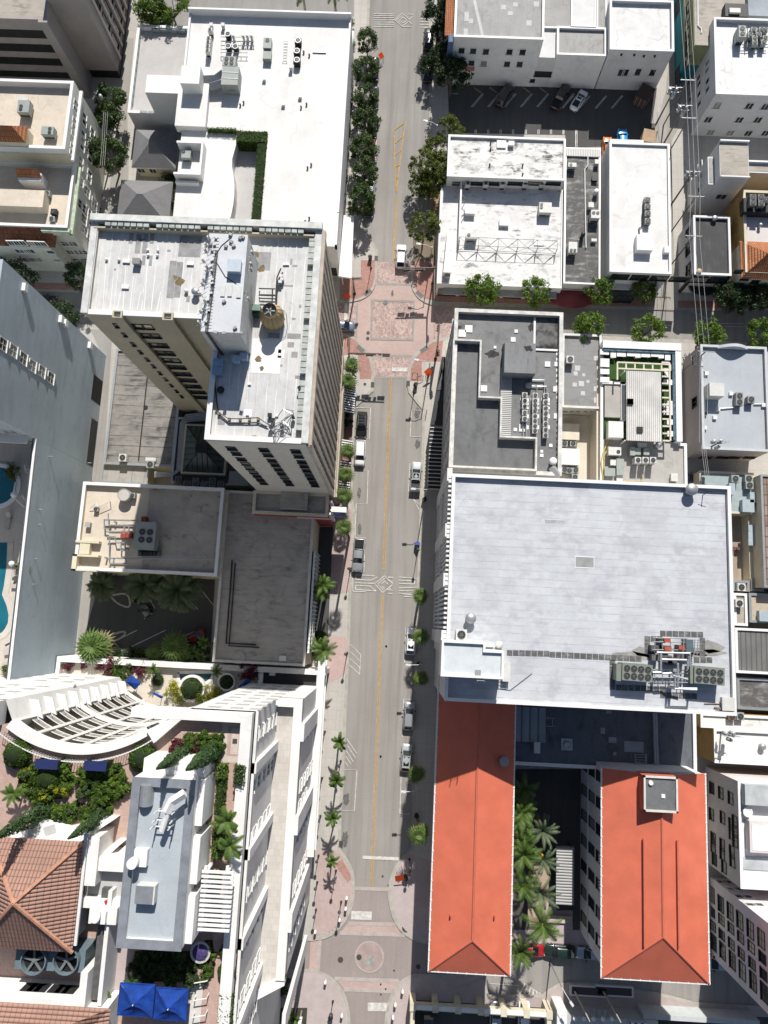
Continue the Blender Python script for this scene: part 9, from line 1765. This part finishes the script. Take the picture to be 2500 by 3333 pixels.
for T,x,y,s,lb in (('R',330,80,1.0,'garden palm above the brick path'),('R',390,225,1.0,'garden palm beside the hotel parapet'),('M',150,1500,.8,'small palm at the lower left of the flower bed'),('Q',800,1385,.7,'palm in the white corner planter by the plant well'),('Q',1030,1290,.6,'spiky palm at the shaded bed edge')): place(*FEA[1],T,x,y,2.2,lb,'palm tree',None,(s,s,s*.5),HG)
for T,x,y in (('R',790,1370),('R',745,1370)): place('dk'+LOAK.name,mk_bush(15,LOAK,1.5,1.,1000,12,.16),T,x,y,.9,'green shrub in the shade under the terrace end','shrub','shrubs under the terrace end',.9,SW)
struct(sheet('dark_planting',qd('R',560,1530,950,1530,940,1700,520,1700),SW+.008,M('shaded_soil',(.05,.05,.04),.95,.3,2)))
for x,y,s in ((850,1560,.9),(890,1620,.9),(800,1640,1.)): place(*FEA[0],'R',x,y,2.5,'low palm in the dark planting at the bottom edge','palm tree','low palms at the bottom edge',s,SW)
def paint(nm,c,rough=.28,metal=.0):
 if 'car_'+nm in MATS: return MATS['car_'+nm]
 s=NT('car_'+nm);m=s.done(c,rough,metal,.5);s.b.inputs['Coat Weight'].default_value=.6;s.b.inputs['Coat Roughness'].default_value=.08;MATS['car_'+nm]=m;return m
CGL=M('car_glass',(.012,.014,.016),.05,.2,.5,0,.6,False);LAMPM=M('headlight_glass',(.6,.6,.58),.15,.1,2,0,.6,False);TAIL=M('taillight_red',(.30,.01,.01),.25,.1,2,0,.5,False)
CARS={
'suv':(4.75,1.9,[(-2.38,.62,.42,.62),(-2.3,.80,.34,.82),(-2.05,.90,.27,.93),(-1.2,.94,.25,1.02),(0,.95,.25,1.06),(1.5,.94,.26,1.06),(2.15,.90,.3,1.02),(2.34,.80,.4,.92)],[(-1.25,.80,1.03),(-.45,.70,1.62),(.2,.69,1.68),(1.6,.67,1.64),(2.2,.74,1.08)]),
'sedan':(4.6,1.8,[(-2.3,.55,.40,.55),(-2.22,.75,.32,.68),(-1.95,.86,.24,.76),(-1.1,.90,.22,.88),(0,.91,.22,.92),(1.3,.90,.23,.95),(2.0,.84,.28,.92),(2.28,.70,.38,.80)],[(-1.15,.76,.9),(-.2,.63,1.38),(.7,.62,1.40),(1.75,.70,.97)]),
'van':(5.0,1.95,[(-2.5,.70,.42,.75),(-2.42,.85,.34,.95),(-2.1,.93,.28,1.05),(-1.3,.97,.26,1.12),(0,.98,.26,1.14),(1.7,.98,.26,1.14),(2.35,.95,.3,1.12),(2.48,.90,.4,1.05)],[(-1.45,.84,1.12),(-.7,.76,1.82),(0,.76,1.9),(2.0,.75,1.88),(2.36,.82,1.2)]),
'pickup':(5.6,1.95,[(-2.8,.70,.5,.80),(-2.7,.86,.4,.98),(-2.4,.94,.32,1.08),(-1.3,.97,.3,1.14),(.3,.97,.3,1.14),(.95,.97,.3,1.12),(2.6,.96,.34,1.12),(2.78,.92,.44,1.08)],[(-1.35,.82,1.13),(-.55,.72,1.74),(.2,.71,1.78),(.75,.72,1.74),(.98,.80,1.14)])}
CM={}
def carmesh(kind):
 if kind in CM: return CM[kind]
 L,Wd,S,Gh=CARS[kind];mb=MB();mb.smooth=True;K=[]
 for y,hw,z0,zb in S:
  zm=(z0+zb)/2;K.append(len(mb.v));mb.v+=[(-hw*.86,y,z0),(-hw,y,z0+.1),(-hw*1.0,y,zm+.05),(-hw*.97,y,zb-.08),(-hw*.86,y,zb),(-hw*.45,y,zb+.035),(0,y,zb+.045),(hw*.45,y,zb+.035),(hw*.86,y,zb),(hw*.97,y,zb-.08),(hw,y,zm+.05),(hw,y,z0+.1),(hw*.86,y,z0)]
 m=13
 for a,b in zip(K[:-1],K[1:]):
  for i in range(m):
   j=(i+1)%m;mb.face((a+i,a+j,b+j,b+i)[::-1])
 mb.face(tuple(K[0]+i for i in range(m)));mb.face(tuple(K[-1]+i for i in range(m-1,-1,-1)))
 g=[];roof=MB();roof.smooth=True
 def sec(y,hw,z,zb): return (y,hw,z)
 st=Gh[1:-1];idx=[]
 for y,hw,z in st: idx.append(len(roof.v));roof.v+=[(-hw,y,z-.07),(-hw*.9,y,z-.01),(0,y,z+.02),(hw*.9,y,z-.01),(hw,y,z-.07)]
 for a,b in zip(idx[:-1],idx[1:]):
  for i in range(4): roof.face((a+i,b+i,b+i+1,a+i+1)[::-1])
 pil=MB();a,b,c_,d=Gh[0],Gh[1],Gh[-2],Gh[-1]
 def ws(mbx,y0,h0,z0_,y1,h1,z1_,k=.9):
  mbx.quad((-h0*k,y0,z0_),(h0*k,y0,z0_),(h1*k,y1,z1_),(-h1*k,y1,z1_))
 wsm=MB();ws(wsm,a[0],a[1],a[2]+.04,b[0],b[1],b[2]-.03);rw=MB();ws(rw,d[0],d[1],d[2]+.04,c_[0],c_[1],c_[2]-.03)
 sg=MB()
 for s in (-1,1):
  up=[(s*h,y,z-.09) for y,h,z in Gh[1:-1]];
  lo=[(s*(a[1]+(d[1]-a[1])*((y-a[0])/(d[0]-a[0]))+.05),y,a[2]+(d[2]-a[2])*((y-a[0])/(d[0]-a[0]))+.03) for y in [a[0]+.12]+[q[0] for q in Gh[1:-1]]+[d[0]-.1]]
  sg.tri(lo[0],lo[1],up[0])
  for i in range(len(up)-1): sg.quad(lo[i+1],lo[i+2],up[i+1],up[i])
  sg.tri(lo[-2],lo[-1],up[-1])
 for s in (-1,1):
  for (P0,P1) in (((s*a[1]*.97,a[0],a[2]),(s*b[1]*.97,b[0],b[2]-.03)),((s*d[1]*.97,d[0],d[2]),(s*c_[1]*.97,c_[0],c_[2]-.03))): pil.U([P0,P1],.055,5)
  ym=(b[0]+c_[0])/2;pil.U([(s*(a[1]+.06),ym,a[2]),(s*(b[1]+.0),ym,b[2]-.06)],.045,4)
 mir=MB()
 wl=MB();ty=MB().cone(0,0,-.11,.11,.34,.34,18).mesh('tyre',BLACK);rim=MB().cone(0,0,.1,.125,.22,.2,14).mesh('rim',STEEL)
 hl=[];y0=S[1][0];
 hm=MB().box(-.17,.17,-.1,.06,-.07,.07).mesh('headlight',LAMPM);tm=MB().box(-.16,.16,-.05,.06,-.1,.1).mesh('taillight',TAIL);mm=MB().box(-.13,.13,-.07,.07,-.06,.08).mesh('mirror',BLACK)
 CM[kind]=(mb,roof,pil,wsm,rw,sg,ty,rim,hm,tm,mm,S,Gh);return CM[kind]
def mkcar(kind,col,bed=None,sunroof=False,rack=False):
 def f():
  mb,roof,pil,wsm,rw,sg,ty,rim,hm,tm,mm,S,Gh=carmesh(kind);t=thing('parked_car' if kind!='pickup' else 'pickup_truck','','car');A=lambda n,mbx,m: link(n,mbx.mesh(n,m),t)
  A('body',mb,col);r=A('roof',roof,col);A('pillar',pil,col if kind!='sedan' else col);A('windshield',wsm,CGL);A('rear_window',rw,CGL);A('side_window',sg,CGL)
  b,c_=Gh[1],Gh[-2]
  if sunroof: link('sunroof',MB().quad((-b[1]*.68,b[0]+.12,b[2]+.03),(b[1]*.68,b[0]+.12,b[2]+.03),(b[1]*.68,c_[0]-.35,c_[2]+.045),(-b[1]*.68,c_[0]-.35,c_[2]+.045)).mesh('sunroof',CGL),r)
  if rack:
   k=MB()
   for sx in (-.6,.6): k.U([(sx,b[0]+.1,b[2]+.06),(sx,c_[0]-.1,c_[2]+.06)],.03,4)
   for yy in (b[0]+.5,(b[0]+c_[0])/2,c_[0]-.5): k.U([(-.6,yy,b[2]+.08),(.6,yy,b[2]+.08)],.025,4)
   link('roof_rack',k.mesh('roof_rack',STEEL),r)
  L=S[-1][0]-S[0][0];fy,ry=S[0][0]+L*.19,S[-1][0]-L*.2
  for y in (fy,ry):
   for s in (-1,1):
    w_=link('wheel',ty,t,(s*(S[3][1]-.1),y,.34));w_.rotation_euler=(0,s*PI_2/2,0);link('rim',rim,w_)
  for s in (-1,1):
   link('headlight',hm,t,(s*S[1][1]*.78,S[1][0]+.04,S[1][3]-.1),s*-.25);link('taillight',tm,t,(s*S[-1][1]*.9,S[-1][0]-.02,S[-1][3]-.16));link('mirror',mm,t,(s*(Gh[0][1]+.2),Gh[0][0]+.35,Gh[0][2]+.12))
  if kind=='pickup':
   y0,y1=Gh[-1][0]+.06,S[-1][0]-.12
   if bed=='cover': link('bed_cover',MB().box(-.80,.80,y0,y1,1.14,1.2).mesh('bed_cover',M('bed_cover_dark',(.055,.06,.062),.7,.2,1)),t)
   else:
    k=MB();k.box(-.76,.76,y0,y1,1.145,1.165);k.U([(-.74,y0+.2,1.19),(.74,y0+.35,1.19)],.03,4);link('cargo_bed',k.mesh('cargo_bed',BLACK),t)
  return t
 return f
BLK=paint('black',(.012,.013,.015));SIL=paint('silver',(.42,.44,.46),.3,.5);WHT=paint('white',(.76,.77,.78));DGRY=paint('dark_grey',(.05,.055,.06),.3,.3);BLU=paint('slate_blue',(.13,.16,.21),.3,.3);RED=paint('red',(.30,.012,.015));GRN=paint('dark_green',(.012,.028,.02));ORG=paint('orange',(.55,.15,.03));CYN=paint('bright_blue',(.02,.26,.62));PALEG=paint('pale_green_silver',(.50,.54,.54),.3,.4)
def car(T,x,y,kind,col,rz,label,z=0.,s=1.,h=1.2,**k):
 X,Y=p(T,x,y,z+h);return use('%s_%s_%s'%(kind,col.name,k),mkcar(kind,col,**k),(X,Y,z),rz,label,'pickup truck' if kind=='pickup' else ('van' if kind=='van' else 'car'),None,s)
PI=PI_2;ys_=.0
car('J',1368,188,'suv',BLK,ys_,'black estate car with long roof rack parked by the striped awnings',rack=True,sunroof=True,s=.97);car('J',1356,408,'van',WHT,ys_,'white wagon parked beside the fan palms, nose down the street',s=.9)
car('J',1342,1200,'pickup',SIL,-.03,'silver pickup with open black bed parked above the painted maze',h=1.3)
car('K',366,592,'pickup',PALEG,PI-.03,'white pickup with dark bed cover and sunroof on the right side of the street',bed='cover',sunroof=True,h=1.3,s=.94)
car('O',328,327,'suv',WHT,PI-.04,'white car half under a fan palm on the right side of the street',s=.93,sunroof=True);car('O',312,905,'suv',SIL,PI-.03,'silver hatchback with glinting windscreen parked in the shade line',s=.95);car('O',292,1228,'suv',PALEG,PI-.04,'silver wagon with black sunroof, lowest parked on the right',s=.92,sunroof=True)
car('G',250,428,'suv',WHT,PI,'white car waiting at the crossing on the yellow line',s=.97);car('F',1215,968,'suv',BLU,PI/2,'slate blue car driving out of the side road by the tower',s=.97,sunroof=True,rack=True)
car('B',1462,515,'suv',BLK,.0,'black car under the second street tree by the store');car('B',1462,735,'sedan',DGRY,.0,'dark grey car under the third street tree by the store');car('B',1450,960,'sedan',BLK,0,'black car hidden beneath the middle street tree');car('B',1432,1150,'sedan',RED,0,'dark car with a red tail light beneath the fifth street tree');car('B',1432,1470,'sedan',PALEG,0,'pale car under the bottom street tree by the store');car('F',1425,30,'sedan',BLK,0,'black car just below the bottom street tree')
car('C',465,285,'suv',BLK,PI,'black car at the kerb below the upper painted maze');car('C',458,535,'suv',BLK,PI,'black car in tree shade on the upper right kerb')
for x,y,k,c,rz,lb in (('C',(1050,725),'van',BLK,PI-.45,'dark van parked aslant in the shaded car park'),('D',(62,735),'pickup',BLK,PI-.45,'dark pickup with pale bed parked aslant in the shaded car park'),('D',(205,757),'sedan',WHT,PI-.5,'white coupe with dark hood and roof in the shaded car park')): car(x,*y,k,c,rz,lb,ZL,1.,**({'bed':None} if k=='pickup' else {'sunroof':c is WHT}))
car('D',541,1072,'suv',CYN,PI,'bright blue car poking out above the plain white roof',ZL);car('D',427,1128,'sedan',ORG,PI,'orange car beside the bright blue one',ZL)
car('I',1085,1582,'sedan',BLK,.6,'black car in the shaded lot under feathery trees',ZL);car('M',1478,312,'sedan',RED,-.9,'dark red car in the shaded lot beside the palms',ZL)
car('S',1255,1103,'sedan',RED,PI/2,'red car half under a palm on the lower cross street');car('S',1478,1108,'suv',GRN,-PI/2,'dark green car on the lower cross street');car('T',300,1128,'sedan',SIL,-PI/2,'silver sports car beneath the wide red roof');car('T',1290,1200,'suv',SIL,-PI/2,'pale car in deep shade by the lilac-white building')
car('S',985,1625,'sedan',SIL,PI,'silver car nosed into the arcade car park',SW);car('S',1205,1625,'sedan',WHT,PI,'white car nosed into the arcade car park',SW);car('L',1108,605,'pickup',BLU,-PI/2,'slate pickup squeezed in the narrow alley by the blue-grey building',SW,.85);car('E',325,765,'sedan',BLK,PI/2,'black car in shade on the left side road')
car('S',460,1640,'suv',DGRY,PI,'dark grey car deep in the arcade car park',SW);
def dumpster(T,x,y,w,d,h,m,rz,lb,cat='dumpster'):
 X,Y=p(T,x,y,h);t=thing('dumpster',lb,cat,(X,Y,ZL),rz);link('bin',MB().Q([(-w/2,-d/2),(w/2,-d/2),(w/2,d/2),(-w/2,d/2)],.1,h-.1).mesh('bin',m),t);link('lid',MB().box(-w/2-.05,w/2+.05,-d/2-.05,d/2+.05,h-.1,h).mesh('lid',m),t);k=MB()
 for u in (-w*.3,0,w*.3): k.box(u-.05,u+.05,-d/2-.06,d/2+.06,.15,h-.12)
 link('rib',k.mesh('rib',STEEL),t)
dumpster('D',712,715,2.6,3.,2.2,M('bin_brown',(.09,.06,.05),.7,.3,1),-.5,'large brown dumpster in the shaded car park corner');dumpster('D',745,1050,2.4,2.4,2.4,M('bin_tan',(.36,.25,.16),.7,.2,1),-.2,'tan topped waste container by the alley pole');dumpster('D',690,798,1.2,.7,.5,M('bin_pale',(.3,.42,.38),.7,.2,1),.6,'pale green crate beside the brown dumpster','crate');dumpster('L',1245,608,2.0,1.8,1.4,M('bin_rust',(.16,.07,.04),.7,.3,1),0,'rust brown container behind the slate pickup')
for x,y,lb in ((735,985,'left'),(768,972,'right')): dumpster('D',x,y,.8,.8,1.1,DARK,0,f'small dark wheelie bin at the foot of the alley pole, {lb} of two','bin')
def lamp(T,hx_,hy_,px_,py_,lb,h=7.4):
 """cobra lamp: luminaire at pixel (hx,hy), pole joint at (px,py), both h metres up"""
 a=p(T,hx_,hy_,h);b=p(T,px_,py_,h);t=thing('street_lamp',lb,'street lamp',(b[0],b[1],SW));MB().U([(b[0],b[1],SW),(b[0],b[1],h*.95)],.11,8,.07).B('pole',STEEL,t);MB().U([(b[0],b[1],h*.93),(b[0]*.6+a[0]*.4,b[1]*.6+a[1]*.4,h),(a[0],a[1],h)],.05,6).B('arm',M('lamp_white',(.6,.61,.62),.5,.05,1),t);d=Vector((a[0]-b[0],a[1]-b[1],0)).normalized();k=MB();k.K(a[0]+d.x*.0,a[1]+d.y*0.,h-.1,.75,.34,.16,math.atan2(d.y,d.x));k.dome(a[0]+d.x*.15,a[1]+d.y*.15,h-.0,.2,.1,10,3);k.B('lamp_head',MATS['lamp_white'],t);MB().cone(b[0],b[1],SW,SW+.4,.2,.15,10).B('base',DARK,t)
lamp('K',345,690,450,692,'street lamp reaching over the white pickup');lamp('O',305,508,405,508,'street lamp between the two fan palms on the right');lamp('O',268,1487,370,1485,'street lamp beside the empty bay above the big fan palm');lamp('C',440,932,530,952,'street lamp by the car park entrance');lamp('G',385,340,490,355,'street lamp above the bulb planter of the crossing');lamp('G',370,1235,475,1247,'street lamp on the brick corner by the diamond sign')
lamp('T',145,1505,72,1385,'tall leaning street lamp at the bottom by the cafe front',8.)
def post_lamp(T,x,y,lb,h=4.4):
 X,Y=p(T,x,y,h);t=thing('post_lamp',lb,'street lamp',(X,Y,SW));MB().U([(X,Y,SW),(X,Y,h-.3)],.07,8,.05).B('post',DARK,t);MB().dome(X,Y,h-.15,.26,.3,12,4,True).B('lantern',M('lantern_dark',(.06,.065,.07),.4,.2,2),t);MB().cone(X,Y,SW,SW+.5,.2,.1,10).B('base',DARK,t)
for T,x,y,lb in (('R',1153,550,'post lamp on the pink plaza beside the lowest palm'),('N',1192,1290,'post lamp between the two hotel palms'),('N',1243,425,'post lamp in the rose kerb bay'),('J',1268,1305,'post lamp on the pink pavement near the pickup'),('G',1700-1200+600-1745+1200,0,'') if 0 else ('K',383,1160,'post lamp with blue panel on the right kerb'),('S',320,460,'post lamp at the lower right kerb by the red sign'),('F',1435,435,'dark post lamp at the upper left bulb'),('G',355,1430,'dark post lamp at the lower right bulb'),('R',1195,800,'post lamp with flag near the plaza bollards'),('R',1128,1600,'dark post lamp at the bottom of the plaza'),('N',1070,1045,'dark wall lamp post at the hotel corner, upper'),('N',1048,1412,'dark wall lamp post at the hotel, second'),('R',1035,95,'dark wall lamp post at the hotel, third'),('R',1020,410,'dark wall lamp post at the hotel, fourth'),('R',1010,620,'dark wall lamp post at the hotel, fifth'),('R',1000,838,'dark wall lamp post at the hotel, lowest')): post_lamp(T,x,y,lb,4.4 if 'wall' not in lb else 3.2)
SIGM=M('signal_housing',(.03,.03,.03),.5,.2,2);PBR=M('signal_brown',(.14,.10,.085),.5,.15,1);SGN=M('street_sign_white',(.62,.62,.6),.6,.1,1);SGG=M('street_sign_green',(.02,.14,.07),.5,.1,1)
def signal(name_lb,T,jx,jy,arms,h=5.8,luma=None,base=None):
 j=p(T,jx,jy,h);t=thing('traffic_signal',name_lb,'traffic signal',(j[0],j[1],SW));MB().U([(j[0],j[1],SW),(j[0],j[1],h+.3)],.17,8,.13).B('pole',PBR,t);MB().cone(j[0],j[1],SW,SW+.5,.3,.2,10).B('base',DARK,t)
 for (T2,ex,ey,heads,signs) in arms:
  e=p(T2,ex,ey,h);mb=MB();mb.U([(j[0],j[1],h),(e[0],e[1],h+.1)],.15,6,.1);m_=mb.B('mast_arm',PBR,t);d=Vector((e[0]-j[0],e[1]-j[1],0));rz=math.atan2(d.y,d.x)
  for f in heads:
   x,y=j[0]+d.x*f,j[1]+d.y*f;k=MB();k.K(x,y,h-.75,1.25,.36,.42,rz)
   s_=k.B('signal_head',SIGM,m_);k=MB()
   for q in (-.38,0,.38): k.dome(x+q*mc(rz)-.22*ms(rz),y+q*ms(rz)+.22*mc(rz),h-.6,.15,.15,8,3)
   k.B('lens',M('lens_dark',(.05,.04,.03),.3,.2,2),s_)
  for f,w_,m2 in signs:
   x,y=j[0]+d.x*f,j[1]+d.y*f;k=MB();k.K(x,y,h-.7,w_,.05,.6,rz);k.B('arm_sign',m2,m_)
signal('brown traffic signal mast with two arms at the upper right corner of the crossing','G',508,525,[('G',258,528,(.45,.85),((.2,.9,SGG),(.32,.5,SGN),(.65,.6,SGN))),('G',505,770,(.82,),())])
signal('brown traffic signal mast above the fan palms at the lower left corner of the crossing','F',1268,1183,[('F',1588,1192,(.5,.9),((.27,1.5,SGN),(.62,.5,SGN),(.75,.5,SGN))),('F',1278,1062,(),())])
signal('brown traffic signal mast at the upper left corner beside the white canopy','F',1300,608,[('F',1295,760,(),()),('F',1368,603,(),((.5,1.8,SGN),))])
signal('brown traffic signal mast at the lower right corner beside the charcoal awning','G',532,1130,[('G',545,945,(.8,),()),('G',535,1175,(.9,),())])
OS=M('sign_orange',(.85,.09,.01),.6,.05,1)
def orange(T,x,y,lb,h=1.6,rz=0.,sz=1.35):
 X,Y=p(T,x,y,h);t=thing('roadwork_sign',lb,'sign',(X,Y,SW if T!='C' else 0.));k=MB();c,s=mc(rz),ms(rz);z0=t.location.z;q=[]
 for u,v in ((-.5,-.5),(.5,-.5),(.5,.5),(-.5,.5)):
  uu,vv=u*sz,v*sz;q.append((X+uu*c-vv*s*.8,Y+uu*s+vv*c*.8,h+vv*.6))
 k.quad(*q);k.quad(*[(a,b-.03,d-.03) for a,b,d in q][::-1]);k.B('panel',OS,t);k=MB()
 for dx in (-.5,.5):
  for dy in (-.4,.5): k.U([(X,Y,h-.3),(X+dx,Y+dy,z0)],.03,4)
 k.B('stand',DARK,t)
orange('S',238,535,'orange roadwork sign panel on the lower right pavement',1.5,.15);orange('G',462,1330,'red-orange diamond sign on the brick corner',1.7,.785,1.25);orange('F',1258,742,'red octagonal sign lying by the upper left kerb',1.2,.5,.9);orange('C',97,428,'small dark red diamond sign standing at the road edge',1.3,.785,.9)
def bollard(T,x,y,lb):
 def f():
  t=thing('bollard','','bollard');link('post',MB().cone(0,0,0,.85,.17,.15,12).mesh('post',WHITE),t);link('cap',MB().dome(0,0,.83,.16,.14,12,3).mesh('cap',WHITE),t);return t
 X,Y=p(T,x,y,.8);use('bollard',f,(X,Y,SW),0,lb,'bollard','white bollards of the lower plaza',1.25)
for T,x,y,lb in (('R',1252,690,'white bollard, upper one of the pair on the left kerb curve'),('R',1245,772,'white bollard, lower one of the pair on the left kerb curve'),('R',1198,858,'white bollard beside the flag post'),('R',1010,950,'white bollard next to the hotel corner kerb'),('R',1088,1338,'white bollard on the lower left plaza corner'),('R',1215,1595,'white bollard at the bottom left plaza kerb'),('R',1628,1512,'white bollard, bottom right kerb, lower'),('S',262,1410,'white bollard on the bottom right kerb curve'),('S',188,1610,'white bollard at the bottom right, lowest')): bollard(T,x,y,lb)
def bin_(T,x,y,lb,r=.36):
 X,Y=p(T,x,y,1.);t=thing('litter_bin',lb,'litter bin',(X,Y,SW));MB().cone(X,Y,SW,SW+.95,r*.85,r,16).B('drum',DARK,t);MB().ring(X,Y,SW+.9,SW+1.0,r*1.08,r*.7,16).B('rim',DARK,t)
bin_('F',1433,440,'round black litter bin at the upper left bulb');bin_('G',363,1425,'round black litter bin at the lower right bulb');bin_('K',430,772,'round black litter bin by the slatted awning');bin_('S',285,535,'black litter bin behind the orange sign',.4);bin_('R',1128,1612,'black litter bin at the bottom of the left plaza');bin_('O',388,500,'black litter bin under the middle street lamp');bin_('S',370,55,'black litter bin on a pale slab above the big fan palm')
BX=MB();X,Y=p('K',378,1112,1.3);t=thing('mail_box','blue box pair with dark pointed hood at the right kerb','mail box',(X,Y,SW));MB().box(X-.42,X-.03,Y-.25,Y+.3,.2,1.2).B('box',M('mail_blue',(.06,.11,.36),.5,.1,1),t);MB().box(X+.03,X+.4,Y-.25,Y+.3,.2,1.2).B('box',MATS['mail_blue'],t);MB().Q([(X-.42,Y-.27),(X+.4,Y-.27),(X-.03,Y-1.1)],.9,1.0).B('hood',DARK,t)  # hood: dark plate added in the shape of the boxes' pointed cast shadow
X,Y=p('F',1310,1500,1.2);t=thing('newspaper_box','pale blue and white box beside the second fan palm','box',(X,Y,SW));MB().K(X,Y,SW,.9,.8,1.1).B('box',ACW,t);MB().K(X,Y,SW+1.1,.95,.85,.08).B('lid',M('lid_blue',(.3,.4,.62),.5,.1,1),t)
def bike(T,x,y,lb,rz):
 X,Y=p(T,x,y,.4);t=thing('bike_rack',lb,'bike rack',(X,Y,SW),rz);link('hoop',MB().U([(-.45,0,0),(-.45,0,.75),(-.2,0,.9),(.2,0,.9),(.45,0,.75),(.45,0,0)],.05,6).mesh('hoop',DARK),t)
bike('G',358,1345,'black bike rack on the brick corner, upper',0);bike('K',445,105,'black bike rack by the awnings',1.5);bike('G',400,1370,'pale bike rack beside the diamond sign',.2);bike('S',320,465,'black bike rack at the lower right kerb',1.4);bike('S',1350,1065,'black bike rack by the kerb of the lower cross street',1.4)
def pole(T,bx_,by_,tx,ty,h,lb,trans=3,arms=()):
 b=p(T,bx_,by_);t=thing('power_pole',lb,'power pole',(b[0],b[1],SW));MB().U([(b[0],b[1],0),(b[0],b[1],h)],.17,8,.11).B('pole',M('pole_wood',(.17,.15,.13),.9,.3,2),t)
 for k in range(trans):
  a=k*2.09+.6;x,y=b[0]+.62*mc(a),b[1]+.62*ms(a);q=MB().cone(x,y,h-2.2,h-1.1,.3,.3,12).B('transformer',M('transformer_grey',(.38,.43,.44),.5,.15,2),t);MB().dome(x,y,h-1.1,.3,.12,12,3).B('transformer_lid',STEEL,q)
 for z,rz,L in arms:
  k=MB();k.K(b[0],b[1],z,L*.8,.09,.1,rz);
  for f in (-.45,-.25,.0,.25,.45): k.cone(b[0]+L*f*mc(rz),b[1]+L*f*ms(rz),z+.14,z+.36,.05,.03,6)
  k.B('crossarm',STEEL,t)
 return (b[0],b[1],h)
Z0=10.5
P_=[]
for (T,x,y,lb,tr) in (('D',780,985,'alley power pole with three transformers beside the shaded car park',4),('D',850,1115,'second alley power pole with transformers behind the plain white block',3),('D',905,1590,'third alley power pole beside the dark roofed narrow shop',2),('L',1085,440,'alley power pole with transformers between bar and blue-grey roof',3),('P',1160,985,'alley power pole with transformers beside the patched white strip',3)):
 P_.append(pole(T,x,y,0,0,Z0,lb,tr,((Z0-.5,0,3.0),(Z0-1.6,0,2.6))))
pole('A',880,985,0,0,9.,'alley power pole left of the store with grey transformer',1,((8.4,1.2,2.4),));pole('A',840,1330,0,0,9.,'lower alley power pole with two transformers near the cream block',2,((8.4,1.2,2.4),))
wire=MB()
for d in (-1.2,0.,1.2):
 pts=[(p('D',x,y,11.5)[0]+0,p('D',x,y,11.5)[1],11.5) for x,y in ((1045+d*30-30,0),(1060+d*30,620),(1075+d*30,910),(1100+d*30,1515))]+[(*p('H',1092+d*33,280,11.5),11.5),(*p('H',1165+d*33,1120,9.),9.)]
 wire.U(pts,.03,4)
a=p('L',1160,330,9.)
for d in (-.6,.2,.6): wire.U([(*p('H',1165+d*50,1165,9.),9.),(a[0]+d,a[1],9.)],.025,4)
for d in (-.4,0,.35): wire.U([(*p('L',1160+d*40,350,9.),9.),(*p('L',1195+d*40,620,9.),9.)],.025,4)
tag(wire.B('power_line',M('wire_pale',(.5,.5,.48),.4,.05,1)),'three pale power wires running down the right side over the side road','power line')
for T,x,y,L,lb,h in (('D',1042,617,3.,'wooden crossarm pole by the tall white block, upper',11.3),('D',1050,910,3.,'wooden crossarm pole by the tall white block, lower',11.3),('D',1105,1515,3.2,'crossarm pole at the narrow alley',11.3),('H',1085,280,3.2,'crossarm pole over the narrow dark roof',11.3),('H',1180,1170,3.4,'crossarm pole at the corner of the blue-grey roof',8.8)):
 X,Y=p(T,x,y,h);t=thing('power_pole',lb,'power pole',(X,Y,SW));MB().U([(X,Y,0),(X,Y,h)],.13,6,.1).B('pole',MATS['pole_wood'],t);k=MB().K(X,Y,h-.05,L*.85,.08,.1)
 for f in (-.4,-.15,.15,.4): k.cone(X+L*f,Y,h+.1,h+.35,.05,.03,6)
 k.B('crossarm',STEEL,t)
wr=MB()
for d in (0,.5,1.): wr.U([(*p('A',800+d*30,865,8.6),8.6),(*p('A',790+d*30,1060,8.2),8.2),(*p('A',775+d*30,1275,8.6),8.6)],.025,4)
tag(wr.B('power_line',MATS['wire_pale']),'sagging wires between the two alley poles left of the store','power line')
for x0_,y0_,x1_,y1_,lb in ((160,1390,245,1600,'left'),(380,1395,480,1610,'right')):
 b=p('T',x0_,y0_);t=thing('flag_mast',f'tall tapering mast by the cafe front, {lb} of two','mast',(b[0],b[1],SW));MB().U([(b[0],b[1],SW),(b[0],b[1],9)],.16,8,.08).B('mast',M('mast_cream',(.5,.48,.36),.6,.1,1),t);MB().cone(b[0],b[1],SW,.8,.45,.3,12).B('base',DARK,t)
flush_windows()
